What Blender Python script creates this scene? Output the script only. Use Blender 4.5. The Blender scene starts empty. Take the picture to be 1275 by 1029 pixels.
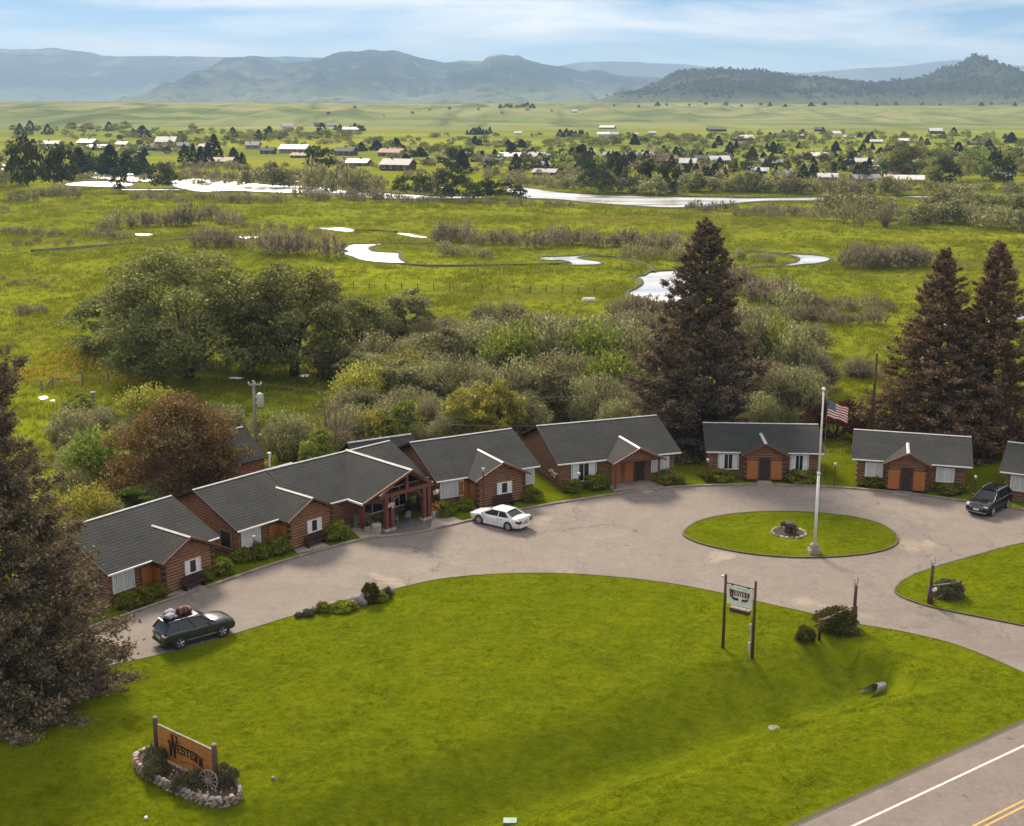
import bpy, math, random
import numpy as np
from mathutils import Vector, Matrix
import mathutils.noise as mnoise

# ------------------------------------------------------------------ camera, sky, sun, exposure
SC = bpy.context.scene
COL = SC.collection
R = math.radians
CAM_H = 33.0
PITCH = math.atan((514.5 - 118.0) / 1600.0)
cam_data = bpy.data.cameras.new('camera')
cam = bpy.data.objects.new('camera', cam_data)
COL.objects.link(cam)
SC.camera = cam
cam.location = (0, 0, CAM_H)
cam.rotation_euler = (R(90) - PITCH, 0, 0)
cam_data.lens = 1600.0 / 1275.0 * 36.0
cam_data.sensor_width = 36.0
cam_data.clip_start = 1.0
cam_data.clip_end = 60000.0

SUN_EL, SUN_AZ = 36.0, -20.0          # degrees; azimuth measured from the view direction towards the right
world = bpy.data.worlds.new('World')
SC.world = world
world.use_nodes = True
wn = world.node_tree
sky = wn.nodes.new('ShaderNodeTexSky')
sky.sky_type = 'NISHITA'
sky.sun_disc = False
sky.sun_elevation = R(SUN_EL)
sky.sun_rotation = R(SUN_AZ)
sky.air_density, sky.dust_density, sky.ozone_density = 0.45, 0.25, 3.0
bg = wn.nodes['Background']
bg.inputs[1].default_value = 0.05
tc = wn.nodes.new('ShaderNodeTexCoord')
mp = wn.nodes.new('ShaderNodeMapping')
mp.inputs['Scale'].default_value = (2.2, 2.2, 17.0)
mp.inputs['Location'].default_value = (1.3, 2.7, 0.1)
cn = wn.nodes.new('ShaderNodeTexNoise')
cn.inputs['Scale'].default_value = 2.1
cn.inputs['Detail'].default_value = 7.0
cn.inputs['Roughness'].default_value = 0.55
cn.inputs['Distortion'].default_value = 0.35
cr = wn.nodes.new('ShaderNodeValToRGB')
cr.color_ramp.elements[0].position, cr.color_ramp.elements[0].color = 0.40, (0, 0, 0, 1)
cr.color_ramp.elements[1].position, cr.color_ramp.elements[1].color = 0.68, (0.9, 0.9, 0.9, 1)
cm = wn.nodes.new('ShaderNodeMixRGB')
hs = wn.nodes.new('ShaderNodeHueSaturation')
hs.inputs['Hue'].default_value = 0.488
hs.inputs['Saturation'].default_value = 1.35
hs.inputs['Value'].default_value = 0.88
# cloud brightness before the strength: three times brighter overhead than at the horizon, as in a standard overcast sky
cz = wn.nodes.new('ShaderNodeSeparateXYZ')
wn.links.new(tc.outputs['Generated'], cz.inputs[0])
cb = wn.nodes.new('ShaderNodeMapRange')
cb.inputs[1].default_value, cb.inputs[2].default_value = 0.0, 1.0
cb.inputs[3].default_value, cb.inputs[4].default_value = 13.0, 37.0
wn.links.new(cz.outputs['Z'], cb.inputs[0])
cc = wn.nodes.new('ShaderNodeVectorMath')
cc.operation = 'SCALE'
cc.inputs[0].default_value = (1.0, 0.965, 0.92)
wn.links.new(cb.outputs[0], cc.inputs['Scale'])
wn.links.new(cc.outputs[0], cm.inputs[2])
wn.links.new(tc.outputs['Generated'], mp.inputs[0])
wn.links.new(mp.outputs[0], cn.inputs[0])
wn.links.new(cn.outputs[0], cr.inputs[0])
wn.links.new(cr.outputs[0], cm.inputs[0])
wn.links.new(sky.outputs[0], hs.inputs['Color'])
wn.links.new(hs.outputs[0], cm.inputs[1])
wn.links.new(cm.outputs[0], bg.inputs[0])

sun_data = bpy.data.lights.new('sun', 'SUN')
sun_data.energy = 3.4
sun_data.angle = R(14)
sun_data.color = (1.0, 0.86, 0.66)
sun = bpy.data.objects.new('sun', sun_data)
COL.objects.link(sun)
sdir = Vector((math.sin(R(SUN_AZ)) * math.cos(R(SUN_EL)), math.cos(R(SUN_AZ)) * math.cos(R(SUN_EL)), math.sin(R(SUN_EL))))
sun.rotation_euler = sdir.to_track_quat('Z', 'Y').to_euler()

vs = SC.view_settings
vs.view_transform = 'Standard'
vs.look = 'None'
vs.exposure = 0.95
vs.gamma = 1.0
vs.use_curve_mapping = False
SC.cycles.use_denoising = True
SC.cycles.denoising_prefilter = 'NONE'
SC.cycles.max_bounces = 8
SC.cycles.diffuse_bounces = 4
SC.cycles.volume_bounces = 0
SC.cycles.transparent_max_bounces = 6

# ------------------------------------------------------------------ picture pixel -> place on the ground
def ray(px, py):
    x = (px - 637.5) / 1600.0
    y = -(py - 514.5) / 1600.0
    return np.array([x, math.cos(PITCH) + y * math.sin(PITCH), -math.sin(PITCH) + y * math.cos(PITCH)])
def U(px, py, z=0.0):
    d = ray(px, py)
    return np.array([0, 0, CAM_H]) + d * ((z - CAM_H) / d[2])

def smooth(a, b, x):
    t = np.clip((x - a) / (b - a), 0, 1)
    return t * t * (3 - 2 * t)

DITCH = np.array([U(px, py, -1.7)[:2] for px, py in ((250, 1150), (600, 1029), (760, 972), (900, 922), (1000, 888), (1094, 858))])
def seg_dist(x, y, pl):
    """distance to a polyline and the side of it (positive = left of its direction)"""
    best = np.full(x.shape, 1e9); side = np.zeros(x.shape); end = np.zeros(x.shape)
    for i in range(len(pl) - 1):
        a, b = pl[i], pl[i + 1]
        d = b - a
        t0 = ((x - a[0]) * d[0] + (y - a[1]) * d[1]) / (d @ d)
        t = np.clip(t0, 0, 1)
        ex, ey = x - a[0] - t * d[0], y - a[1] - t * d[1]
        q = np.hypot(ex, ey)
        m = q < best
        best = np.where(m, q, best)
        side = np.where(m, np.sign(d[0] * ey - d[1] * ex), side)
        end = np.where(m, (t0 > 1) & (i == len(pl) - 2), end)
    return best, side, end
def value_noise(x, y, seed=0):
    xi, yi = np.floor(x), np.floor(y); fx, fy = x - xi, y - yi
    fx, fy = fx * fx * (3 - 2 * fx), fy * fy * (3 - 2 * fy)
    def hsh(a, b): return np.modf(np.abs(np.sin(a * 127.1 + b * 311.7 + seed * 74.7) * 43758.5453))[0]
    return (hsh(xi, yi) * (1 - fx) + hsh(xi + 1, yi) * fx) * (1 - fy) + (hsh(xi, yi + 1) * (1 - fx) + hsh(xi + 1, yi + 1) * fx) * fy
def terrain(x, y):
    x = np.asarray(x, float); y = np.asarray(y, float)
    # terraces and benches beyond the town
    lump = np.sin(x / 310 + 1.3) * np.sin(y / 420 + 0.4) + 0.6 * np.sin(x / 130 + y / 260) * np.cos(y / 170 - x / 700)
    warp = x + 60 * np.sin(y / 210 + x / 500) + 25 * np.sin(y / 90)
    gully = np.abs(np.sin(warp / 47)) ** 0.8 * 0.65 + np.abs(np.sin(warp / 21 + 1.1 + y / 160)) * 0.35 - 0.6
    edge = 1450 + 120 * np.sin(x / 410 + 0.6) + 70 * np.sin(x / 150) + 28 * np.sin(x / 63 + 2)
    t = np.clip((y - edge) / 700.0, 0, 1)
    bench = np.where(t > 0, t ** 0.75, 0)
    crest = 15.0 + 2.6 * np.sin(x / 520 + 2.2) + 1.3 * np.sin(x / 170) + 0.6 * np.sin(x / 71 + 1)
    z = smooth(1060, 1500, y) * 2.0 + smooth(1150, 1500, y) * lump * 0.6 + bench * crest
    z = z + gully * 9.0 * np.clip(4 * t * (1 - t), 0, 1) ** 0.8 * (0.55 + 0.45 * np.sin(x / 330 + 1))
    far = (y > 1250) & (y < 2600)
    if np.any(far):     # spurs and draws running down the bench
        xw = x + 50 * value_noise(x / 210, y / 210, 5)
        rd = (1 - np.abs(2 * value_noise(xw / 105, y / 330, 1) - 1)) + 0.5 * (1 - np.abs(2 * value_noise(xw / 47, y / 150, 2) - 1)) + 0.2 * value_noise(xw / 22, y / 60, 3)
        big = value_noise(x / 330, y / 260, 4)
        z = np.where(far, z + (rd - 1.0) * 11.0 * np.clip(3.2 * t * (1 - t) + 0.10 * (t > 0), 0, 1) + (big - 0.5) * 7 * np.clip(t * 2, 0, 1) * (y < 2600), z)
    z = z - np.clip(y - 2350, 0, None) * 0.0088
    # roadside ditch
    near = (y < 95) & (y > 30) & (np.abs(x) < 60)
    if np.any(near):
        d, s, e = seg_dist(x, y, DITCH)
        wl = np.where(s > 0, 5.2, 4.4)
        t = np.clip(1 - np.sqrt(d * d + 0.05) / wl, 0, 1)
        prof = np.where(s > 0, t * t * (3 - 2 * t) * 0.45 + t * 0.55, t * t * (3 - 2 * t) * 0.5 + 0.5 * t)
        prof = np.where(e > 0, np.where(d < 2.0, np.clip(1 - d / 4.6, 0, 1) * smooth(0, 1, 1 - d / 2.0), 0), prof)
        z = np.where(near, z - 2.0 * prof, z)
    return z
def tz(x, y):
    return float(terrain(np.array([x]), np.array([y]))[0])
def G(px, py):
    """the point of the terrain seen at a pixel"""
    p = U(px, max(py, 119.5), 0.0)
    if p[1] < 1000 and p[1] > 95: return p
    d = ray(px, py); o = np.array([0, 0, CAM_H])
    t = np.linspace(40, 6000, 6000) if p[1] > 900 else np.linspace(45, 200, 3000)
    P = o + t[:, None] * d
    hit = np.nonzero(P[:, 2] < terrain(P[:, 0], P[:, 1]))[0]
    if len(hit) == 0: return o + 3000 * d
    q = P[hit[0]]; q[2] = tz(q[0], q[1])
    return q
def mpp(p):
    """metres to pixels of the photograph at a point"""
    depth = p[1] * math.cos(PITCH) + (CAM_H - p[2]) * math.sin(PITCH)
    return 1600.0 / depth

# ------------------------------------------------------------------ materials
def new_mat(name):
    m = bpy.data.materials.new(name)
    m.use_nodes = True
    nt = m.node_tree
    return m, nt, nt.nodes['Principled BSDF']
def node(nt, typ, **kw):
    n = nt.nodes.new(typ)
    for k, v in kw.items():
        if k.startswith('i_'): n.inputs[int(k[2:]) if k[2:].isdigit() else k[2:].replace('_', ' ')].default_value = v
        else: setattr(n, k, v)
    return n
def coords(nt, world=False, scale=None):
    if world:
        g = node(nt, 'ShaderNodeNewGeometry'); out = g.outputs['Position']
    else:
        g = node(nt, 'ShaderNodeTexCoord'); out = g.outputs['Object']
    if scale:
        m = node(nt, 'ShaderNodeMapping'); m.inputs['Scale'].default_value = scale
        nt.links.new(out, m.inputs[0]); out = m.outputs[0]
    return out
def mix(nt, a, b, fac, mode='MIX'):
    n = node(nt, 'ShaderNodeMixRGB', blend_type=mode)
    for i, v in ((0, fac), (1, a), (2, b)):
        if isinstance(v, (int, float)): n.inputs[i].default_value = v
        elif isinstance(v, tuple): n.inputs[i].default_value = (*v, 1)
        else: nt.links.new(v, n.inputs[i])
    return n.outputs[0]
def noise(nt, co, scale, detail=4, rough=0.55, lo=0.35, hi=0.65, dist=0.0):
    n = node(nt, 'ShaderNodeTexNoise'); n.inputs['Scale'].default_value = scale
    n.inputs['Detail'].default_value = detail; n.inputs['Roughness'].default_value = rough; n.inputs['Distortion'].default_value = dist
    nt.links.new(co, n.inputs['Vector'])
    r = node(nt, 'ShaderNodeMapRange'); r.inputs[1].default_value = lo; r.inputs[2].default_value = hi
    nt.links.new(n.outputs[0], r.inputs[0])
    return r.outputs[0]
def bump(nt, b, h, strength, dist=0.05):
    n = node(nt, 'ShaderNodeBump'); n.inputs['Strength'].default_value = strength; n.inputs['Distance'].default_value = dist
    nt.links.new(h, n.inputs['Height']); nt.links.new(n.outputs[0], b.inputs['Normal'])
def plain(name, c1, c2=None, rough=0.7, scale=6.0, metal=0.0, bumps=0.0, stretch=None, world=False, vary=0.0, spec=None):
    m, nt, b = new_mat(name)
    co = coords(nt, world, stretch)
    c2 = c2 or tuple(c * 0.7 for c in c1)
    f = noise(nt, co, scale, 5, 0.6)
    c = mix(nt, c1, c2, f)
    if vary:
        oi = node(nt, 'ShaderNodeObjectInfo')
        hv = node(nt, 'ShaderNodeHueSaturation')
        mr = node(nt, 'ShaderNodeMapRange'); mr.inputs[3].default_value = 1 - vary; mr.inputs[4].default_value = 1 + vary
        nt.links.new(oi.outputs['Random'], mr.inputs[0]); nt.links.new(mr.outputs[0], hv.inputs['Value']); nt.links.new(c, hv.inputs['Color'])
        c = hv.outputs[0]
    nt.links.new(c, b.inputs['Base Color'])
    b.inputs['Roughness'].default_value = rough; b.inputs['Metallic'].default_value = metal
    if spec is not None: b.inputs['Specular IOR Level'].default_value = spec
    if bumps: bump(nt, b, noise(nt, co, scale * 2.5, 4, 0.6, 0.2, 0.8), bumps)
    return m
def leaf_mat(name, dark, light, tip=None, trans=0.35, scale=0.7, vary=0.12, hue=0.015):
    """foliage: colour differs from leaf to leaf, clump to clump and plant to plant; thin leaves let light through"""
    m, nt, b = new_mat(name)
    co = coords(nt, True)
    f = noise(nt, co, scale, 3, 0.5, 0.34, 0.66)
    c = mix(nt, dark, light, f)
    g = node(nt, 'ShaderNodeNewGeometry')
    if tip: 
        tm = node(nt, 'ShaderNodeMapRange'); tm.inputs[1].default_value = 0.72; tm.inputs[2].default_value = 0.9; tm.inputs[4].default_value = 0.75
        nt.links.new(g.outputs['Random Per Island'], tm.inputs[0])
        c = mix(nt, c, tip, tm.outputs[0])
    hv = node(nt, 'ShaderNodeHueSaturation')
    oi = node(nt, 'ShaderNodeObjectInfo')
    a = node(nt, 'ShaderNodeMapRange'); a.inputs[3].default_value = 0.5 - hue; a.inputs[4].default_value = 0.5 + hue
    nt.links.new(oi.outputs['Random'], a.inputs[0]); nt.links.new(a.outputs[0], hv.inputs['Hue'])
    v1 = node(nt, 'ShaderNodeMapRange'); v1.inputs[3].default_value = 0.75; v1.inputs[4].default_value = 1.3
    nt.links.new(g.outputs['Random Per Island'], v1.inputs[0])
    v2 = node(nt, 'ShaderNodeMapRange'); v2.inputs[3].default_value = 1 - vary; v2.inputs[4].default_value = 1 + vary
    nt.links.new(oi.outputs['Random'], v2.inputs[0])
    mu = node(nt, 'ShaderNodeMath', operation='MULTIPLY'); nt.links.new(v1.outputs[0], mu.inputs[0]); nt.links.new(v2.outputs[0], mu.inputs[1])
    nt.links.new(mu.outputs[0], hv.inputs['Value']); nt.links.new(c, hv.inputs['Color'])
    d = node(nt, 'ShaderNodeBsdfDiffuse'); t = node(nt, 'ShaderNodeBsdfTranslucent')
    ms = node(nt, 'ShaderNodeMixShader'); ms.inputs[0].default_value = trans
    nt.links.new(hv.outputs[0], d.inputs[0]); nt.links.new(hv.outputs[0], t.inputs[0])
    nt.links.new(d.outputs[0], ms.inputs[1]); nt.links.new(t.outputs[0], ms.inputs[2])
    nt.links.new(ms.outputs[0], nt.nodes['Material Output'].inputs[0])
    nt.nodes.remove(b)
    return m

M = {}
M['log'] = plain('log wood', (0.285, 0.122, 0.052), (0.150, 0.062, 0.030), 0.6, 3.0, stretch=(1, 1, 4), bumps=0.2, vary=0.1)
M['log_end'] = plain('dark log trim', (0.045, 0.018, 0.012), (0.03, 0.012, 0.009), 0.65, 5.0)
M['orange'] = plain('orange stained boards', (0.46, 0.16, 0.035), (0.30, 0.095, 0.022), 0.55, 4.0, stretch=(6, 6, 0.8), bumps=0.1)
M['timber'] = plain('red brown timber', (0.19, 0.055, 0.03), (0.11, 0.034, 0.02), 0.55, 4.0, bumps=0.1)
M['post'] = plain('brown post', (0.10, 0.042, 0.02), (0.05, 0.022, 0.012), 0.7, 6.0, stretch=(3, 3, 0.6), bumps=0.15)
M['white'] = plain('white paint', (0.80, 0.79, 0.76), (0.66, 0.64, 0.60), 0.5, 2.0)
M['cap'] = plain('pale metal ridge', (0.58, 0.56, 0.53), (0.42, 0.40, 0.38), 0.5, 2.5)
M['curtain'] = plain('white curtain', (0.60, 0.58, 0.54), (0.34, 0.32, 0.30), 0.8, 5.0, stretch=(5, 5, 0.2))
M['glass'] = plain('dark window glass', (0.02, 0.022, 0.025), (0.012, 0.012, 0.012), 0.06, 1.0)
M['door'] = plain('dark door', (0.04, 0.022, 0.015), (0.025, 0.014, 0.010), 0.75, 4.0)
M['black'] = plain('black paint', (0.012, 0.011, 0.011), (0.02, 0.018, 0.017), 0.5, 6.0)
M['concrete'] = plain('concrete', (0.36, 0.30, 0.25), (0.25, 0.205, 0.17), 0.85, 1.2, world=True, bumps=0.1)
M['kerb'] = plain('kerb concrete', (0.30, 0.24, 0.20), (0.17, 0.13, 0.11), 0.9, 1.5, world=True, bumps=0.2)
M['stone_red'] = plain('red fieldstone', (0.20, 0.105, 0.085), (0.31, 0.22, 0.18), 0.9, 3.0, bumps=0.4, vary=0.35)
M['stone_pale'] = plain('pale stone', (0.46, 0.42, 0.36), (0.30, 0.26, 0.22), 0.9, 3.0, bumps=0.3, vary=0.2)
M['boulder'] = plain('grey boulder', (0.27, 0.235, 0.225), (0.17, 0.145, 0.15), 0.9, 2.2, bumps=0.5)
M['soil'] = plain('planter soil', (0.075, 0.05, 0.032), (0.04, 0.028, 0.02), 1.0, 4.0, bumps=0.5)
M['bark'] = plain('grey brown bark', (0.085, 0.062, 0.045), (0.045, 0.032, 0.025), 0.9, 3.0, stretch=(4, 4, 0.8), bumps=0.4)
M['bark_pale'] = plain('pale dry twigs', (0.20, 0.135, 0.095), (0.115, 0.075, 0.055), 0.9, 3.0, stretch=(4, 4, 0.8))
M['weathered'] = plain('weathered grey wood', (0.30, 0.26, 0.21), (0.19, 0.16, 0.13), 0.85, 6.0, bumps=0.2)
M['steel'] = plain('galvanized steel', (0.44, 0.43, 0.42), (0.31, 0.30, 0.30), 0.4, 2.5, metal=0.6, bumps=0.05)
M['rubber'] = plain('tyre rubber', (0.018, 0.017, 0.017), (0.03, 0.028, 0.027), 0.8, 8.0)
M['rim'] = plain('alloy rim', (0.62, 0.61, 0.60), (0.48, 0.47, 0.46), 0.3, 3.0, metal=0.6)
M['carglass'] = plain('tinted car glass', (0.018, 0.02, 0.023), (0.012, 0.013, 0.014), 0.05, 1.0)
M['red_lamp'] = plain('red lens', (0.22, 0.012, 0.012), (0.12, 0.008, 0.01), 0.2, 6.0)
M['clear_lamp'] = plain('clear lens', (0.68, 0.68, 0.66), (0.5, 0.5, 0.5), 0.15, 6.0)
M['red_brown'] = plain('rusty red paint', (0.20, 0.04, 0.025), (0.13, 0.028, 0.02), 0.6, 4.0)
M['olive_flower'] = plain('yellow petals', (0.62, 0.46, 0.03), (0.5, 0.33, 0.02), 0.8, 4.0)
M['pink_flower'] = plain('pale petals', (0.65, 0.50, 0.48), (0.55, 0.35, 0.30), 0.8, 4.0)
M['flag_red'] = plain('red flag cloth', (0.42, 0.03, 0.035), (0.34, 0.025, 0.03), 0.8, 4.0)
M['flag_white'] = plain('white flag cloth', (0.78, 0.74, 0.72), (0.7, 0.66, 0.64), 0.8, 4.0)
M['flag_blue'] = plain('blue flag cloth', (0.03, 0.04, 0.12), (0.022, 0.03, 0.09), 0.8, 4.0)
M['sign_board'] = plain('orange sign board', (0.52, 0.21, 0.05), (0.36, 0.135, 0.033), 0.5, 2.5, stretch=(0.5, 4, 4), bumps=0.1, vary=0.12)
M['navy'] = plain('dark blue cloth', (0.03, 0.035, 0.06), (0.02, 0.022, 0.035), 0.7, 6.0)
M['grey_cloth'] = plain('grey cloth', (0.32, 0.33, 0.37), (0.2, 0.2, 0.24), 0.7, 6.0)
M['olive_cloth'] = plain('dark olive cloth', (0.05, 0.052, 0.042), (0.03, 0.03, 0.026), 0.7, 6.0)
M['orange_strap'] = plain('orange strap', (0.52, 0.13, 0.05), (0.42, 0.09, 0.04), 0.6, 6.0)
M['insulator'] = plain('grey enamel', (0.50, 0.50, 0.49), (0.40, 0.40, 0.40), 0.4, 3.0)
M['wire'] = plain('bare cable', (0.32, 0.27, 0.20), (0.2, 0.17, 0.13), 0.6, 3.0)
M['teal'] = plain('pale green plastic', (0.22, 0.36, 0.27), (0.15, 0.25, 0.19), 0.5, 5.0)

def car_paint(name, c, rough=0.25, metal=0.25):
    m, nt, b = new_mat(name)
    co = coords(nt)
    nt.links.new(mix(nt, c, tuple(x * 0.82 for x in c), noise(nt, co, 3.0)), b.inputs['Base Color'])
    b.inputs['Roughness'].default_value = rough; b.inputs['Metallic'].default_value = metal
    b.inputs['Coat Weight'].default_value = 0.5; b.inputs['Coat Roughness'].default_value = 0.06
    return m
M['car_white'] = car_paint('white car paint', (0.80, 0.79, 0.77), 0.35, 0.0)
M['car_grey'] = car_paint('dark grey car paint', (0.045, 0.045, 0.048), 0.28, 0.5)
M['car_black'] = car_paint('black car paint', (0.014, 0.014, 0.017), 0.22, 0.3)

def roof_mat(name, c1, c2, w=0.32, h=0.16):
    m, nt, b = new_mat(name)
    uv = node(nt, 'ShaderNodeUVMap')
    br = node(nt, 'ShaderNodeTexBrick')
    br.inputs['Color1'].default_value = (*c1, 1); br.inputs['Color2'].default_value = (*c2, 1)
    br.inputs['Mortar'].default_value = (*[x * 0.8 for x in c2], 1)
    br.inputs['Scale'].default_value = 1.0; br.inputs['Mortar Size'].default_value = 0.008
    br.inputs['Brick Width'].default_value = w; br.inputs['Row Height'].default_value = h
    nt.links.new(uv.outputs[0], br.inputs['Vector'])
    co = coords(nt)
    f = noise(nt, co, 0.55, 4, 0.6, 0.3, 0.7)
    c = mix(nt, br.outputs[0], tuple(x * 1.35 for x in c1), f)
    f2 = noise(nt, co, 14.0, 2, 0.7, 0.3, 0.7)
    c = mix(nt, c, (0.3, 0.3, 0.3), mix(nt, (0, 0, 0), (0.12, 0.12, 0.12), f2))
    nt.links.new(c, b.inputs['Base Color']); b.inputs['Roughness'].default_value = 0.9; b.inputs['Specular IOR Level'].default_value = 0.12
    bump(nt, b, f2, 0.4, 0.03)
    return m
M['roof'] = roof_mat('dark shingle', (0.030, 0.030, 0.028), (0.019, 0.020, 0.020))
M['roof_far_grey'] = plain('grey metal roof', (0.26, 0.25, 0.26), (0.19, 0.18, 0.19), 0.6, 0.5, vary=0.2)
M['roof_far_white'] = plain('white metal roof', (0.66, 0.64, 0.62), (0.5, 0.48, 0.46), 0.5, 0.4, vary=0.2)
M['roof_far_red'] = plain('red brown roof', (0.20, 0.08, 0.06), (0.15, 0.06, 0.05), 0.7, 0.5, vary=0.2)
M['roof_far_dark'] = plain('dark shingle roof', (0.10, 0.085, 0.085), (0.07, 0.06, 0.06), 0.8, 0.5, vary=0.2)
M['wall_far_brown'] = plain('brown siding', (0.12, 0.06, 0.04), (0.08, 0.04, 0.03), 0.8, 0.6, vary=0.2)
M['wall_far_tan'] = plain('tan siding', (0.38, 0.29, 0.19), (0.30, 0.22, 0.15), 0.8, 0.6, vary=0.2)
M['wall_far_white'] = plain('white siding', (0.62, 0.60, 0.56), (0.52, 0.50, 0.46), 0.8, 0.6, vary=0.15)
M['wall_far_dark'] = plain('dark siding', (0.055, 0.045, 0.045), (0.04, 0.032, 0.032), 0.8, 0.6, vary=0.2)

def asphalt(name, c1, c2, patch, tar):
    m, nt, b = new_mat(name)
    co = coords(nt, True)
    big = noise(nt, co, 0.10, 5, 0.6, 0.3, 0.7, 0.6)
    c = mix(nt, c1, c2, big)
    c = mix(nt, c, tuple(x * 0.8 for x in c2), noise(nt, co, 0.55, 5, 0.7, 0.42, 0.8))
    c = mix(nt, c, patch, mix(nt, (0, 0, 0), (0.75, 0.75, 0.75), noise(nt, co, 0.16, 3, 0.5, 0.64, 0.70, 0.4)))
    vo = node(nt, 'ShaderNodeTexVoronoi', feature='DISTANCE_TO_EDGE'); vo.inputs['Scale'].default_value = 0.22
    wob = node(nt, 'ShaderNodeTexNoise'); wob.inputs['Scale'].default_value = 0.5; wob.inputs['Detail'].default_value = 3
    nt.links.new(co, wob.inputs['Vector'])
    vm = node(nt, 'ShaderNodeVectorMath', operation='MULTIPLY_ADD'); vm.inputs[1].default_value = (3.5, 3.5, 0)
    nt.links.new(wob.outputs['Color'], vm.inputs[0]); nt.links.new(co, vm.inputs[2]); nt.links.new(vm.outputs[0], vo.inputs['Vector'])
    cr_ = node(nt, 'ShaderNodeMapRange'); cr_.inputs[1].default_value = 0.004; cr_.inputs[2].default_value = 0.02; cr_.inputs[3].default_value = tar; cr_.inputs[4].default_value = 0
    nt.links.new(vo.outputs['Distance'], cr_.inputs[0])
    gate = noise(nt, co, 0.08, 2, 0.5, 0.45, 0.6)
    mm = node(nt, 'ShaderNodeMath', operation='MULTIPLY'); nt.links.new(cr_.outputs[0], mm.inputs[0]); nt.links.new(gate, mm.inputs[1])
    c = mix(nt, c, (0.11, 0.09, 0.08), mm.outputs[0])
    c = mix(nt, c, (0.115, 0.092, 0.080), mix(nt, (0, 0, 0), (0.42, 0.42, 0.42), noise(nt, co, 2.3, 4, 0.75, 0.46, 0.72)))
    c = mix(nt, c, (0.40, 0.34, 0.28), mix(nt, (0, 0, 0), (0.22, 0.22, 0.22), noise(nt, co, 3.1, 3, 0.75, 0.52, 0.75)))
    c = mix(nt, c, (0.06, 0.05, 0.045), mix(nt, (0, 0, 0), (0.6, 0.6, 0.6), noise(nt, co, 0.9, 2, 0.4, 0.70, 0.76)))
    fine = noise(nt, co, 9.0, 3, 0.8, 0.2, 0.8)
    c = mix(nt, c, (0.1, 0.08, 0.07), mix(nt, (0, 0, 0), (0.35, 0.35, 0.35), fine))
    nt.links.new(c, b.inputs['Base Color']); b.inputs['Roughness'].default_value = 0.9
    bump(nt, b, fine, 0.3, 0.03)
    return m
M['drive'] = asphalt('weathered drive', (0.258, 0.212, 0.180), (0.200, 0.164, 0.140), (0.38, 0.30, 0.22), 0.8)
M['highway'] = asphalt('highway asphalt', (0.235, 0.19, 0.165), (0.20, 0.16, 0.14), (0.26, 0.21, 0.18), 0.3)
M['line_white'] = plain('road paint white', (0.72, 0.68, 0.62), (0.5, 0.45, 0.4), 0.7, 3.0, world=True)
M['line_yellow'] = plain('road paint yellow', (0.62, 0.38, 0.10), (0.5, 0.28, 0.08), 0.7, 3.0, world=True)

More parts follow.
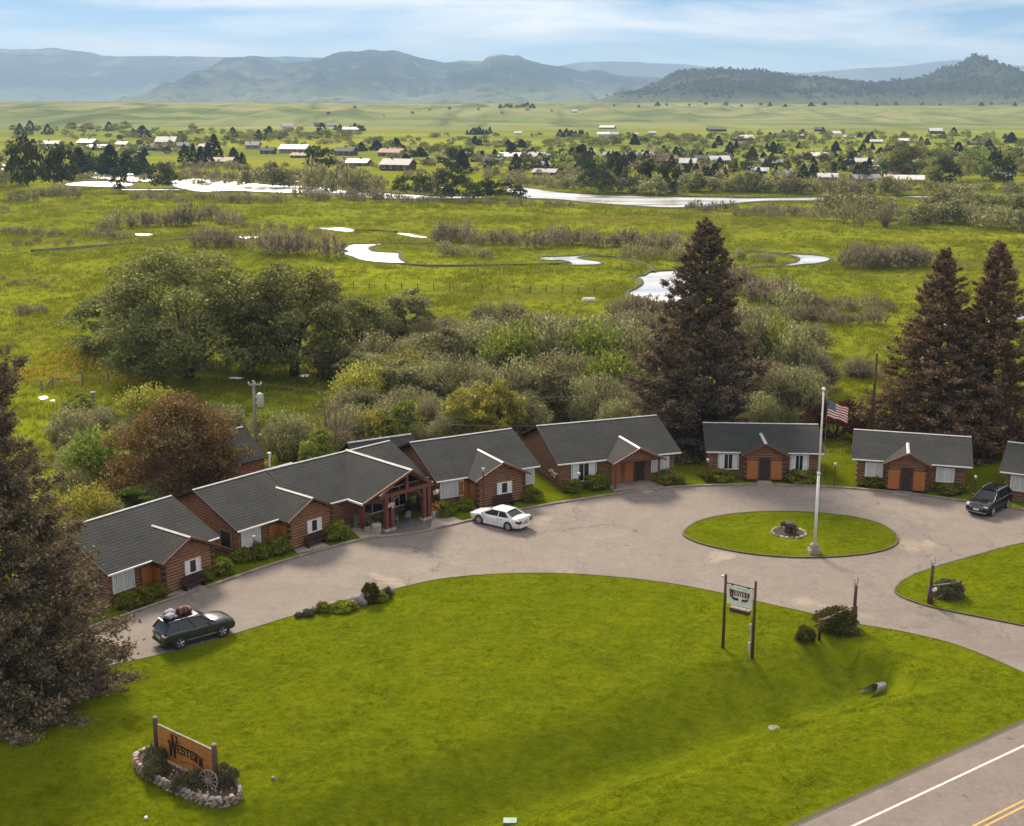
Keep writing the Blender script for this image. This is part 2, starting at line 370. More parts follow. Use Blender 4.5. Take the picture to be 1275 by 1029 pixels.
def ground_mat():
    m, nt, b = new_mat('grassland')
    co = coords(nt, True)
    at = node(nt, 'ShaderNodeAttribute', attribute_name='lawn')
    sx = node(nt, 'ShaderNodeSeparateXYZ'); nt.links.new(co, sx.inputs[0])
    def ramp(a, b_):
        r = node(nt, 'ShaderNodeMapRange'); r.inputs[1].default_value = a; r.inputs[2].default_value = b_
        nt.links.new(sx.outputs['Y'], r.inputs[0]); return r.outputs[0]
    # mown lawn
    lawn = mix(nt, (0.128, 0.154, 0.003), (0.092, 0.122, 0.003), noise(nt, co, 0.16, 4, 0.55, 0.35, 0.65))
    lawn = mix(nt, lawn, (0.145, 0.158, 0.005), mix(nt, (0, 0, 0), (0.6, 0.6, 0.6), noise(nt, co, 0.9, 4, 0.65, 0.45, 0.75)))
    lawn = mix(nt, lawn, (0.158, 0.175, 0.006), mix(nt, (0, 0, 0), (0.7, 0.7, 0.7), noise(nt, coords(nt, True, (0.22, 1.0, 1.0)), 0.7, 5, 0.65, 0.45, 0.75)))
    mow = node(nt, 'ShaderNodeTexWave', wave_type='BANDS', bands_direction='X'); mow.inputs['Scale'].default_value = 0.14; mow.inputs['Distortion'].default_value = 1.2; mow.inputs['Detail'].default_value = 2.0
    mm = node(nt, 'ShaderNodeMapping'); mm.inputs['Rotation'].default_value = (0, 0, R(38)); nt.links.new(co, mm.inputs[0]); nt.links.new(mm.outputs[0], mow.inputs['Vector'])
    lawn = mix(nt, lawn, (0.086, 0.118, 0.003), mix(nt, (0, 0, 0), (0.28, 0.28, 0.28), mow.outputs['Color']))
    lawn = mix(nt, lawn, (0.185, 0.185, 0.010), mix(nt, (0, 0, 0), (0.4, 0.4, 0.4), noise(nt, coords(nt, True, (0.5, 1.4, 1.0)), 2.2, 4, 0.7, 0.5, 0.72)))
    lawn = mix(nt, lawn, (0.062, 0.085, 0.004), mix(nt, (0, 0, 0), (0.3, 0.3, 0.3), noise(nt, co, 2.6, 3, 0.7, 0.5, 0.75)))
    # meadow
    stretched = coords(nt, True, (0.35, 1.0, 1.0))
    mea = mix(nt, (0.215, 0.235, 0.012), (0.140, 0.168, 0.014), noise(nt, stretched, 0.035, 6, 0.6, 0.35, 0.65))
    mea = mix(nt, mea, (0.105, 0.088, 0.024), mix(nt, (0, 0, 0), (0.75, 0.75, 0.75), noise(nt, stretched, 0.022, 7, 0.65, 0.50, 0.64)))
    mea = mix(nt, mea, (0.225, 0.225, 0.018), mix(nt, (0, 0, 0), (0.6, 0.6, 0.6), noise(nt, stretched, 0.06, 5, 0.6, 0.5, 0.72)))
    mea = mix(nt, mea, (0.070, 0.088, 0.008), mix(nt, (0, 0, 0), (0.5, 0.5, 0.5), noise(nt, co, 0.5, 4, 0.7, 0.5, 0.75)))
    # pasture round the town, terraces, far valley
    far = mix(nt, (0.250, 0.260, 0.030), (0.150, 0.180, 0.034), noise(nt, stretched, 0.009, 4, 0.5, 0.4, 0.6))
    ter = mix(nt, (0.190, 0.225, 0.085), (0.270, 0.265, 0.120), noise(nt, stretched, 0.0035, 6, 0.6, 0.35, 0.65))
    ter = mix(nt, ter, (0.090, 0.125, 0.055), mix(nt, (0, 0, 0), (0.8, 0.85, 0.85), noise(nt, stretched, 0.008, 7, 0.7, 0.46, 0.62)))
    draws = coords(nt, True, (1.0, 0.10, 1.0))
    ter = mix(nt, ter, (0.075, 0.105, 0.048), mix(nt, (0, 0, 0), (0.75, 0.75, 0.75), noise(nt, draws, 0.022, 5, 0.6, 0.50, 0.68, 0.8)))  # dark streaks: brush in the draws, also painting in shade the relief lacks
    ter = mix(nt, ter, (0.36, 0.30, 0.16), mix(nt, (0, 0, 0), (0.6, 0.6, 0.6), noise(nt, coords(nt, True, (0.12, 1.0, 1.0)), 0.012, 3, 0.5, 0.60, 0.70)))
    c = mix(nt, mea, far, ramp(540, 700))
    c = mix(nt, c, ter, ramp(1100, 1400))
    c = mix(nt, c, lawn, at.outputs['Fac'])
    nt.links.new(c, b.inputs['Base Color'])
    b.inputs['Roughness'].default_value = 0.95; b.inputs['Specular IOR Level'].default_value = 0.0
    h = mix(nt, noise(nt, co, 1.6, 6, 0.7, 0.2, 0.8), noise(nt, co, 0.25, 5, 0.6, 0.2, 0.8), 0.5)
    bump(nt, b, h, 0.7, 0.35)
    return m
M['ground'] = ground_mat()
M['slab_lawn'] = M['ground']
M['bank'] = plain('earth bank', (0.085, 0.062, 0.030), (0.05, 0.055, 0.018), 0.95, 0.5, world=True, bumps=0.4)
def water_mat():
    m, nt, b = new_mat('river water')
    co = coords(nt, True)
    b.inputs['Base Color'].default_value = (0.76, 0.75, 0.73, 1)
    b.inputs['Roughness'].default_value = 0.33; b.inputs['Metallic'].default_value = 0.8
    b.inputs['Specular IOR Level'].default_value = 1.0
    rn = node(nt, 'ShaderNodeMapRange'); rn.inputs[3].default_value = 0.18; rn.inputs[4].default_value = 0.42
    nt.links.new(noise(nt, coords(nt, True, (0.25, 1.0, 1.0)), 0.12, 5, 0.6, 0.3, 0.7), rn.inputs[0]); nt.links.new(rn.outputs[0], b.inputs['Roughness'])
    bump(nt, b, noise(nt, co, 0.3, 3, 0.5, 0.2, 0.8), 0.03, 0.04)
    return m
M['water'] = water_mat()

M['lf_spruce'] = leaf_mat('spruce needles', (0.102, 0.079, 0.053), (0.228, 0.174, 0.110), (0.324, 0.240, 0.150), 0.25, 0.9, 0.08, 0.006)
M['lf_spruce_red'] = leaf_mat('russet spruce needles', (0.117, 0.078, 0.048), (0.247, 0.163, 0.096), (0.351, 0.234, 0.137), 0.25, 0.8, 0.08, 0.006)
M['lf_willow'] = leaf_mat('willow leaves', (0.125, 0.138, 0.045), (0.250, 0.258, 0.088), (0.34, 0.33, 0.13), 0.45, 0.35)
M['lf_green'] = leaf_mat('green leaves', (0.124, 0.176, 0.030), (0.280, 0.311, 0.058), (0.414, 0.414, 0.083), 0.45, 0.5)
M['lf_olive'] = leaf_mat('olive leaves', (0.155, 0.155, 0.068), (0.300, 0.290, 0.130), (0.40, 0.37, 0.20), 0.45, 0.3)
M['lf_yellow'] = leaf_mat('yellow green leaves', (0.206, 0.215, 0.036), (0.386, 0.350, 0.065), (0.503, 0.449, 0.108), 0.45, 0.5)
M['lf_russet'] = leaf_mat('russet leaves', (0.126, 0.084, 0.034), (0.240, 0.156, 0.062), (0.312, 0.228, 0.084), 0.4, 0.6)
M['lf_grey'] = leaf_mat('grey twigs', (0.172, 0.136, 0.094), (0.316, 0.252, 0.175), (0.271, 0.252, 0.108), 0.3, 0.3)
M['lf_dark'] = leaf_mat('dark leaves', (0.042, 0.050, 0.018), (0.095, 0.104, 0.036), None, 0.2, 0.3, 0.2)
M['lf_conifer'] = leaf_mat('dark conifer needles', (0.021, 0.030, 0.017), (0.051, 0.063, 0.030), None, 0.1, 0.3, 0.2)
M['lf_maroon'] = leaf_mat('maroon leaves', (0.056, 0.022, 0.020), (0.112, 0.042, 0.034), None, 0.2, 0.5)
M['lf_hedge'] = leaf_mat('clipped hedge leaves', (0.115, 0.145, 0.015), (0.251, 0.274, 0.030), (0.380, 0.380, 0.061), 0.4, 1.2, 0.1)
M['lf_town'] = leaf_mat('mixed town leaves', (0.141, 0.160, 0.049), (0.345, 0.336, 0.104), None, 0.3, 0.08, 0.35, 0.03)
M['lf_grass'] = leaf_mat('grass blades', (0.102, 0.126, 0.002), (0.162, 0.184, 0.003), (0.19, 0.195, 0.010), 0.4, 0.25, 0.1)
M['lf_meadow'] = leaf_mat('meadow grass', (0.140, 0.168, 0.011), (0.225, 0.242, 0.017), (0.265, 0.246, 0.034), 0.35, 0.06, 0.1)
M['lf_clipped'] = leaf_mat('clipped dark leaves', (0.055, 0.055, 0.012), (0.100, 0.095, 0.020), (0.16, 0.14, 0.03), 0.25, 1.2, 0.1)
M['creek_bank'] = plain('grassy creek bank', (0.075, 0.088, 0.016), (0.045, 0.050, 0.014), 1.0, 0.4, world=True, bumps=0.4)
M['lf_juniper'] = leaf_mat('juniper sprays', (0.060, 0.058, 0.030), (0.130, 0.118, 0.062), (0.19, 0.17, 0.10), 0.2, 1.5)
M['dark_kerb'] = plain('worn dark kerb', (0.13, 0.095, 0.07), (0.07, 0.055, 0.035), 0.95, 1.2, world=True, bumps=0.3)

# ------------------------------------------------------------------ mesh helpers
class MB:
    """collects shapes, then links them as one mesh object"""
    def __init__(s, mat=None): s.v = []; s.f = []; s.uv = {}; s.M = mat or Matrix.Identity(4)
    def pts(s, ps):
        i = len(s.v)
        s.v += [tuple(s.M @ Vector((float(p[0]), float(p[1]), float(p[2])))) for p in ps]
        return i
    def face(s, ps, uv=None):
        i = s.pts(ps); s.f.append(tuple(range(i, i + len(ps))))
        if uv: s.uv[len(s.f) - 1] = uv
    def box(s, x0, x1, y0, y1, z0, z1):
        i = s.pts([(x0, y0, z0), (x1, y0, z0), (x1, y1, z0), (x0, y1, z0), (x0, y0, z1), (x1, y0, z1), (x1, y1, z1), (x0, y1, z1)])
        for q in ((3, 2, 1, 0), (4, 5, 6, 7), (0, 1, 5, 4), (1, 2, 6, 5), (2, 3, 7, 6), (3, 0, 4, 7)): s.f.append(tuple(i + k for k in q))
    def extrude(s, poly, vec):
        n = len(poly); vec = Vector(vec)
        i = s.pts(list(poly) + [tuple(Vector([float(c) for c in p]) + vec) for p in poly])
        s.f.append(tuple(i + k for k in range(n))[::-1]); s.f.append(tuple(i + n + k for k in range(n)))
        for k in range(n): s.f.append((i + k, i + (k + 1) % n, i + n + (k + 1) % n, i + n + k))
    def tube(s, ps, rs, n=6):
        ps = [Vector([float(c) for c in p]) for p in ps]
        if not hasattr(rs, '__len__'): rs = [rs] * len(ps)
        i0 = len(s.v)
        for k, p in enumerate(ps):
            d = (ps[min(k + 1, len(ps) - 1)] - ps[max(k - 1, 0)])
            if d.length < 1e-9: d = Vector((0, 0, 1))
            d.normalize()
            a = d.cross(Vector((0, 0, 1)) if abs(d.z) < 0.9 else Vector((1, 0, 0))).normalized(); b = d.cross(a)
            s.pts([p + (a * math.cos(2 * math.pi * j / n) + b * math.sin(2 * math.pi * j / n)) * rs[k] for j in range(n)])
        for k in range(len(ps) - 1):
            for j in range(n):
                a, b = i0 + k * n + j, i0 + k * n + (j + 1) % n
                s.f.append((a, b, b + n, a + n))
        s.f.append(tuple(i0 + j for j in range(n))[::-1]); s.f.append(tuple(i0 + (len(ps) - 1) * n + j for j in range(n)))
    def lathe(s, prof, c=(0, 0, 0), n=12, axis='z', cap=True):
        i0 = len(s.v)
        for r, h in prof:
            row = []
            for j in range(n):
                a = 2 * math.pi * j / n
                u, v = r * math.cos(a), r * math.sin(a)
                row.append((c[0] + u, c[1] + v, c[2] + h) if axis == 'z' else (c[0] + u, c[1] + h, c[2] + v))
            s.pts(row)
        for k in range(len(prof) - 1):
            for j in range(n):
                a, b = i0 + k * n + j, i0 + k * n + (j + 1) % n
                s.f.append((a, b, b + n, a + n))
        if cap: s.f.append(tuple(i0 + j for j in range(n))[::-1]); s.f.append(tuple(i0 + (len(prof) - 1) * n + j for j in range(n)))
    def blob(s, c, r, seed=0, rough=0.25, n=8, m=6, flat=1.0):
        rng = random.Random(seed); i0 = len(s.v)
        off = Vector((rng.random() * 50, rng.random() * 50, rng.random() * 50))
        rows = []
        for k in range(m + 1):
            th = math.pi * k / m
            for j in range(n):
                a = 2 * math.pi * j / n
                d = Vector((math.sin(th) * math.cos(a), math.sin(th) * math.sin(a), math.cos(th)))
                q = 1 + rough * mnoise.noise(d * 1.7 + off) * 1.6
                rx, ry, rz = r if hasattr(r, '__len__') else (r, r, r * flat)
                rows.append((c[0] + d.x * rx * q, c[1] + d.y * ry * q, c[2] + d.z * rz * q))
        s.pts(rows)
        for k in range(m):
            for j in range(n):
                a, b = i0 + k * n + j, i0 + k * n + (j + 1) % n
                s.f.append((a, a + n, b + n, b))
    def mesh(s, name, mat=None, sm=False):
        me = bpy.data.meshes.new(name)
        me.from_pydata(s.v, [], s.f)
        if s.uv:
            l = me.uv_layers.new(name='UVMap')
            for fi, uv in s.uv.items():
                p = me.polygons[fi]
                for k, li in enumerate(p.loop_indices): l.data[li].uv = uv[k]
        if mat is not None: me.materials.append(mat)
        if sm:
            for p in me.polygons: p.use_smooth = True
        me.validate(); me.update()
        return me
    def build(s, name, mat, parent=None, sm=False, **kw):
        return link(name, s.mesh(name, mat, sm), parent, **kw)

def link(name, data, parent=None, loc=None, rz=0.0, scale=None, label=None, cat=None, group=None, kind=None):
    o = bpy.data.objects.new(name, data)
    COL.objects.link(o)
    if parent is not None: o.parent = parent
    if loc is not None: o.location = [float(c) for c in loc]
    if rz: o.rotation_euler = (0, 0, rz)
    if scale is not None: o.scale = (scale,) * 3 if not hasattr(scale, '__len__') else scale
    tag(o, label, cat, group, kind)
    return o
def tag(o, label=None, cat=None, group=None, kind=None):
    for k, v in (('label', label), ('category', cat), ('group', group), ('kind', kind)):
        if v: o[k] = v
    return o
def thing(name, label, cat, loc=(0, 0, 0), rz=0.0, group=None):
    return link(name, None, None, loc, rz, None, label, cat, group)
def struct(name, mb, mat, sm=False):
    return mb.build(name, mat, None, sm, kind='structure')
def numpy_mesh(name, V, quads, mat, sm=False, attr=None):
    me = bpy.data.meshes.new(name)
    V = np.asarray(V, np.float32); quads = np.asarray(quads, np.int32)
    nf, k = quads.shape
    me.vertices.add(len(V)); me.vertices.foreach_set('co', V.ravel())
    me.loops.add(nf * k); me.loops.foreach_set('vertex_index', quads.ravel())
    me.polygons.add(nf); me.polygons.foreach_set('loop_start', np.arange(nf, dtype=np.int32) * k)
    if sm: me.polygons.foreach_set('use_smooth', np.ones(nf, bool))
    me.update(calc_edges=True)
    if attr is not None:
        for an, av in attr.items():
            a = me.attributes.new(an, 'FLOAT', 'POINT'); a.data.foreach_set('value', np.asarray(av, np.float32).ravel())
    me.materials.append(mat)
    return me
def grid_faces(nx, ny):
    i = np.arange(nx * ny).reshape(ny, nx)
    return np.stack([i[:-1, :-1], i[:-1, 1:], i[1:, 1:], i[1:, :-1]], -1).reshape(-1, 4)
def spline(pts, closed=False, n=8):
    P = [np.asarray(p, float) for p in pts]; out = []
    m = len(P)
    for i in range(m if closed else m - 1):
        p0 = P[(i - 1) % m] if closed or i > 0 else 2 * P[0] - P[1]
        p1, p2 = P[i], P[(i + 1) % m]
        p3 = P[(i + 2) % m] if closed or i + 2 < m else 2 * P[-1] - P[-2]
        for k in range(n):
            t = k / n
            out.append(0.5 * ((2 * p1) + (p2 - p0) * t + (2 * p0 - 5 * p1 + 4 * p2 - p3) * t * t + (3 * p1 - p0 - 3 * p2 + p3) * t ** 3))
    if not closed: out.append(P[-1])
    return out
def inside(x, y, poly):
    x = np.asarray(x); y = np.asarray(y); c = np.zeros(x.shape, bool)
    n = len(poly)
    for i in range(n):
        (x1, y1), (x2, y2) = poly[i][:2], poly[(i + 1) % n][:2]
        if y1 == y2: continue
        c ^= ((y1 > y) != (y2 > y)) & (x < (x2 - x1) * (y - y1) / (y2 - y1) + x1)
    return c
def sheet(name, poly, z, mat, kind='structure', thick=0.0):
    mb = MB()
    if thick: mb.extrude([(p[0], p[1], z - thick) for p in poly], (0, 0, thick))
    else: mb.face([(p[0], p[1], z) for p in poly])
    o = mb.build(name, mat, kind=kind)
    me = o.data
    import bmesh
    bm = bmesh.new(); bm.from_mesh(me); bmesh.ops.recalc_face_normals(bm, faces=bm.faces)
    bmesh.ops.triangulate(bm, faces=[f for f in bm.faces if len(f.verts) > 4])
    up = [f for f in bm.faces if abs(f.normal.z) > 0.9 and f.normal.z < 0]
    if not thick and up: bmesh.ops.reverse_faces(bm, faces=up)
    bm.to_mesh(me); bm.free()
    return o
def ribbon(name, line, prof, mat, closed=False, kind='structure'):
    """sweeps a profile [(offset to the left, height)] along a ground line"""
    P = [Vector((p[0], p[1], 0)) for p in line]; n = len(P); m = len(prof); V = []; F = []
    for i, p in enumerate(P):
        a = P[(i - 1) % n] if closed or i else P[0]; b = P[(i + 1) % n] if closed or i < n - 1 else P[-1]
        d = (b - a).normalized(); s = Vector((-d.y, d.x, 0))
        for o, h in prof: V.append(p + s * o + Vector((0, 0, h)))
    for i in range(n if closed else n - 1):
        for k in range(m - 1):
            a, b = i * m + k, ((i + 1) % n) * m + k
            F.append((a, a + 1, b + 1, b))
    mb = MB(); mb.v = [tuple(v) for v in V]; mb.f = F
    return mb.build(name, mat, kind=kind)
rng0 = np.random.default_rng(7)

# ------------------------------------------------------------------ ground, drive, road, water, hills
def W(*pp, z=0.0): return [U(px, py, z) for px, py in pp]
DRIVE_OUT = spline(W((-60, 830), (60, 800), (140, 774), (200, 753), (258, 733), (330, 708), (390, 690), (455, 673), (520, 665), (580, 651), (640, 638), (700, 627), (760, 618), (810, 611), (860, 607), (930, 605), (990, 606), (1050, 609), (1110, 614), (1160, 620), (1210, 627), (1275, 637), (1360, 655), (1500, 690)), n=5)
DRIVE_IN = spline(W((1275, 838), (1230, 818), (1180, 800), (1120, 786), (1065, 777), (1010, 764), (960, 753), (900, 739), (830, 726), (760, 718), (690, 714), (620, 715), (550, 721), (490, 734), (420, 752), (365, 767), (300, 787), (230, 808), (165, 823), (90, 838), (-60, 870)), n=5)
ENTRY = W((1500, 705), (1480, 960), (1340, 885))
HW_A, HW_B = U(990, 1029), U(1275, 900)
hd = (HW_B - HW_A) / np.linalg.norm(HW_B - HW_A)
hn = np.array([hd[1], -hd[0], 0])
# the entry runs down to the highway's edge
j1 = HW_A + hd * 21.5; j2 = HW_A + hd * 42.0
DRIVE = DRIVE_OUT + [U(1500, 760)] + [j2 + hd * 8, j2, j1] + [U(1330, 868)] + DRIVE_IN
drive_poly = [p[:2] for p in DRIVE]
ISLAND = spline(W((850, 664), (872, 649), (920, 640), (985, 638), (1050, 643), (1095, 653), (1117, 668), (1114, 681), (1080, 691), (1010, 696), (940, 692), (885, 682), (858, 673)), True, 5)
EAST = spline(W((1116, 741), (1118, 729), (1135, 718), (1165, 707), (1220, 691), (1275, 677), (1340, 668), (1420, 700), (1400, 790), (1340, 797), (1275, 781), (1200, 766), (1150, 755)), True, 4)
lawn_back = [(-60, 70), (-34, 86), (-24, 101), (-12, 110), (3, 116), (16, 118), (30, 117), (60, 112), (60, 20), (-60, 20)]

def axis(parts):
    out = []
    for a, b, s in parts: out += list(np.arange(a, b, s))
    return np.array(out + [parts[-1][1]])
gx = axis([(-8000, -1500, 250), (-1500, -850, 40), (-850, -60, 7), (-60, -44, 2), (-44, 44, 0.8), (44, 60, 2), (60, 850, 7), (850, 1500, 40), (1500, 8000, 250)])
gy = axis([(-200, 40, 20), (40, 96, 0.8), (96, 130, 2), (130, 400, 8), (400, 1000, 30), (1000, 1350, 22), (1350, 2300, 10), (2300, 2600, 22), (2600, 15000, 300)])
X, Y = np.meshgrid(gx, gy)
Z = terrain(X, Y)
lm = inside(X, Y, lawn_back).astype(float)
ground = link('ground', numpy_mesh('ground', np.stack([X, Y, Z], -1).reshape(-1, 3), grid_faces(len(gx), len(gy)), M['ground'], True, {'lawn': lm}), kind='structure')
def lawn_slab(name, poly, z=0.10):
    o = sheet(name, poly, z, M['slab_lawn'], thick=0.14)
    a = o.data.attributes.new('lawn', 'FLOAT', 'POINT'); a.data.foreach_set('value', np.ones(len(o.data.vertices), np.float32))
    return o
sheet('driveway', drive_poly, 0.03, M['drive'])
lawn_slab('island_lawn', ISLAND); lawn_slab('corner_lawn', EAST)
ribbon('island_kerb', ISLAND, [(-0.14, 0.02), (-0.14, 0.13), (0.0, 0.13), (0.0, 0.05)][::-1], M['dark_kerb'], True)
ribbon('corner_kerb', EAST[:], [(-0.10, 0.02), (-0.10, 0.12), (0.02, 0.12), (0.02, 0.05)][::-1], M['dark_kerb'], True)
ribbon('drive_kerb', DRIVE_OUT, [(-0.02, 0.0), (-0.02, 0.15), (0.22, 0.16), (0.22, -0.05)], M['kerb'])
def hw(off0, off1, a=-60.0, b=120.0): return [HW_A + hd * a + hn * off0, HW_A + hd * b + hn * off0, HW_A + hd * b + hn * off1, HW_A + hd * a + hn * off1]
sheet('highway', hw(0, 11.0), 0.036, M['highway'])
wl_off = float(np.dot(U(1160, 983.5) - HW_A, hn)); yl_off = float(np.dot(U(1248, 1015) - HW_A, hn))
sheet('edge_line', hw(wl_off - 0.07, wl_off + 0.07), 0.042, M['line_white'])
for k in (-0.16, 0.16): sheet('centre_line', hw(yl_off + k - 0.06, yl_off + k + 0.06), 0.042, M['line_yellow'])
sheet('edge_line', hw(2 * yl_off - wl_off - 0.07, 2 * yl_off - wl_off + 0.07), 0.042, M['line_white'])
# gravel shoulder between the grass and the asphalt
ribbon('road_shoulder', [HW_A + hd * a for a in np.arange(-60, 120, 2.0)], [(-0.1, 0.040), (0.08, 0.030), (0.28 , 0.008)][::-1], M['bank'])

WALKS = {   # concrete walks from the kerb to each cabin
 'cabin walk': [[(205, 744), (258, 735), (246, 726), (228, 722), (212, 735)], [(370, 690), (410, 681), (400, 675), (382, 672), (364, 684)],
   [(536, 659), (576, 650), (560, 642), (540, 641)], [(452, 674), (478, 668), (447, 655), (436, 660)], [(585, 633), (632, 624), (638, 634), (598, 644)],
   [(768, 600), (790, 600), (815, 613), (804, 616)], [(941, 594), (959, 594), (962, 606), (944, 606)], [(1122, 604), (1141, 606), (1132, 618), (1113, 616)]]}
for q in WALKS['cabin walk']: sheet('walkway', W(*q), 0.075, M['concrete'], thick=0.1)
sheet('terrace_paving', W((452, 663), (500, 650), (545, 640), (560, 644), (548, 655), (520, 663), (480, 667)), 0.06, plain('patio paving', (0.15, 0.125, 0.115), (0.10, 0.085, 0.08), 0.9, 1.5, world=True), thick=0.09)

def water(name, pix, z=0.06, closed_bank=True, bank=0.4, n=4, bw=None):
    poly = spline(W(*pix), True, n)
    o = sheet(name, poly, z, M['water'])
    area = sum(poly[i - 1][0] * poly[i][1] - poly[i][0] * poly[i - 1][1] for i in range(len(poly)))
    if area < 0: poly = poly[::-1]
    bw = bw or bank * 3.5
    ribbon('river_bank', poly, [(0.3 * bank, 0.0), (-0.1 * bw, bank * 0.8), (-0.4 * bw, bank), (-bw, -0.02)], M['creek_bank'], True)
    return poly
WATER = []
for rp in ([(100, 219), (105, 214.5), (150, 215), (188, 221), (187, 227), (168, 227.5), (150, 226), (120, 223)], [(80, 231), (100, 227), (140, 226.5), (166, 230), (150, 234), (110, 233.5)], [(150, 236.3), (220, 236), (223, 238.5), (155, 238)],
           [(208, 227), (240, 223), (270, 225), (297, 227), (340, 231), (390, 232.5), (440, 239), (480, 241), (520, 243.5), (545, 245), (600, 245.5), (604, 247.5), (540, 249), (490, 249), (440, 246.5), (395, 243), (330, 240.5), (290, 239), (250, 240), (224, 235)],
           [(632, 236), (645, 234), (660, 235), (707, 241), (780, 244), (860, 246), (950, 247), (1058, 246), (1050, 251), (960, 251.5), (915, 254.5), (880, 258), (835, 260), (790, 257.5), (743, 254.5), (700, 250), (652, 247.5), (636, 242)], [(1112, 246), (1140, 244.5), (1182, 245), (1150, 248)]):
    WATER.append(water('river', rp, bank=0.5))
WATER.append(water('river', [(-60, 206), (10, 205), (24, 210), (10, 213), (-60, 214)], bank=0.5))
WATER.append(water('creek', [(428, 316), (432, 308), (440, 305), (458, 304.5), (484, 304), (470, 306), (459, 309), (462, 313), (480, 315), (495, 316), (496, 321), (499, 325), (505, 328.5), (478, 328), (452, 325), (438, 320)], bank=0.3))
WATER.append(water('creek', [(671, 322), (690, 320.5), (706, 320), (722, 319), (745, 318), (728, 320), (718, 321.5), (728, 324), (747, 327), (744, 330), (722, 331), (704, 330), (712, 328), (700, 325), (684, 325)], bank=0.25))
WATER.append(water('creek', [(793, 346), (804, 344), (812, 340), (836, 338), (868, 337), (872, 350), (862, 366), (840, 378), (812, 376), (784, 367), (794, 360), (801, 355), (800, 349)], bank=0.35))
WATER.append(water('creek', [(978, 317), (990, 317.5), (1010, 318), (1030, 321), (1031, 325), (1016, 329), (1000, 330), (984, 332), (968, 332), (982, 329.5), (994, 326), (996, 322.5), (988, 319.5)], bank=0.3))
WATER.append(water('creek', [(494, 291), (506, 291), (522, 294), (534, 296), (524, 297), (508, 294.5)], bank=0.12))
WATER.append(water('creek', [(392, 284), (408, 284.5), (424, 283.5), (441, 287), (433, 290), (424, 288.5), (410, 286.5)], bank=0.12))
WATER.append(water('creek', [(296, 295), (308, 295.5), (322, 294.5), (320, 297), (304, 298)], bank=0.12))
WATER.append(water('creek', [(168, 292), (180, 291.5), (190, 292.5), (176, 294)], bank=0.1))
for q in ([(284, 471), (292, 470), (304, 471), (296, 472.4)], [(370, 468), (384, 466.5), (386, 469), (376, 470)], [(48, 495), (57, 493.5), (60, 496), (52, 498)], [(62, 499), (68, 498.5), (67, 500)],
          [(646, 500), (660, 492), (672, 497), (664, 508), (650, 507)], [(685, 501), (694, 498), (694, 506)], [(90, 504), (104, 502), (104, 507)],
          [(1136, 444), (1150, 445), (1160, 449), (1146, 448)], [(1168, 386), (1186, 383), (1198, 384), (1182, 387)], [(1200, 384), (1210, 387), (1214, 392), (1205, 390)], [(1230, 401), (1248, 398), (1252, 401), (1238, 403)], [(1256, 396), (1268, 391), (1280, 392), (1270, 398)], [(1172, 404), (1190, 402), (1186, 406)], [(1160, 442), (1176, 440), (1174, 446)]):
    WATER.append(spline(W(*q), True, 3)); sheet('pond', WATER[-1], 0.03, M['water'])
# creek bends that run below their banks between the open pools
for q in ([(500, 330), (530, 332), (580, 332), (640, 331), (690, 330), (708, 328)], [(745, 320), (770, 322), (792, 327), (808, 333), (812, 340)], [(972, 333), (950, 333), (925, 336), (890, 341), (868, 344)], [(330, 297), (360, 300), (392, 305), (430, 314)], [(441, 288), (470, 288), (492, 290)], [(534, 296), (556, 300), (540, 304), (486, 304)], [(980, 318), (960, 316), (935, 314), (905, 316)]):
    ribbon('creek_bank', spline(W(*q), n=5), [(1.1, 0.0), (0.4, 0.40), (-0.2, 0.40), (-0.6, 0.0)], M['creek_bank'])
# narrow ditch line through the left meadow
ribbon('ditch_bank', spline(W((40, 314), (120, 308), (180, 303), (250, 298)), n=4), [(1.2, 0), (0.3, 0.55), (-0.3, 0.55), (-1.2, 0)], M['creek_bank'])

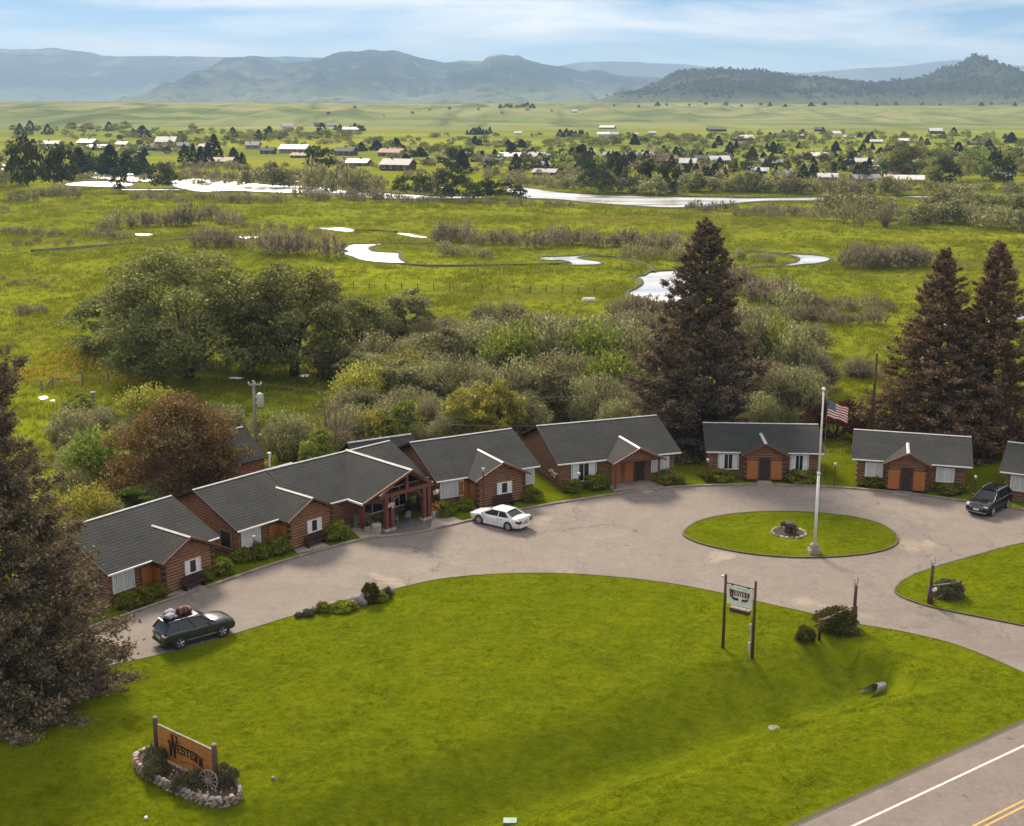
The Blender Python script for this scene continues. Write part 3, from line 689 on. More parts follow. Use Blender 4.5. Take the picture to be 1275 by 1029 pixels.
def fbm(x, y, o=6, seed=0.0, H=0.9):
    return np.array([mnoise.fractal(Vector((a, b, seed)), H, 2.0, o) for a, b in zip(x.ravel(), y.ravel())]).reshape(x.shape)
def ridged(x, y, seed=0.0):
    return np.array([mnoise.ridged_multi_fractal(Vector((a, b, seed)), 0.9, 2.1, 5, 1.0, 2.0) for a, b in zip(x.ravel(), y.ravel())]).reshape(x.shape)
def mountains(name, skyline, dist, front, back, base, mat, amp, nx=220, ny=42, seed=1.0, ns=900.0):
    px = np.array([p[0] for p in skyline], float)
    wx, wz = [], []
    for a, b in skyline:
        d = ray(a, b); wx.append(dist * d[0] / d[1]); wz.append(CAM_H + dist * d[2] / d[1])
    xs = np.linspace(wx[0], wx[-1], nx)
    H = np.interp(xs, wx, wz)
    k = np.hanning(5); k /= k.sum(); H = 0.8 * H + 0.2 * np.convolve(np.pad(H, 2, mode='edge'), k, 'valid')
    H = H + amp * 0.07 * fbm(xs / (ns * 0.22), xs * 0, 5, seed + 8)
    t = np.concatenate([np.linspace(-1, 0, ny), np.linspace(0, 1, 10)[1:]])
    T, XX = np.meshgrid(t, xs, indexing='ij')
    YY = dist + np.where(T < 0, T * front, T * back)
    XX = XX * (YY / dist) ** 0.35
    rg = ridged(XX / ns, YY / ns, seed)
    fb = fbm(XX / (ns * 0.35), YY / (ns * 0.35), 5, seed + 3)
    u = 1 - np.abs(T)
    prof = u ** 1.25
    bx = np.clip(u * (1 - u) * 4, 0, 1)
    HH = np.broadcast_to(H, T.shape)
    ZZ = base + (HH - base) * prof * (1 - 0.0 * bx) + amp * bx * (rg - 1.1) * 0.6 + amp * 0.35 * fb * np.clip(bx + 0.12, 0, 1)
    ZZ = np.minimum(ZZ, base + (HH - base) * np.clip(0.25 + u * 0.80, 0, 1) + amp * 0.08 * fb)
    ZZ = np.where(np.abs(T) > 0.98, base - 8, ZZ)
    o = link(name, numpy_mesh(name, np.stack([XX, YY, ZZ], -1).reshape(-1, 3), grid_faces(nx, len(t)), mat, True), kind='structure')
    return XX, YY, ZZ
def hill_mat(name, grass, wood, scale, lo, hi, zlo, zhi):
    m, nt, b = new_mat(name)
    co = coords(nt, True)
    sx = node(nt, 'ShaderNodeSeparateXYZ'); nt.links.new(co, sx.inputs[0])
    zr = node(nt, 'ShaderNodeMapRange'); zr.inputs[1].default_value = zlo; zr.inputs[2].default_value = zhi
    nt.links.new(sx.outputs['Z'], zr.inputs[0])
    f = noise(nt, co, scale, 6, 0.65, lo, hi)
    mu = node(nt, 'ShaderNodeMath', operation='MULTIPLY'); nt.links.new(f, mu.inputs[0]); nt.links.new(zr.outputs[0], mu.inputs[1])
    c = mix(nt, grass, wood, mu.outputs[0])
    c = mix(nt, c, tuple(x * 0.7 for x in wood), noise(nt, co, scale * 9, 3, 0.7, 0.5, 0.7))
    nt.links.new(c, b.inputs['Base Color']); b.inputs['Roughness'].default_value = 1.0; b.inputs['Specular IOR Level'].default_value = 0
    return m
hm1 = hill_mat('forested mountain', (0.17, 0.18, 0.10), (0.022, 0.032, 0.026), 0.0016, 0.36, 0.47, 20, 110)
hm2 = hill_mat('wooded butte', (0.11, 0.115, 0.055), (0.028, 0.034, 0.022), 0.004, 0.30, 0.5, 18, 45)
mountains('far_mountain', [(560, 100), (640, 92), (696, 82), (725, 77.5), (761, 76.5), (800, 78), (851, 80), (920, 88), (1000, 91), (1040, 88), (1077, 85), (1121, 83), (1156, 78), (1194, 74.5), (1225, 77), (1249, 80), (1290, 84), (1400, 88), (1500, 92)], 13500, 1800, 800, -95, hm1, 60, 150, 24, 5.0, 1200)
mountains('far_mountain', [(-400, 75), (-200, 68), (-60, 62), (0, 61.5), (40, 60.5), (69, 59.5), (103, 64), (128, 69), (155, 71), (214, 69), (241, 71), (286, 72), (345, 71), (386, 71.5), (450, 74), (520, 84), (600, 98)], 11500, 3000, 1200, -75, hm1, 150, 220, 36, 9.0, 1300)
mountains('mountain', [(150, 132), (210, 122), (259, 103), (276, 84), (293, 73), (310, 68.5), (331, 71.5), (352, 78), (366, 79), (379, 77), (414, 68), (436, 64), (461, 62.4), (494, 65), (519, 70), (555, 77), (573, 76), (600, 75), (608, 71), (616, 69.5), (631, 70), (645, 69), (656, 75), (674, 79), (699, 82), (725, 89), (739, 87.5), (757, 92), (790, 96), (815, 98), (860, 106), (920, 118), (980, 128)], 8600, 3400, 1200, -38, hm1, 150, 460, 60, 2.0, 800)
bx_, by_, bz_ = mountains('wooded_hill', [(690, 134), (710, 131), (743, 125), (779, 115.5), (815, 105), (833, 93), (847, 87.5), (869, 86.5), (911, 86), (942, 87.5), (973, 93), (1007, 95.5), (1042, 98), (1070, 103), (1083, 104), (1111, 100), (1146, 98), (1158, 93), (1173, 85), (1194, 81.5), (1203, 74), (1214.6, 68), (1228, 73), (1246, 81), (1263, 90), (1280, 97), (1350, 108), (1450, 116), (1560, 124)], 4500, 1300, 500, -6, hm2, 38, 420, 44, 4.0, 330)

# air: one closed box of thin haze round the camera and everything built
hz = MB(); hz.box(-8600, 8600, -260, 15600, -105, 488)
hm, hnt, hb = new_mat('haze air')
hnt.nodes.remove(hb)
pv = node(hnt, 'ShaderNodeVolumePrincipled')
pv.inputs['Color'].default_value = (0.50, 0.72, 1.0, 1)
pv.inputs['Density'].default_value = 0.000095
pv.inputs['Anisotropy'].default_value = 0.1
hnt.links.new(pv.outputs[0], hnt.nodes['Material Output'].inputs['Volume'])
hz.build('haze', hm, kind='stuff')

# ------------------------------------------------------------------ vegetation prototypes (meshes, shared by all copies)
def unit(v): return v / np.maximum(np.linalg.norm(v, axis=-1, keepdims=True), 1e-9)
def leaf_quads(P, size, rng, up=0.0, aspect=1.8, direction=None):
    """rhombic leaves: one little quad per leaf or spray"""
    n = len(P)
    N = unit(rng.normal(size=(n, 3)) + np.array([0, 0, up]))
    T = rng.normal(size=(n, 3)) if direction is None else direction + 0.35 * rng.normal(size=(n, 3))
    T = unit(T - (T * N).sum(-1, keepdims=True) * N)
    B = np.cross(N, T)
    s = (np.asarray(size) * rng.uniform(0.6, 1.35, n))[:, None] if not hasattr(size, 'shape') else size[:, None]
    V = np.stack([P - T * s * 0.5, P + B * s * 0.5 / aspect, P + T * s * 0.5, P - B * s * 0.5 / aspect], 1)
    return V.reshape(-1, 3)
def leaf_mesh(name, V, mat):
    return numpy_mesh(name, V, np.arange(len(V)).reshape(-1, 4), mat)
def crown(seed, H, Rad, base, nc, nleaf, leaf, mat, squash=1.0, clump=0.2, lean=0.0, core=0.25, up=0.5, shape=1.0):
    """an uneven crown: leaf clumps spread through a lobed volume, gaps between them, limbs reaching into each"""
    rng = np.random.default_rng(seed)
    C = []
    off = rng.uniform(0, 50, 3)
    while len(C) < nc:
        a = rng.uniform(0, 2 * np.pi); t = rng.uniform(0.03, 1.0)
        prof = 0.80 + 0.20 * t / 0.3 if t < 0.3 else math.sqrt(max(0.0, 1 - ((t - 0.3) / 0.72) ** 2))
        if rng.uniform(0, 1) > 0.25 + 0.75 * prof: continue
        d = np.array([math.cos(a), math.sin(a), t * 1.6])
        lob = 1 + 0.42 * mnoise.noise(Vector(d * 1.5 + off))
        lob2 = 1 + 0.30 * mnoise.noise(Vector((d[0] * 2.1, d[1] * 2.1, 9.0)) + Vector(off))
        r = rng.uniform(core, 1.0) ** 0.5 * (1 - clump * 0.6)
        C.append([d[0] * Rad * r * lob * prof, d[1] * Rad * r * lob * prof * squash, base + (H - base) * t * min(1.0, lob2) * (1 - clump * 0.25)])
    C = np.array(C)
    rad = clump * Rad * rng.uniform(0.65, 1.35, nc)
    per = np.maximum(4, (nleaf * rad ** 2 / (rad ** 2).sum()).astype(int))
    P = []
    for c, r, k in zip(C, rad, per):
        d = unit(rng.normal(size=(k, 3))); d[:, 2] = np.where(d[:, 2] < -0.2, -d[:, 2] * 0.6, d[:, 2])
        q = rng.uniform(0.35, 1.0, k) ** 0.5
        P.append(c + d * (r * q)[:, None] * np.array([1, 1, 0.85]))
    P = np.concatenate(P); P[:, 2] = np.maximum(P[:, 2], 0.12 * leaf + 0.02)
    me = leaf_mesh('crown', leaf_quads(P, leaf, rng, up), mat)
    return me, C, rad
def limbs(seed, C, base, tr, mat, n=14, lean=0.0):
    rng = random.Random(seed); mb = MB()
    top = max(c[2] for c in C)
    mb.tube([(0, 0, -0.2), (0.05 * tr, 0.1 * tr, base * 0.6), (lean, 0, base + 0.25 * (top - base))], [tr * 1.25, tr, tr * 0.6], 7)
    for i in rng.sample(range(len(C)), min(n, len(C))):
        c = C[i]; s = (lean * 0.5, 0, base * rng.uniform(0.4, 1.0)); m = ((s[0] + c[0]) * 0.42, (s[1] + c[1]) * 0.42, s[2] * 0.45 + c[2] * 0.55 + 0.05 * top)
        mb.tube([s, m, c], [tr * 0.5, tr * 0.28, tr * 0.08], 5)
    return mb.mesh('trunk', mat, True)
def tree_proto(seed, H, Rad, base, nc, nleaf, leaf, lm, bark='bark', tr=None, nl=14, **kw):
    me, C, rad = crown(seed, H, Rad, base, nc, nleaf, leaf, M[lm], **kw)
    return dict(H=H, R=Rad, parts=[('crown', me), ('trunk', limbs(seed, C, base, tr or 0.035 * H, M[bark], nl))])
def twig_proto(seed, H, Rad, nst, nleaf, leaf, lm, stem='bark_pale', spread=0.8, parts=True, base=0.25):
    """a bush of many upright stems that fan out from the ground, thin leaf along them"""
    rng = np.random.default_rng(seed)
    a = rng.uniform(0, 2 * np.pi, nst); q = np.sqrt(rng.uniform(0, 1, nst))
    foot = np.stack([np.cos(a), np.sin(a), np.zeros(nst)], 1) * (q * Rad * base)[:, None]
    dome = np.sqrt(np.clip(1 - 0.75 * q ** 2, 0.05, 1))
    tip = np.stack([np.cos(a) * q * Rad, np.sin(a) * q * Rad, H * dome * rng.uniform(0.72, 1.05, nst)], 1)
    k = rng.integers(0, nst, nleaf); t = rng.uniform(0.12, 1.0, nleaf) ** 0.7
    P = foot[k] + (tip[k] - foot[k]) * t[:, None]
    P[:, 2] = tip[k][:, 2] * t ** 1.0
    P += rng.normal(size=(nleaf, 3)) * 0.055 * Rad
    P[:, 2] = np.maximum(P[:, 2], 0.05)
    d = unit(tip - foot)[k]
    me = leaf_mesh('foliage', leaf_quads(P, leaf, rng, 0.0, 2.4, d), M[lm])
    out = [('foliage', me)]
    if parts:
        mb = MB()
        for i in range(0, nst, max(1, nst // 46)):
            f, e = foot[i], tip[i]
            m = (f + e) / 2; m[2] *= 1.15
            mb.tube([f, m, e], [0.02 * H ** 0.5, 0.014 * H ** 0.5, 0.004], 3)
        out.append(('stem', mb.mesh('stem', M[stem])))
    return dict(H=H, R=Rad, parts=out)
def spruce_proto(seed, H, Rad, nb, per, size, lm, droop=0.25, shape=0.75, ragged=0.2, bare=0.02):
    rng = np.random.default_rng(seed)
    mb = MB(); mb.tube([(0, 0, -0.3), (0, 0, H * 0.5), (0, 0, H * 0.98)], [0.028 * H, 0.016 * H, 0.02], 7)
    off = rng.uniform(0, 60, 3); PP = []; SS = []; DD = []
    for i in range(nb):
        t = bare + (1 - bare) * (i / nb) ** 1.25
        h = H * t * 0.99
        a = i * 2.39996 + rng.uniform(-0.5, 0.5)
        L = Rad * max(0.03, (1 - t)) ** shape * (1 + ragged * 2.2 * mnoise.noise(Vector((math.cos(a) * 1.4, math.sin(a) * 1.4, t * 7)) + Vector(off))) * rng.uniform(0.82, 1.1)
        el = 0.55 * t - droop * (1 - t)
        # needles gather in drooping sprays along the bough, with gaps between them
        nsp = max(3, int(2.0 + L * 2.0))
        n = int(per * (0.35 + 0.65 * L / Rad))
        k = rng.integers(0, nsp, n)
        sq = rng.uniform(0.22, 1.0, nsp) ** 0.75; sl = rng.normal(size=nsp) * 0.17 * L * (1.15 - sq); sr = (0.16 + 0.055 * L) * rng.uniform(0.6, 1.3, nsp)
        q = np.clip(sq[k] + rng.normal(size=n) * 0.5 * sr[k] / L, 0.05, 1.12)
        side = sl[k] + rng.normal(size=n) * 0.55 * sr[k]
        up = (rng.normal(size=n) * 0.38 - 0.45 * np.abs(rng.normal(size=n))) * sr[k]
        rise = np.sin(q * 1.5) * el * L + 0.16 * L * q ** 3
        x = q * L
        PP.append(np.stack([x * math.cos(a) - side * math.sin(a), x * math.sin(a) + side * math.cos(a), h + rise + up], 1))
        SS.append(np.full(n, size) * rng.uniform(0.6, 1.3, n) * (0.6 + 0.4 * L / Rad))
        DD.append(np.tile(np.array([math.cos(a), math.sin(a), -0.15]), (n, 1)) + rng.normal(size=(n, 3)) * 0.45)
        if i % 3 == 0 and L > 0.25 * Rad:
            mb.tube([(0, 0, h), (math.cos(a) * L * 0.5, math.sin(a) * L * 0.5, h + el * L * 0.5), (math.cos(a) * L * 0.85, math.sin(a) * L * 0.85, h + el * L * 0.8)], [0.05 + 0.004 * L, 0.03, 0.01], 4)
    P = np.concatenate(PP); P[:, 2] = np.maximum(P[:, 2], 0.05)
    me = leaf_mesh('crown', leaf_quads(P, np.concatenate(SS), rng, 0.6, 2.0, np.concatenate(DD)), M[lm])
    return dict(H=H, R=Rad, parts=[('crown', me), ('trunk', mb.mesh('trunk', M['bark'], True))])
def far_conifer(seed, lm='lf_conifer'):
    rng = np.random.default_rng(seed); n = 420
    t = rng.uniform(0.0, 1, n) ** 1.3; a = rng.uniform(0, 6.28, n)
    r = (1 - t) ** 0.75 * (0.75 + 0.3 * rng.uniform(0, 1, n)) * (1 + 0.25 * np.sin(a * 3 + t * 9))
    P = np.stack([np.cos(a) * r * 0.3, np.sin(a) * r * 0.3, 0.05 + t * 0.95], 1)
    V = leaf_quads(P, 0.13, rng, 0.4)
    return dict(H=1.0, R=0.3, parts=[('crown', leaf_mesh('conifer_tree', V, M[lm]))])
def far_tree(seed, lm, Rad=0.5, base=0.12, n=900, leaf=0.105, nc=34):
    me, C, r = crown(seed, 1.0, Rad, base, nc, n, leaf, M[lm], clump=0.34, core=0.3)
    return dict(H=1.0, R=Rad, parts=[('crown', me)])
def far_bush(seed, lm, Rad=0.75):
    p = twig_proto(seed, 1.0, Rad, 60, 560, 0.17, lm, parts=False, spread=1.0, base=0.75)
    return p

P = {}
P['spruce_big'] = spruce_proto(11, 24, 7.2, 340, 900, 0.26, 'lf_spruce', 0.30, 0.66, 0.20)
P['spruce_col'] = spruce_proto(12, 21, 5.4, 340, 560, 0.28, 'lf_spruce', 0.22, 0.62, 0.17)
P['spruce_tall'] = spruce_proto(13, 20, 5.2, 300, 480, 0.28, 'lf_spruce_red', 0.12, 0.72, 0.25)
P['willow_big'] = tree_proto(21, 14.5, 12.5, 0.9, 230, 46000, 0.40, 'lf_willow', tr=0.55, nl=26, clump=0.15, squash=0.8)
P['willow_mid'] = tree_proto(22, 13, 7.5, 1.6, 130, 22000, 0.40, 'lf_willow', tr=0.5, nl=18, clump=0.2)
P['willow_side'] = tree_proto(23, 9.5, 6.0, 0.1, 90, 13000, 0.40, 'lf_willow', tr=0.3, clump=0.22)
P['green_tree'] = tree_proto(31, 7.0, 3.4, 0.1, 70, 10000, 0.30, 'lf_green', tr=0.16, clump=0.24)
P['bright_tree'] = tree_proto(32, 5.8, 3.2, 0.05, 70, 11000, 0.26, 'lf_yellow', tr=0.14, clump=0.24)
P['olive_tree'] = tree_proto(33, 7.0, 3.6, 0.1, 70, 10000, 0.30, 'lf_olive', tr=0.16, clump=0.22)
P['olive_tree_b'] = tree_proto(34, 6.5, 3.4, 0.05, 66, 9500, 0.30, 'lf_olive', tr=0.14, clump=0.25)
P['russet_bush'] = tree_proto(35, 7.0, 5.4, 0.2, 150, 32000, 0.23, 'lf_russet', tr=0.12, nl=24, clump=0.2)
P['maroon_bush'] = tree_proto(36, 3.6, 2.6, 0.2, 50, 5000, 0.22, 'lf_maroon', tr=0.1, clump=0.26)
P['grey_willow'] = twig_proto(41, 5.0, 3.2, 260, 5200, 0.34, 'lf_grey')
P['olive_willow'] = twig_proto(42, 5.5, 3.0, 240, 6000, 0.32, 'lf_olive')
P['green_willow'] = twig_proto(43, 5.0, 3.0, 220, 6000, 0.32, 'lf_green')
P['yellow_willow'] = twig_proto(44, 4.5, 3.2, 240, 6500, 0.28, 'lf_yellow')
P['brush_a'] = twig_proto(47, 7.0, 3.6, 300, 9500, 0.30, 'lf_olive', base=0.45)
P['brush_b'] = twig_proto(48, 6.5, 3.4, 280, 8500, 0.28, 'lf_olive', base=0.5)
P['bare_tree'] = twig_proto(45, 7.5, 3.0, 150, 1500, 0.25, 'lf_grey', base=0.1)
P['hedge'] = tree_proto(51, 1.2, 1.0, 0.0, 60, 6500, 0.13, 'lf_hedge', tr=0.05, nl=8, clump=0.32, core=0.5)
P['juniper'] = tree_proto(52, 1.5, 1.3, 0.0, 60, 6500, 0.13, 'lf_juniper', tr=0.05, nl=8, clump=0.3, core=0.5)
P['clipped'] = tree_proto(53, 1.7, 1.25, 0.0, 110, 9000, 0.12, 'lf_clipped', tr=0.06, nl=8, clump=0.24, core=0.7)
for i in range(3):
    P['fc%d' % i] = far_conifer(60 + i)
    P['ft%d' % i] = far_tree(70 + i, 'lf_town', 0.48 + 0.08 * i)
    P['fd%d' % i] = far_tree(80 + i, 'lf_dark', 0.55)
    P['fo%d' % i] = far_tree(85 + i, 'lf_olive', 0.6, 0.03)
    P['fg%d' % i] = far_bush(90 + i, 'lf_grey', 0.9)
    P['fw%d' % i] = far_bush(95 + i, 'lf_olive', 0.9)
PRNG = random.Random(5)
def plant(key, px, py, hpx, name, label, cat, group=None, wpx=None, single=None, jit=0.0):
    """one plant: base at a pixel, height (and width) as measured on the photograph, standing on the ground there"""
    pr = P[key]
    p = G(px, py); s = mpp(p)
    sz = hpx / s / pr['H']
    sx = sz if wpx is None else wpx / s / (2 * pr['R'])
    sc = (sx, sx, sz); rz = PRNG.uniform(0, 6.28)
    if len(pr['parts']) == 1:
        return link(name, pr['parts'][0][1], None, p, rz, sc, label, cat, group)
    o = link(name, None, None, p, rz, sc, label, cat, group)
    for pn, me in pr['parts']: link(pn, me, o)
    return o
ORD = ['leftmost', 'second from left', 'third from left', 'fourth from left', 'fifth from left', 'sixth from left', 'seventh from left', 'eighth from left', 'ninth from left', 'tenth from left', 'eleventh from left', 'twelfth from left']
def row(keys, x0, x1, y0, y1, n, h, name, what, group, cat='bush', wr=1.0, hj=0.3, yj=2.0, seed=0):
    """a row or thicket of n plants along the picture from x0 to x1; each label counts from the left"""
    rng = random.Random(seed + int(x0 * 3 + y0 * 7))
    nch = max(1, math.ceil(n / 12)); per = math.ceil(n / nch)
    parts = {1: [''], 2: ['left half', 'right half'], 3: ['left third', 'middle third', 'right third'], 4: ['first quarter', 'second quarter', 'third quarter', 'last quarter']}.get(nch) or ['first fifth', 'second fifth', 'middle fifth', 'fourth fifth', 'last fifth']
    for i in range(n):
        t = (i + 0.5 + rng.uniform(-0.3, 0.3)) / n
        hh = h * rng.uniform(1 - hj, 1 + hj)
        lab = (what.replace('the ', '', 1) if n == 1 else ORD[i % per] + ' of ' + what if nch == 1 else ORD[i % per] + ', ' + parts[i // per] + ' of ' + what)
        if n == 1: lab = 'the ' + lab
        plant(rng.choice(keys), x0 + (x1 - x0) * t, y0 + (y1 - y0) * t + rng.uniform(-yj, yj), hh, name, lab, cat, group, wpx=hh * wr * rng.uniform(1.1, 1.7))

# spruces
def spruce(key, px, py, hpx, wpx, label):
    plant(key, px, py, hpx, 'spruce_tree', label, 'spruce', 'tall spruces', wpx)
spruce('spruce_big', -8, 866, 485, 318, 'huge grey brown spruce filling the left edge beside the parked grey car')
spruce('spruce_col', 869, 556, 278, 176, 'dense dark columnar spruce behind the cabins, left of the flagpole')
spruce('spruce_tall', 1158, 556, 246, 170, 'russet brown spruce behind the cabin, left one of the pair right of the flagpole')
spruce('spruce_tall', 1222, 560, 258, 172, 'darkest spruce at the right edge, right one of the pair behind the cabins')

# big willows in the pasture
plant('willow_big', 236, 470, 152, 'willow_tree', 'huge spreading dark olive willow standing alone in the pasture', 'willow tree', 'pasture willows', 284)
plant('willow_mid', 366, 468, 138, 'willow_tree', 'tall willow with a bare dark trunk, right of the huge spreading willow', 'willow tree', 'pasture willows', 176)
plant('willow_side', 150, 440, 78, 'willow_tree', 'low rounded willow at the left skirt of the huge spreading willow', 'willow tree', 'pasture willows', 130)
plant('willow_side', 440, 442, 72, 'willow_tree', 'small dull willow right of the tall bare-trunked willow', 'willow tree', 'pasture willows', 110)

# thicket behind the cabins: (kind, x, y of base, height, width, label)
TH = [
 ('olive_tree', 512, 432, 74, 80, 'dark rounded willow top rising above the thicket, right of the pasture willows'),
 ('grey_willow', 470, 436, 48, 70, 'grey brown willow clump just right of the pasture willows'),
 ('grey_willow', 560, 430, 36, 70, 'low grey willow at the meadow edge, left of the upright pale sapling pair'),
 ('olive_willow', 604, 412, 38, 46, 'upright pale sapling at the meadow edge above the thicket, left of a pair'),
 ('olive_willow', 636, 412, 40, 50, 'upright pale sapling at the meadow edge above the thicket, right of a pair'),
 ('olive_willow', 420, 470, 46, 80, 'dull olive willow under the right side of the pasture willows'),
 ('olive_tree_b', 545, 470, 62, 90, 'rounded dull green bush in the thicket behind the office roof'),
 ('olive_tree', 600, 462, 66, 90, 'broad olive bush in the thicket, behind the bright green bushes'),
 ('green_willow', 640, 478, 84, 96, 'tall green willow in the middle of the thicket, left of centre'),
 ('olive_willow', 690, 478, 90, 96, 'tall dull green willow in the middle of the thicket'),
 ('green_willow', 738, 480, 90, 100, 'tall green willow in the thicket, left of the columnar spruce'),
 ('olive_willow', 790, 482, 84, 90, 'olive willow touching the left side of the columnar spruce'),
 ('grey_willow', 800, 436, 52, 86, 'grey leafless willow above the thicket, left of the columnar spruce'),
 ('grey_willow', 735, 428, 36, 90, 'low pale brown willow at the far edge of the thicket'),
 ('grey_willow', 675, 424, 30, 70, 'low grey willow at the far edge of the thicket below the meadow'),
 ('olive_tree_b', 688, 522, 66, 80, 'olive bush behind the roof of the cabin with the flower-hung gable'),
 ('olive_tree', 740, 528, 66, 84, 'brownish olive bush behind the middle of the roof nearest the columnar spruce'),
 ('grey_willow', 790, 532, 48, 90, 'brown twiggy bush under the columnar spruce'),
 ('olive_tree', 500, 512, 66, 90, 'pale olive bush right of the bare reddish tree'),
 ('yellow_willow', 452, 518, 72, 90, 'tall yellow green willow just behind the bare reddish tree'),
 ('yellow_willow', 500, 490, 56, 80, 'yellow green willow in the thicket above the office roof'),
 ('olive_willow', 470, 470, 60, 84, 'dull willow filling the gap right of the tall bare-trunked willow'),
 ('olive_tree', 520, 474, 58, 84, 'round olive bush between the dark rounded willow and the yellow green bushes'),
 ('olive_tree_b', 575, 506, 70, 90, 'dull green bush just above the left bright green bush'),
 ('olive_willow', 648, 516, 76, 80, 'upright olive willow just right of the bright green bushes'),
 ('olive_tree', 700, 500, 70, 96, 'broad dull bush in the thicket centre above the longest cabin roof'),
 ('green_willow', 760, 508, 76, 90, 'pale green willow above the right half of the longest cabin roof'),
 ('olive_willow', 808, 512, 70, 80, 'olive willow at the left foot of the columnar spruce'),
 ('olive_tree_b', 612, 440, 50, 84, 'dull rounded bush under the pale saplings at the meadow edge'),
 ('olive_willow', 662, 446, 60, 84, 'dull upright willow below the low grey willows of the meadow edge'),
 ('olive_tree', 712, 450, 56, 90, 'rounded olive bush below the pale brown willow of the far thicket edge'),
 ('olive_willow', 764, 452, 60, 86, 'dull willow left of the grey leafless willow near the columnar spruce'),
 ('grey_willow', 582, 460, 48, 70, 'grey brown shrub in the thicket left of the broad olive bush'),
 ('olive_tree_b', 455, 480, 44, 80, 'low dull bush beneath the small willow right of the pasture willows'),
 ('green_willow', 470, 590, 46, 60, 'green shrub peeping over the office ridge'),
 ('olive_tree_b', 660, 540, 44, 60, 'olive shrub between the middle cabin roof and the longest cabin roof'),
 ('olive_willow', 290, 560, 60, 60, 'yellowish green shrub right of the large russet bush'),
 ('green_tree', 100, 520, 30, 50, 'low green shrub below the pasture fence'),
 ('olive_willow', 925, 430, 56, 70, 'olive shrub beside the upper right flank of the columnar spruce'),
 ('olive_tree', 965, 436, 40, 76, 'rounded dull bush right of the columnar spruce, below the grey bushes'),
 ('olive_willow', 1010, 440, 40, 60, 'low olive shrub at the thicket edge above the flag'),
 ('olive_tree_b', 905, 520, 60, 60, 'dull bush against the right foot of the columnar spruce'),
 ('bare_tree', 415, 578, 104, 74, 'bare reddish tree with fanned upright stems behind the office'),
 ('yellow_willow', 455, 562, 56, 66, 'bright yellow green bush at the foot of the bare reddish tree'),
 ('green_tree', 500, 556, 58, 70, 'green bush behind the left end of the middle cabin roof'),
 ('grey_willow', 534, 548, 52, 40, 'thin brown twiggy shrub left of the bright green bushes'),
 ('yellow_willow', 512, 540, 44, 56, 'small yellowish bush left of the bright green bushes'),
 ('bright_tree', 578, 552, 70, 74, 'bright green bush behind the middle cabin roof, left one of two'),
 ('bright_tree', 618, 550, 80, 76, 'bright green bush behind the middle cabin roof, taller right one of two'),
 ('olive_tree_b', 360, 572, 66, 76, 'dull green bush right of the transformer pole'),
 ('green_tree', 398, 590, 56, 60, 'leafy green bush against the office roof'),
 ('green_willow', 330, 546, 40, 50, 'small green shrub at the foot of the transformer pole'),
 ('russet_bush', 226, 622, 124, 182, 'large russet brown bush behind the left cabins'),
 ('yellow_willow', 186, 530, 54, 96, 'pale green willow above the large russet bush'),
 ('green_willow', 120, 606, 82, 84, 'green willow between the left spruce and the russet bush'),
 ('yellow_willow', 112, 664, 66, 84, 'yellow green bush low beside the left spruce'),
 ('olive_willow', 92, 562, 60, 70, 'brownish tall weeds beside the upper left spruce boughs'),
 ('green_tree', 170, 648, 44, 70, 'leafy bush against the leftmost cabin roof'),
 ('olive_willow', 930, 474, 92, 74, 'pale upright olive willow touching the right side of the columnar spruce'),
 ('green_willow', 962, 470, 84, 74, 'pale green willow right of the columnar spruce'),
 ('olive_willow', 990, 480, 80, 70, 'olive willow behind the flagpole top'),
 ('olive_tree', 948, 524, 84, 76, 'tall dull green bush behind the roof left of the flagpole'),
 ('olive_willow', 990, 524, 72, 70, 'dull olive bush just left of the flag'),
 ('grey_willow', 1022, 488, 50, 46, 'grey twiggy willow behind the flag'),
 ('maroon_bush', 1040, 548, 54, 80, 'dark maroon rounded bush behind the flagpole'),
 ('grey_willow', 1070, 470, 26, 50, 'low grey shrub left of the plain utility pole'),
 ('olive_willow', 1076, 545, 40, 40, 'low shrub at the foot of the plain utility pole'),
]
for ti, (k, x, y, h, w, lab) in enumerate(TH):
    if k in ('olive_tree', 'olive_tree_b') and ti % 3: k = 'brush_a' if ti % 2 else 'brush_b'
    plant(k, x, y, h, 'thicket_tree' if P[k]['H'] > 5.6 else 'thicket_bush', lab, 'tree' if P[k]['H'] > 5.6 else 'bush', 'thicket behind the cabins', w)

GW, OW = ['fg0', 'fg1', 'fg2'], ['fw0', 'fw1', 'fw2']
MIX = GW + OW
# shrubs of the flood plain
row(MIX, 84, 112, 247, 247, 1, 17, 'willow_bush', 'the rounded willow bushes at the bend of the river', 'willow bushes by the river')
row(OW + GW, 165, 352, 250, 252, 14, 13, 'willow_bush', 'the low willows along the left near bank', 'near bank willows on the left')
row(GW, 370, 500, 247, 252, 9, 14, 'willow_bush', 'the grey near-bank bushes left of the round trees', 'near bank willows')
row(GW, 500, 720, 253, 258, 14, 10, 'willow_bush', 'the low grey near-bank bushes under the round trees', 'near bank low bushes')
row(OW, 120, 176, 290, 282, 4, 20, 'willow_bush', 'the dark bushes in the left meadow clump', 'left meadow bushes')
row(MIX, 104, 165, 296, 296, 5, 14, 'willow_bush', 'the low bushes in front of the left meadow clump', 'left meadow low bushes')
row(GW, 165, 240, 282, 280, 6, 22, 'willow_bush', 'the grey bushes in the middle of the left meadow', 'left meadow grey bushes')
row(OW, 226, 232, 282, 282, 1, 32, 'willow_bush', 'the taller dark willows standing above the left meadow bushes', 'left meadow tall willow', wr=0.5)
row(GW, 248, 298, 270, 284, 5, 17, 'willow_bush', 'the round grey bushes right of the left meadow clump', 'left meadow round bushes')
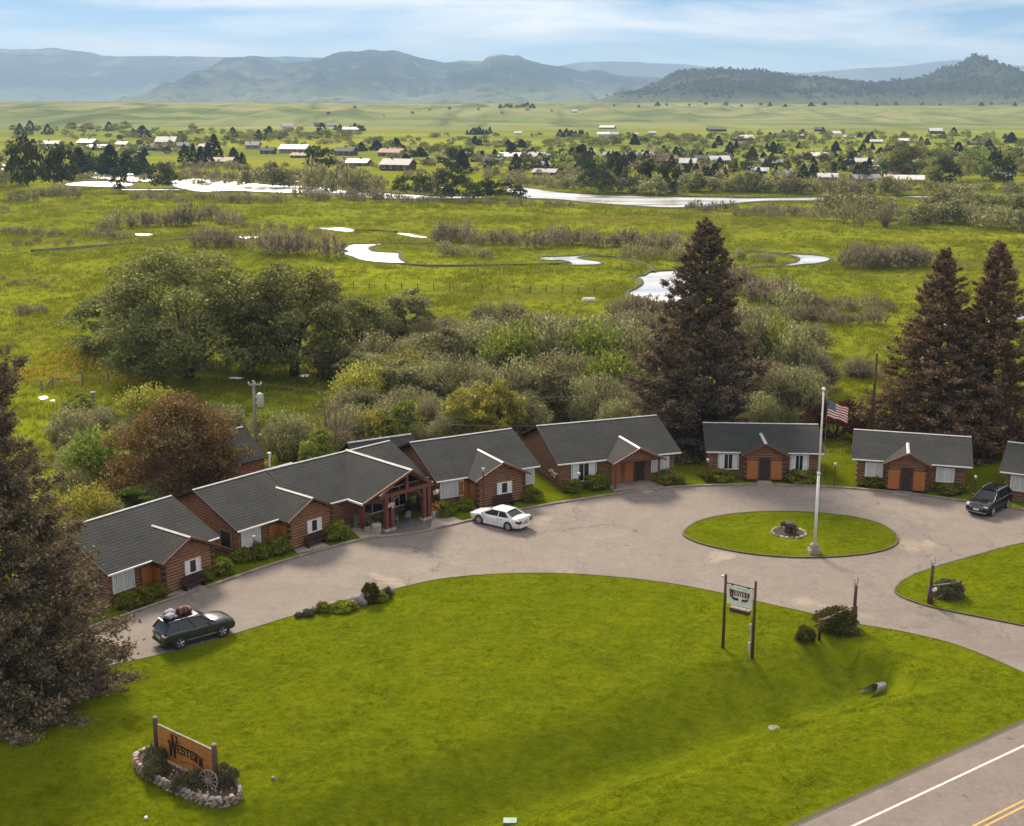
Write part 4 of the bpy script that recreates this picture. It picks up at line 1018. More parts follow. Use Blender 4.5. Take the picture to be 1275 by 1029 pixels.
row(MIX, 300, 400, 282, 292, 7, 11, 'willow_bush', 'the small bushes trailing towards the creek bend', 'small meadow bushes')
row(GW, 246, 300, 308, 309, 4, 22, 'willow_bush', 'the grey willow bushes left of the small pond', 'grey willows by the pond')
row(GW, 322, 384, 316, 320, 4, 27, 'willow_bush', 'the grey willow bushes left of the creek bend', 'grey willows by the creek bend')
plant('fg1', 411, 322, 36, 'willow_bush', 'large round grey willow beside the left end of the creek bend', 'bush', 'grey willows by the creek bend', 44)
row(MIX, 2, 84, 291, 296, 8, 11, 'willow_bush', 'the small bushes at the left edge of the meadow', 'left edge bushes')
row(GW, 10, 90, 305, 306, 5, 9, 'willow_bush', 'the low tufts below the bushes at the left edge', 'left edge tufts')
row(OW, 0, 80, 262, 240, 8, 14, 'willow_bush', 'the dark bushes under the left cottonwoods', 'bushes under the cottonwoods', yj=6)
row(GW, 536, 845, 303, 312, 24, 22, 'willow_bush', 'the grey willows of the long meadow thicket', 'long willow thicket across the meadow', yj=4)
row(OW, 552, 612, 318, 322, 5, 18, 'willow_bush', 'the green bushes before the long willow thicket', 'green bushes before the thicket')
row(OW, 770, 860, 322, 326, 5, 20, 'willow_bush', 'the bushes above the wide pond', 'bushes above the pond')
row(GW, 762, 830, 397, 397, 7, 28, 'willow_bush', 'the upright grey reeds below the wide pond', 'grey reeds below the pond')
row(GW, 1064, 1152, 334, 333, 9, 30, 'willow_bush', 'the pale willow clump right of the columnar spruce', 'lone clump of pale willows')
row(MIX, 900, 1000, 356, 384, 11, 30, 'willow_bush', 'the grey and green bushes right of the columnar spruce', 'bushes right of the columnar spruce', yj=9)
row(GW, 930, 1102, 398, 406, 12, 20, 'willow_bush', 'the lower grey bushes right of the columnar spruce', 'lower band of grey bushes')
row(MIX, 1000, 1110, 384, 388, 8, 17, 'willow_bush', 'the upper bushes right of the columnar spruce', 'upper band of bushes')
row(OW, 908, 970, 322, 328, 5, 14, 'willow_bush', 'the small bushes at the creek just right of the columnar spruce', 'bushes at the right creek')
row(GW, 850, 1010, 262, 272, 15, 13, 'willow_bush', 'the grey bushes below the right river', 'bushes below the river on the right', yj=4)
plant('fg0', 960, 273, 13, 'willow_bush', 'lone small bush in the far meadow above the columnar spruce', 'bush', 'lone meadow bushes', 11)
plant('fg1', 1069, 282, 13, 'willow_bush', 'lone small bush left of the bare tree in the far meadow', 'bush', 'lone meadow bushes', 16)
plant('bare_tree', 1103, 284, 42, 'bare_tree', 'grey bare tree at the far edge of the right meadow', 'tree', None, 34)
plant('ft0', 1153, 284, 30, 'meadow_tree', 'small green tree right of the grey bare tree at the meadow edge', 'tree', None, 26)
row(OW + ['fo0', 'fo1'], 1015, 1290, 270, 284, 26, 26, 'willow_bush', 'the dense green bushes at the right river edge', 'green thicket at the right edge', yj=7)
row(['fo0', 'fo1', 'fo2'], 1150, 1290, 262, 262, 9, 26, 'willow_bush', 'the taller green bushes behind the right edge thicket', 'tall bushes at the right edge')
row(GW, 0, 70, 352, 356, 9, 6, 'sage_tuft', 'the low grey sage tufts in the left pasture', 'sage tufts', yj=5)
row(GW, 18, 54, 391, 392, 3, 11, 'sage_tuft', 'the grey dead weeds in the left pasture', 'dead weeds')

FAR = []
# trees along and beyond the river
row(['fd0', 'fd1'], 26, 44, 238, 238, 2, 66, 'cottonwood_tree', 'the tallest dark cottonwoods at the left edge of the river', 'left cottonwoods', 'tree', 0.42, 0.12)
row(['fd2', 'fd1'], 66, 90, 238, 238, 2, 58, 'cottonwood_tree', 'the ragged dark cottonwoods next right of the tallest ones', 'left cottonwoods', 'tree', 0.42, 0.12)
row(['fo0', 'fo1'], 8, 20, 232, 232, 2, 40, 'riverside_tree', 'the pale trees at the left frame edge by the river', 'left edge trees', 'tree')
row(['fd0', 'fc0', 'fd2'], 95, 186, 217, 219, 11, 28, 'riverside_tree', 'the dark trees in the hedge across the left river arm', 'dark hedge beyond the left river', 'tree', 0.7)
plant('fd1', 200, 238, 36, 'riverside_tree', 'round dark tree standing in the left river shallows', 'tree', None, 44)
plant('fd0', 149, 240, 30, 'riverside_tree', 'small dark tree on the gravel bar in the left river', 'tree', None, 24)
row(GW, 200, 300, 222, 226, 9, 12, 'willow_bush', 'the brownish bushes on the far bank of the left river', 'far bank bushes on the left')
row(['fo0', 'fo1', 'fw0'], 300, 372, 232, 235, 7, 26, 'riverside_tree', 'the dull green far-bank bushes below the ranch house', 'far bank bushes', 'bush', 0.8)
plant('fd1', 399, 215, 34, 'riverside_tree', 'big round dark green tree by the river, left of the barns', 'tree', None, 44)
row(['fo0', 'fo2', 'fw1'], 380, 476, 238, 243, 10, 32, 'riverside_tree', 'the dense olive trees on the far bank, left of centre', 'olive trees on the far bank', 'tree', 0.7)
row(['fo1', 'fd1'], 498, 548, 245, 247, 3, 30, 'riverside_tree', 'the rounded trees beside the river below the white-roofed lodge', 'trees below the lodge', 'tree', 0.8)
row(['fd0', 'fd1', 'fd2'], 556, 645, 250, 250, 5, 34, 'riverside_tree', 'the dark round trees on the gravel bar in mid river', 'dark round trees in mid river', 'tree', 0.75)
plant('fd2', 652, 250, 14, 'riverside_tree', 'small bush at the tip of the gravel bar in mid river', 'bush', None, 14)
row(GW + OW, 640, 725, 227, 236, 10, 14, 'willow_bush', 'the brownish far-bank bushes at mid river', 'brown far bank bushes', yj=4)
row(['fd0', 'fd2', 'fd1'], 728, 742, 240, 240, 2, 48, 'cottonwood_tree', 'the tall dark cottonwoods at the far bank, left group', 'tall far bank cottonwoods', 'tree', 0.5, 0.1)
row(['fd1', 'fd2'], 760, 780, 240, 240, 2, 48, 'cottonwood_tree', 'the tall dark cottonwoods at the far bank, middle group', 'tall far bank cottonwoods', 'tree', 0.45, 0.1)
row(['fd1', 'fd0', 'ft0'], 792, 845, 240, 242, 4, 42, 'cottonwood_tree', 'the tall thin cottonwoods at the far bank, right group', 'tall far bank cottonwoods', 'tree', 0.42, 0.12)
row(['fo0', 'fo1', 'fw0'], 745, 850, 241, 243, 9, 22, 'riverside_tree', 'the bushes under the tall far bank cottonwoods', 'bushes under the far cottonwoods', 'bush')
row(['fo0', 'fo1', 'fo2', 'fw1'], 850, 1010, 238, 241, 18, 22, 'riverside_tree', 'the dense dull bushes along the right far bank', 'dense bushes on the far bank', 'bush')
row(['fo0', 'fw1', 'fg0'], 1010, 1130, 240, 244, 12, 20, 'riverside_tree', 'the bushes where the river leaves on the right', 'bushes at the right river end', 'bush')
plant('fd0', 1176, 233, 38, 'conifer_tree', 'broad dark conifer at the right, left one of the two big ones', 'tree', 'big dark town conifers', 40)
plant('fd2', 1243, 237, 52, 'conifer_tree', 'largest dark conifer at the right edge of the town', 'tree', 'big dark town conifers', 36)
row(['ft0', 'ft1', 'ft2'], 1098, 1170, 222, 226, 5, 34, 'town_tree', 'the rounded yellow green trees left of the big dark conifers', 'yellow green town trees', 'tree', 0.8)
row(['ft1', 'ft2'], 1192, 1226, 226, 224, 3, 32, 'town_tree', 'the rounded green trees between the two big dark conifers', 'yellow green town trees', 'tree', 0.8)
row(['fo1', 'fw2'], 1120, 1275, 236, 240, 9, 15, 'willow_bush', 'the grey green bushes before the big dark conifers', 'bushes before the conifers')
row(['fc0', 'fc1', 'fc2'], 228, 262, 205, 206, 4, 26, 'conifer_tree', 'the dark conifers behind the low brown ranch house', 'conifers behind the ranch house', 'tree', 0.5)
plant('fc1', 268, 203, 34, 'conifer_tree', 'tallest dark conifer behind the low brown ranch house', 'tree', 'conifers behind the ranch house', 24)
row(['fc0', 'fc2'], 286, 306, 205, 204, 2, 20, 'conifer_tree', 'the dark conifers right of the low brown ranch house', 'conifers right of the ranch house', 'tree', 0.6)
row(['fd0', 'fc1'], 560, 582, 214, 214, 2, 24, 'conifer_tree', 'the dark trees in the yellow field right of the lodge', 'dark trees in the yellow field', 'tree', 0.7)
row(['fc1', 'fd1', 'fc0'], 640, 702, 214, 213, 7, 18, 'conifer_tree', 'the dark conifers in the town centre', 'town centre conifers', 'tree', 0.55)
row(['ft0', 'ft2', 'fc1'], 700, 725, 214, 214, 4, 30, 'town_tree', 'the light green trees left of the tall cottonwoods', 'light town trees', 'tree', 0.6)
row(['fc0', 'fc1', 'fd1', 'ft0'], 850, 1005, 214, 218, 22, 15, 'town_tree', 'the mixed trees among the right town houses', 'trees among the right town houses', 'tree', 0.6, yj=7)
row(['fc0', 'fd2', 'ft1'], 1005, 1100, 216, 222, 12, 20, 'town_tree', 'the trees between the white-roofed town houses on the right', 'trees by the white roofs', 'tree', 0.6, yj=6)
FAR += [(['ft0', 'ft1', 'ft2', 'fc2'], 430, 700, 188, 186, 46, 10, 0.9, 7)]
FAR += [(['ft0', 'ft1', 'ft2'], 160, 440, 180, 176, 48, 9, 0.9, 7)]
FAR += [(['ft1', 'ft2', 'fc0'], 700, 1275, 188, 184, 60, 10, 0.9, 8)]
row(['fc0', 'fc2', 'fd0'], 1080, 1275, 196, 196, 22, 10, 'conifer_tree', 'the dark trees behind the right town', 'dark trees behind the right town', 'tree', 0.7, yj=4)
row(['fc0', 'ft0'], 10, 160, 166, 166, 14, 11, 'bench_tree', 'the hazy trees under the left bench', 'hazy trees left', 'tree', 0.8, yj=3)
row(['fc1', 'fc2'], 415, 455, 163, 163, 7, 7, 'bench_tree', 'the tiny dark trees round the left bench farm', 'windbreak left', 'tree', 0.8, yj=1)
row(['fc1', 'fc2'], 580, 612, 168, 168, 9, 8, 'bench_tree', 'the tiny dark trees of the windbreak at the middle', 'windbreak middle', 'tree', 0.7, yj=0.5)
row(['fc1', 'fc2'], 694, 732, 171, 171, 9, 8, 'bench_tree', 'the tiny dark trees of the windbreak right of the middle', 'windbreak right', 'tree', 0.7, yj=0.5)
row(['fc1', 'fd2'], 622, 664, 135, 135, 9, 6, 'bench_tree', 'the tiny trees on the crest of the green bench', 'crest trees', 'tree', 0.9, yj=0.5)
row(['fd0', 'fc1'], 760, 1270, 133, 131, 24, 4, 'bench_tree', 'the tiny dark trees along the right bench crest', 'bench crest trees', 'tree', 1.0, yj=1.5)
row(['fd0', 'fg1'], 400, 700, 140, 142, 10, 3.5, 'bench_tree', 'the specks of trees on the middle bench slope', 'bench slope trees', 'tree', 1.0, yj=5)
row(['fc0', 'ft1'], 940, 1270, 172, 176, 26, 9, 'bench_tree', 'the hazy trees among the far right farms', 'far farm trees', 'tree', 0.8, yj=6)

row(['ft0', 'ft1', 'fo0', 'fo2'], 0, 230, 192, 190, 16, 11, 'town_tree', 'the trees among the left town houses', 'left town trees', 'tree', 1.0, yj=6)
row(['ft1', 'ft2', 'fo1', 'fc0'], 150, 440, 172, 170, 24, 11, 'town_tree', 'the hazy trees on the slope beyond the left fields', 'left slope trees', 'tree', 1.0, yj=5)
row(['fo0', 'fo1', 'ft0', 'fd1'], 480, 720, 200, 205, 16, 12, 'town_tree', 'the rounded trees in the middle of the town', 'middle town trees', 'tree', 0.9, yj=7)
row(['fo0', 'fo2', 'ft1', 'fc1'], 720, 860, 206, 206, 16, 15, 'town_tree', 'the trees behind the tall cottonwoods', 'trees behind the cottonwoods', 'tree', 0.8, yj=8)
row(['fo0', 'ft0', 'ft2', 'fd0'], 860, 1110, 204, 206, 22, 12, 'town_tree', 'the rounded trees behind the right far bank', 'right town trees', 'tree', 0.9, yj=7)
row(['ft0', 'ft1', 'fo1'], 1100, 1290, 210, 212, 20, 22, 'town_tree', 'the leafy trees round the big dark conifers', 'leafy trees by the conifers', 'tree', 0.9, yj=9)
row(['ft0', 'ft2'], 700, 1000, 180, 178, 26, 11, 'town_tree', 'the pale trees under the right bench', 'pale trees under the right bench', 'tree', 1.1, yj=4)
row(['fw0', 'fg1', 'fo0'], 180, 300, 211, 212, 11, 10, 'willow_bush', 'the bushes below the low ranch house', 'bushes below the ranch house', yj=3)
row(['fo0', 'fw1', 'fo2'], 600, 740, 224, 228, 12, 14, 'willow_bush', 'the green bushes above the far bank', 'green bushes above the far bank', yj=4)

FAR += [(['fc0', 'fc1', 'fd0', 'ft1'], 560, 860, 196, 198, 40, 9, 0.8, 6)]
FAR += [(['fc0', 'fc2', 'ft0', 'ft2'], 860, 1280, 196, 198, 48, 9, 0.8, 7)]
FAR += [(['fd0', 'fc1', 'fo1'], 20, 240, 188, 190, 24, 8, 0.8, 5)]

FAR += [(['fo0', 'fw0', 'fo1', 'fg1'], -20, 1290, 212, 212, 110, 8, 1.3, 7), (['fw0', 'fw1', 'fo2'], -20, 760, 226, 230, 60, 7, 1.4, 5), (['fo0', 'fd0', 'ft0', 'fw2'], -20, 1290, 174, 176, 120, 6, 1.5, 8), (['fd0', 'fc1', 'fo1'], 500, 1290, 204, 206, 90, 9, 1.1, 9)]
# the smallest, farthest town trees, past the three hundred nearest: one mass
FV, FM = {}, {}
rngf = np.random.default_rng(31)
for keys, x0, x1, y0, y1, n, h, wr, yj in FAR:
    for i in range(int(n)):
        t = (i + rngf.uniform(0.2, 0.8)) / n
        p = G(x0 + (x1 - x0) * t, y0 + (y1 - y0) * t + rngf.uniform(-yj, yj)); k = keys[int(rngf.integers(len(keys)))]
        me = P[k]['parts'][0][1]
        if k not in FM:
            a = np.empty(len(me.vertices) * 3, np.float32); me.vertices.foreach_get('co', a); FM[k] = a.reshape(-1, 4, 3)
        V = FM[k][rngf.permutation(len(FM[k]))[:420]].copy(); c = V.mean(1, keepdims=True); V = c + (V - c) * 1.35
        sz = h * rngf.uniform(0.7, 1.3) / mpp(p); sx = sz * wr * rngf.uniform(1.1, 1.6) / (2 * P[k]['R']); a = rngf.uniform(0, 6.28)
        X_ = (V[..., 0] * math.cos(a) - V[..., 1] * math.sin(a)) * sx + p[0]; Y_ = (V[..., 0] * math.sin(a) + V[..., 1] * math.cos(a)) * sx + p[1]
        FV.setdefault(me.materials[0].name, []).append(np.stack([X_, Y_, V[..., 2] * sz + p[2]], -1).reshape(-1, 3))
fo_n = [sum(len(v) for v in FV[k]) for k in FV]
fm = numpy_mesh('town_woods', np.concatenate([v for k in FV for v in FV[k]]), np.arange(sum(fo_n)).reshape(-1, 4), bpy.data.materials[list(FV)[0]])
for k in list(FV)[1:]: fm.materials.append(bpy.data.materials[k])
fm.polygons.foreach_set('material_index', np.concatenate([np.full(c // 4, i, np.int32) for i, c in enumerate(fo_n)]))
link('town_woods', fm, kind='stuff')

# uncountable understorey that closes the thicket
def brush_fill(name, poly, n, key, s0, s1, seed):
    rg = np.random.default_rng(seed); q = np.array([U(a, b)[:2] for a, b in poly]); lo, hi = q.min(0), q.max(0); pts = []
    while len(pts) < n:
        c = rg.uniform(lo, hi)
        if inside(c[0], c[1], q): pts.append((c[0], c[1], 0.0))
    scatter(name, pts, rg.uniform(s0, s1, n), bpy.data.objects.new(key, P[key]['parts'][0][1]), seed)
FILLS = [([(400, 590), (410, 490), (500, 440), (580, 424), (830, 424), (850, 556), (650, 545), (560, 560), (470, 570)], 150, 'brush_a', 0.35, 0.7), ([(430, 560), (440, 480), (520, 436), (820, 430), (850, 530), (640, 530)], 90, 'olive_willow', 0.45, 0.85), ([(910, 430), (1010, 430), (1030, 520), (1000, 545), (900, 545)], 60, 'brush_b', 0.35, 0.7), ([(80, 545), (180, 520), (300, 540), (320, 590), (210, 640), (100, 690)], 60, 'brush_b', 0.3, 0.55), ([(60, 640), (110, 560), (200, 560), (200, 620), (110, 680)], 30, 'yellow_willow', 0.3, 0.6)]
# grass: tufts scattered over the mown lawn and the meadow
def tuft(name, n, h, spread, w, mat, seed):
    rng = np.random.default_rng(seed); V = []
    for _ in range(n):
        a = rng.uniform(0, 6.28); f = np.array([rng.normal() * spread, rng.normal() * spread, -0.01])
        d = np.array([math.cos(a), math.sin(a), 0]); s = np.array([-d[1], d[0], 0]) * w
        hh = h * rng.uniform(0.5, 1.3); t = f + d * hh * rng.uniform(0.2, 0.9) + np.array([0, 0, hh])
        m = f + (t - f) * 0.5 + np.array([0, 0, hh * 0.12])
        V += [f - s, f + s, m + s * 0.8, m - s * 0.8, m - s * 0.8, m + s * 0.8, t + s * 0.15, t - s * 0.15]
    V = np.array(V)
    return bpy.data.objects.new(name, numpy_mesh(name, V, np.arange(len(V)).reshape(-1, 4), mat))
def scatter(name, pts, scl, inst, seed=1):
    rng = np.random.default_rng(seed)
    me = bpy.data.meshes.new(name); me.from_pydata([tuple(p) for p in pts], [], [])
    for an, av in (('scl', scl), ('rot', rng.uniform(0, 6.28, len(pts)))):
        a = me.attributes.new(an, 'FLOAT', 'POINT'); a.data.foreach_set('value', np.asarray(av, np.float32))
    o = link(name, me, kind='stuff')
    ng = bpy.data.node_groups.new(name, 'GeometryNodeTree')
    ng.interface.new_socket('Geometry', in_out='INPUT', socket_type='NodeSocketGeometry')
    ng.interface.new_socket('Geometry', in_out='OUTPUT', socket_type='NodeSocketGeometry')
    gi = ng.nodes.new('NodeGroupInput'); go = ng.nodes.new('NodeGroupOutput')
    ip = ng.nodes.new('GeometryNodeInstanceOnPoints'); oi = ng.nodes.new('GeometryNodeObjectInfo')
    oi.inputs['Object'].default_value = inst; oi.inputs['As Instance'].default_value = True
    na = ng.nodes.new('GeometryNodeInputNamedAttribute'); na.data_type = 'FLOAT'; na.inputs[0].default_value = 'scl'
    nb = ng.nodes.new('GeometryNodeInputNamedAttribute'); nb.data_type = 'FLOAT'; nb.inputs[0].default_value = 'rot'
    cx = ng.nodes.new('ShaderNodeCombineXYZ')
    ng.links.new(gi.outputs[0], ip.inputs['Points']); ng.links.new(oi.outputs['Geometry'], ip.inputs['Instance'])
    ng.links.new(nb.outputs[0], cx.inputs[2]); ng.links.new(cx.outputs[0], ip.inputs['Rotation']); ng.links.new(na.outputs[0], ip.inputs['Scale'])
    ng.links.new(ip.outputs[0], go.inputs[0])
    md = o.modifiers.new('scatter', 'NODES'); md.node_group = ng
    return o
def scatter_points(n, x0, x1, y0, y1, seed, fov=0.44):
    rng = np.random.default_rng(seed)
    y = y0 * (y1 / y0) ** rng.uniform(0, 1, n); x = rng.uniform(-1, 1, n) * (y * fov + 4)
    return x, y
isl = [p[:2] for p in ISLAND]; est = [p[:2] for p in EAST]
x, y = scatter_points(90000, 0, 0, 50, 122, 3)
ok = ~inside(x, y, drive_poly) | inside(x, y, isl) | inside(x, y, est)
ok &= inside(x, y, lawn_back)
hwd = (x - HW_A[0]) * hn[0] + (y - HW_A[1]) * hn[1]
ok &= hwd < -0.45
for q in WALKS['cabin walk']: ok &= ~inside(x, y, [p[:2] for p in W(*q)])
x, y = x[ok], y[ok]
z = terrain(x, y) + np.where(inside(x, y, isl) | inside(x, y, est), 0.1, 0)
clumpy = np.array([mnoise.noise(Vector((a * 0.6, b * 0.6, 2.0))) for a, b in zip(x, y)])
scatter('lawn_grass', np.stack([x, y, z], 1), 0.8 + 0.35 * np.clip(clumpy, -0.6, 1), tuft('grass_tuft', 18, 0.05, 0.16, 0.010, M['lf_grass'], 1))
x, y = scatter_points(38000, 0, 0, 112, 470, 4, 0.46)
ok = ~inside(x, y, lawn_back)
for wpoly in WATER:
    wq = np.array([p[:2] for p in wpoly]); wc = wq.mean(0); wr = np.hypot(*(wq - wc).T)[:, None]
    ok &= ~inside(x, y, wc + (wq - wc) * (1 + 1.6 / np.maximum(wr, 1.0)))
x, y = x[ok], y[ok]
cl = np.array([mnoise.noise(Vector((a * 0.09, b * 0.05, 7.0))) for a, b in zip(x, y)])
scatter('meadow_grass', np.stack([x, y, terrain(x, y)], 1), (0.9 + 0.9 * np.clip(cl, -0.5, 1)) * (0.6 + y / 330), tuft('meadow_tuft', 18, 0.36, 0.42, 0.03, M['lf_meadow'], 2))
x, y = rng0.uniform(-62, -42, 420), rng0.uniform(146, 168, 420)
scatter('yellow_wildflowers', np.stack([x, y, 0 * x], 1), rng0.uniform(0.5, 1.1, 420), tuft('flower_tuft', 16, 0.45, 0.4, 0.04, M['olive_flower'], 3))
# forest on the wooded hill
n = 9000
ii = rng0.integers(0, bx_.size, n); jx = rng0.uniform(-11, 11, n); jy = rng0.uniform(-12, 12, n)
fx, fy, fz = bx_.ravel()[ii] + jx, by_.ravel()[ii] + jy, bz_.ravel()[ii]
dens = np.array([mnoise.noise(Vector((a * 0.006, b * 0.006, 1.0))) for a, b in zip(fx, fy)])
ok = (fz > 20) & (dens + (fz - 34) / 30 > rng0.uniform(-0.6, 0.6, n))
tree0 = bpy.data.objects.new('hill_conifer', P['fd1']['parts'][0][1])
scatter('hillside_forest', np.stack([fx, fy, fz - 1.0], 1)[ok], rng0.uniform(5, 11, ok.sum()), tree0)
for i, (poly, n, key, a, b) in enumerate(FILLS): brush_fill('thicket_brush', poly, n, key, a, b, 50 + i)

# ------------------------------------------------------------------ log cabins
def roof_slope(mb, e0, e1, r1, r0, thick=0.10, step=0.30, trim=None):
    """one roof plane in stepped shingle courses; e0-e1 is the eave, r0-r1 the ridge (or the cut end), seen from outside"""
    e0, e1, r1, r0 = [Vector([float(c) for c in p]) for p in (e0, e1, r1, r0)]
    nrm = (e1 - e0).cross(r0 - e0).normalized()
    L = (r0 - e0).length; n = max(2, int(L / step))
    for i in range(n):
        a, b = i / n, (i + 1) / n
        p0, p1 = e0.lerp(r0, a) + nrm * 0.010, e1.lerp(r1, a) + nrm * 0.010
        q0, q1 = e0.lerp(r0, b), e1.lerp(r1, b)
        w0 = (p0 - e0).dot((e1 - e0).normalized()); w1 = w0 + (p1 - p0).length
        mb.face([p0, p1, q1, q0], [(w0, a * L), (w1, a * L), (w1, b * L), (w0, b * L)])
        mb.face([p0 - nrm * 0.010, p1 - nrm * 0.010, p1, p0], [(w0, a * L), (w1, a * L), (w1, a * L + .02), (w0, a * L + .02)])
    d = nrm * -thick
    for q in ([e0 + d, r0 + d, r1 + d, e1 + d], [e0, e0 + d, e1 + d, e1], [e0, r0, r0 + d, e0 + d], [e1, e1 + d, r1 + d, r1], [r0, r1, r1 + d, r0 + d]):
        mb.face(q, [(0, 0), (0.01, 0), (0.01, 0.01), (0, 0.01)])
def logs(mb, p0, p1, z0, top, d=0.22, ends=0.16):
    """stacked round logs between two ground points; top(t) gives the wall's height along it, so gables taper"""
    p0, p1 = Vector(p0), Vector(p1); L = (p1 - p0).length; dr = (p1 - p0) / L
    z = z0; hm = max(top(t) for t in np.linspace(0, 1, 41)); k = 0
    while z + d * 0.6 < hm:
        ts = [t for t in np.linspace(0, 1, 81) if top(t) >= z + d * 0.9]
        if ts:
            full = ts[0] < 0.02 and ts[-1] > 0.98
            e = ends * (1 if k % 2 else 0.55) if full else 0.0
            a = p0 + dr * (ts[0] * L - e); b = p0 + dr * (ts[-1] * L + e)
            mb.tube([(a.x, a.y, z + d / 2), (b.x, b.y, z + d / 2)], d * 0.54, 6)
        z += d; k += 1
def window(par, Mx, w, h, style='curtain', name='window'):
    """a window facing -y of matrix Mx: frame with a glass pane set back in it, and curtains or shutters"""
    f = MB(Mx); t = 0.07
    f.box(-w / 2 - t, w / 2 + t, -0.05, 0.05, h, h + t); f.box(-w / 2 - t, w / 2 + t, -0.07, 0.05, -t, 0)
    f.box(-w / 2 - t, -w / 2, -0.05, 0.05, 0, h); f.box(w / 2, w / 2 + t, -0.05, 0.05, 0, h)
    n = 2 if w > 1.3 else 1
    for k in range(1, n): f.box(-w / 2 + w * k / n - 0.025, -w / 2 + w * k / n + 0.025, -0.03, 0.03, 0, h)
    fr = f.build(name, M['white'] if style != 'dark' else M['weathered'], par)
    g = MB(Mx); g.box(-w / 2, w / 2, -0.012, 0.012, 0, h); g.build('pane', M['glass'] if style != 'curtain' else M['curtain'], fr)
    if style == 'curtain':
        c = MB(Mx)      # folds of the drawn curtain show through as shallow ribs
        nf = int(w / 0.13)
        for k in range(nf): c.box(-w / 2 + w * (k + 0.15) / nf, -w / 2 + w * (k + 0.55) / nf, -0.028, -0.013, 0.02, h - 0.02)
        c.build('curtain', M['white'], fr)
    if style == 'shutter':
        for sx in (-1, 1):
            c = MB(Mx); c.box(sx * (w / 2 - w * 0.02), sx * (w / 2 - w * 0.30), -0.04, -0.015, 0.0, h) if sx < 0 else c.box(w / 2 - w * 0.30, w / 2 - w * 0.02, -0.04, -0.015, 0.0, h)
            c.build('shutter', M['white'], fr)
    return fr
def at(x, y, z, face=0.0): return Matrix.Translation((x, y, z)) @ Matrix.Rotation(face, 4, 'Z')
def panel(par, Mx, w, h):
    """orange boarded panel: vertical boards with cross braces and a small diamond"""
    b = MB(Mx); n = max(3, int(w / 0.16))
    for k in range(n): b.box(-w / 2 + w * k / n + 0.006, -w / 2 + w * (k + 1) / n - 0.006, -0.03, 0.02, 0, h)
    for z in (0.08, h - 0.18): b.box(-w / 2, w / 2, -0.055, -0.032, z, z + 0.1)
    b.extrude([(-0.1, -0.055, h / 2), (0, -0.055, h / 2 - 0.16), (0.1, -0.055, h / 2), (0, -0.055, h / 2 + 0.16)], (0, 0.022, 0))
    return b.build('board_panel', M['orange'], par)
def doorway(par, Mx, w=0.9, h=2.0):
    d = MB(Mx); d.box(-w / 2, w / 2, -0.03, 0.03, 0.05, h); d.box(-w / 2 + 0.12, w / 2 - 0.12, -0.045, -0.032, 0.95, h - 0.15)
    o = d.build('door', M['door'], par)
    f = MB(Mx)
    for a, b_ in ((-w / 2 - 0.09, -w / 2), (w / 2, w / 2 + 0.09)): f.box(a, b_, -0.06, 0.04, 0, h + 0.09)
    f.box(-w / 2, w / 2, -0.06, 0.04, h, h + 0.09); f.build('door_frame', M['timber'], o)
    k = MB(Mx); k.tube([(w / 2 - 0.1, -0.09, 1.0), (w / 2 - 0.1, -0.03, 1.0)], 0.035, 6); k.build('handle', M['steel'], o)
    return o
def gable_roof(par, x0, x1, y0, ye, zr, ze, cap=True, gutter=True, nm='roof'):
    """main roof with its ridge along x: eaves at y0 and ye, height ze; ridge in the middle"""
    ym = (y0 + ye) / 2
    mb = MB()
    roof_slope(mb, (x0, y0, ze), (x1, y0, ze), (x1, ym, zr), (x0, ym, zr))
    roof_slope(mb, (x1, ye, ze), (x0, ye, ze), (x0, ym, zr), (x1, ym, zr))
    r = mb.build(nm, M['roof'], par)
    c = MB(); s = (zr - ze) / (ym - y0)
    for sg in (-1, 1): c.extrude([(x0 - 0.03, ym, zr + 0.035), (x0 - 0.03, ym + sg * 0.12, zr + 0.035 - s * 0.12), (x0 - 0.03, ym + sg * 0.12, zr + 0.05 - s * 0.12), (x0 - 0.03, ym, zr + 0.055)], (x1 - x0 + 0.06, 0, 0))
    c.build('ridge_cap', M['cap'], r)
    if gutter:
        g = MB(); g.box(x0, x1, y0 - 0.08, y0 - 0.012, ze - 0.11, ze - 0.01); g.build('gutter', M['white'], r)
    for xx, dx in ((x0, -0.05), (x1, 0.05)):
        for yy in (y0, ye):
            b = MB(); b.extrude([(xx, yy, ze - 0.14), (xx, ym, zr - 0.14), (xx, ym, zr + 0.03), (xx, yy, ze + 0.03)], (dx, 0, 0)); b.build('barge_board', M['log_end'], r)
    return r
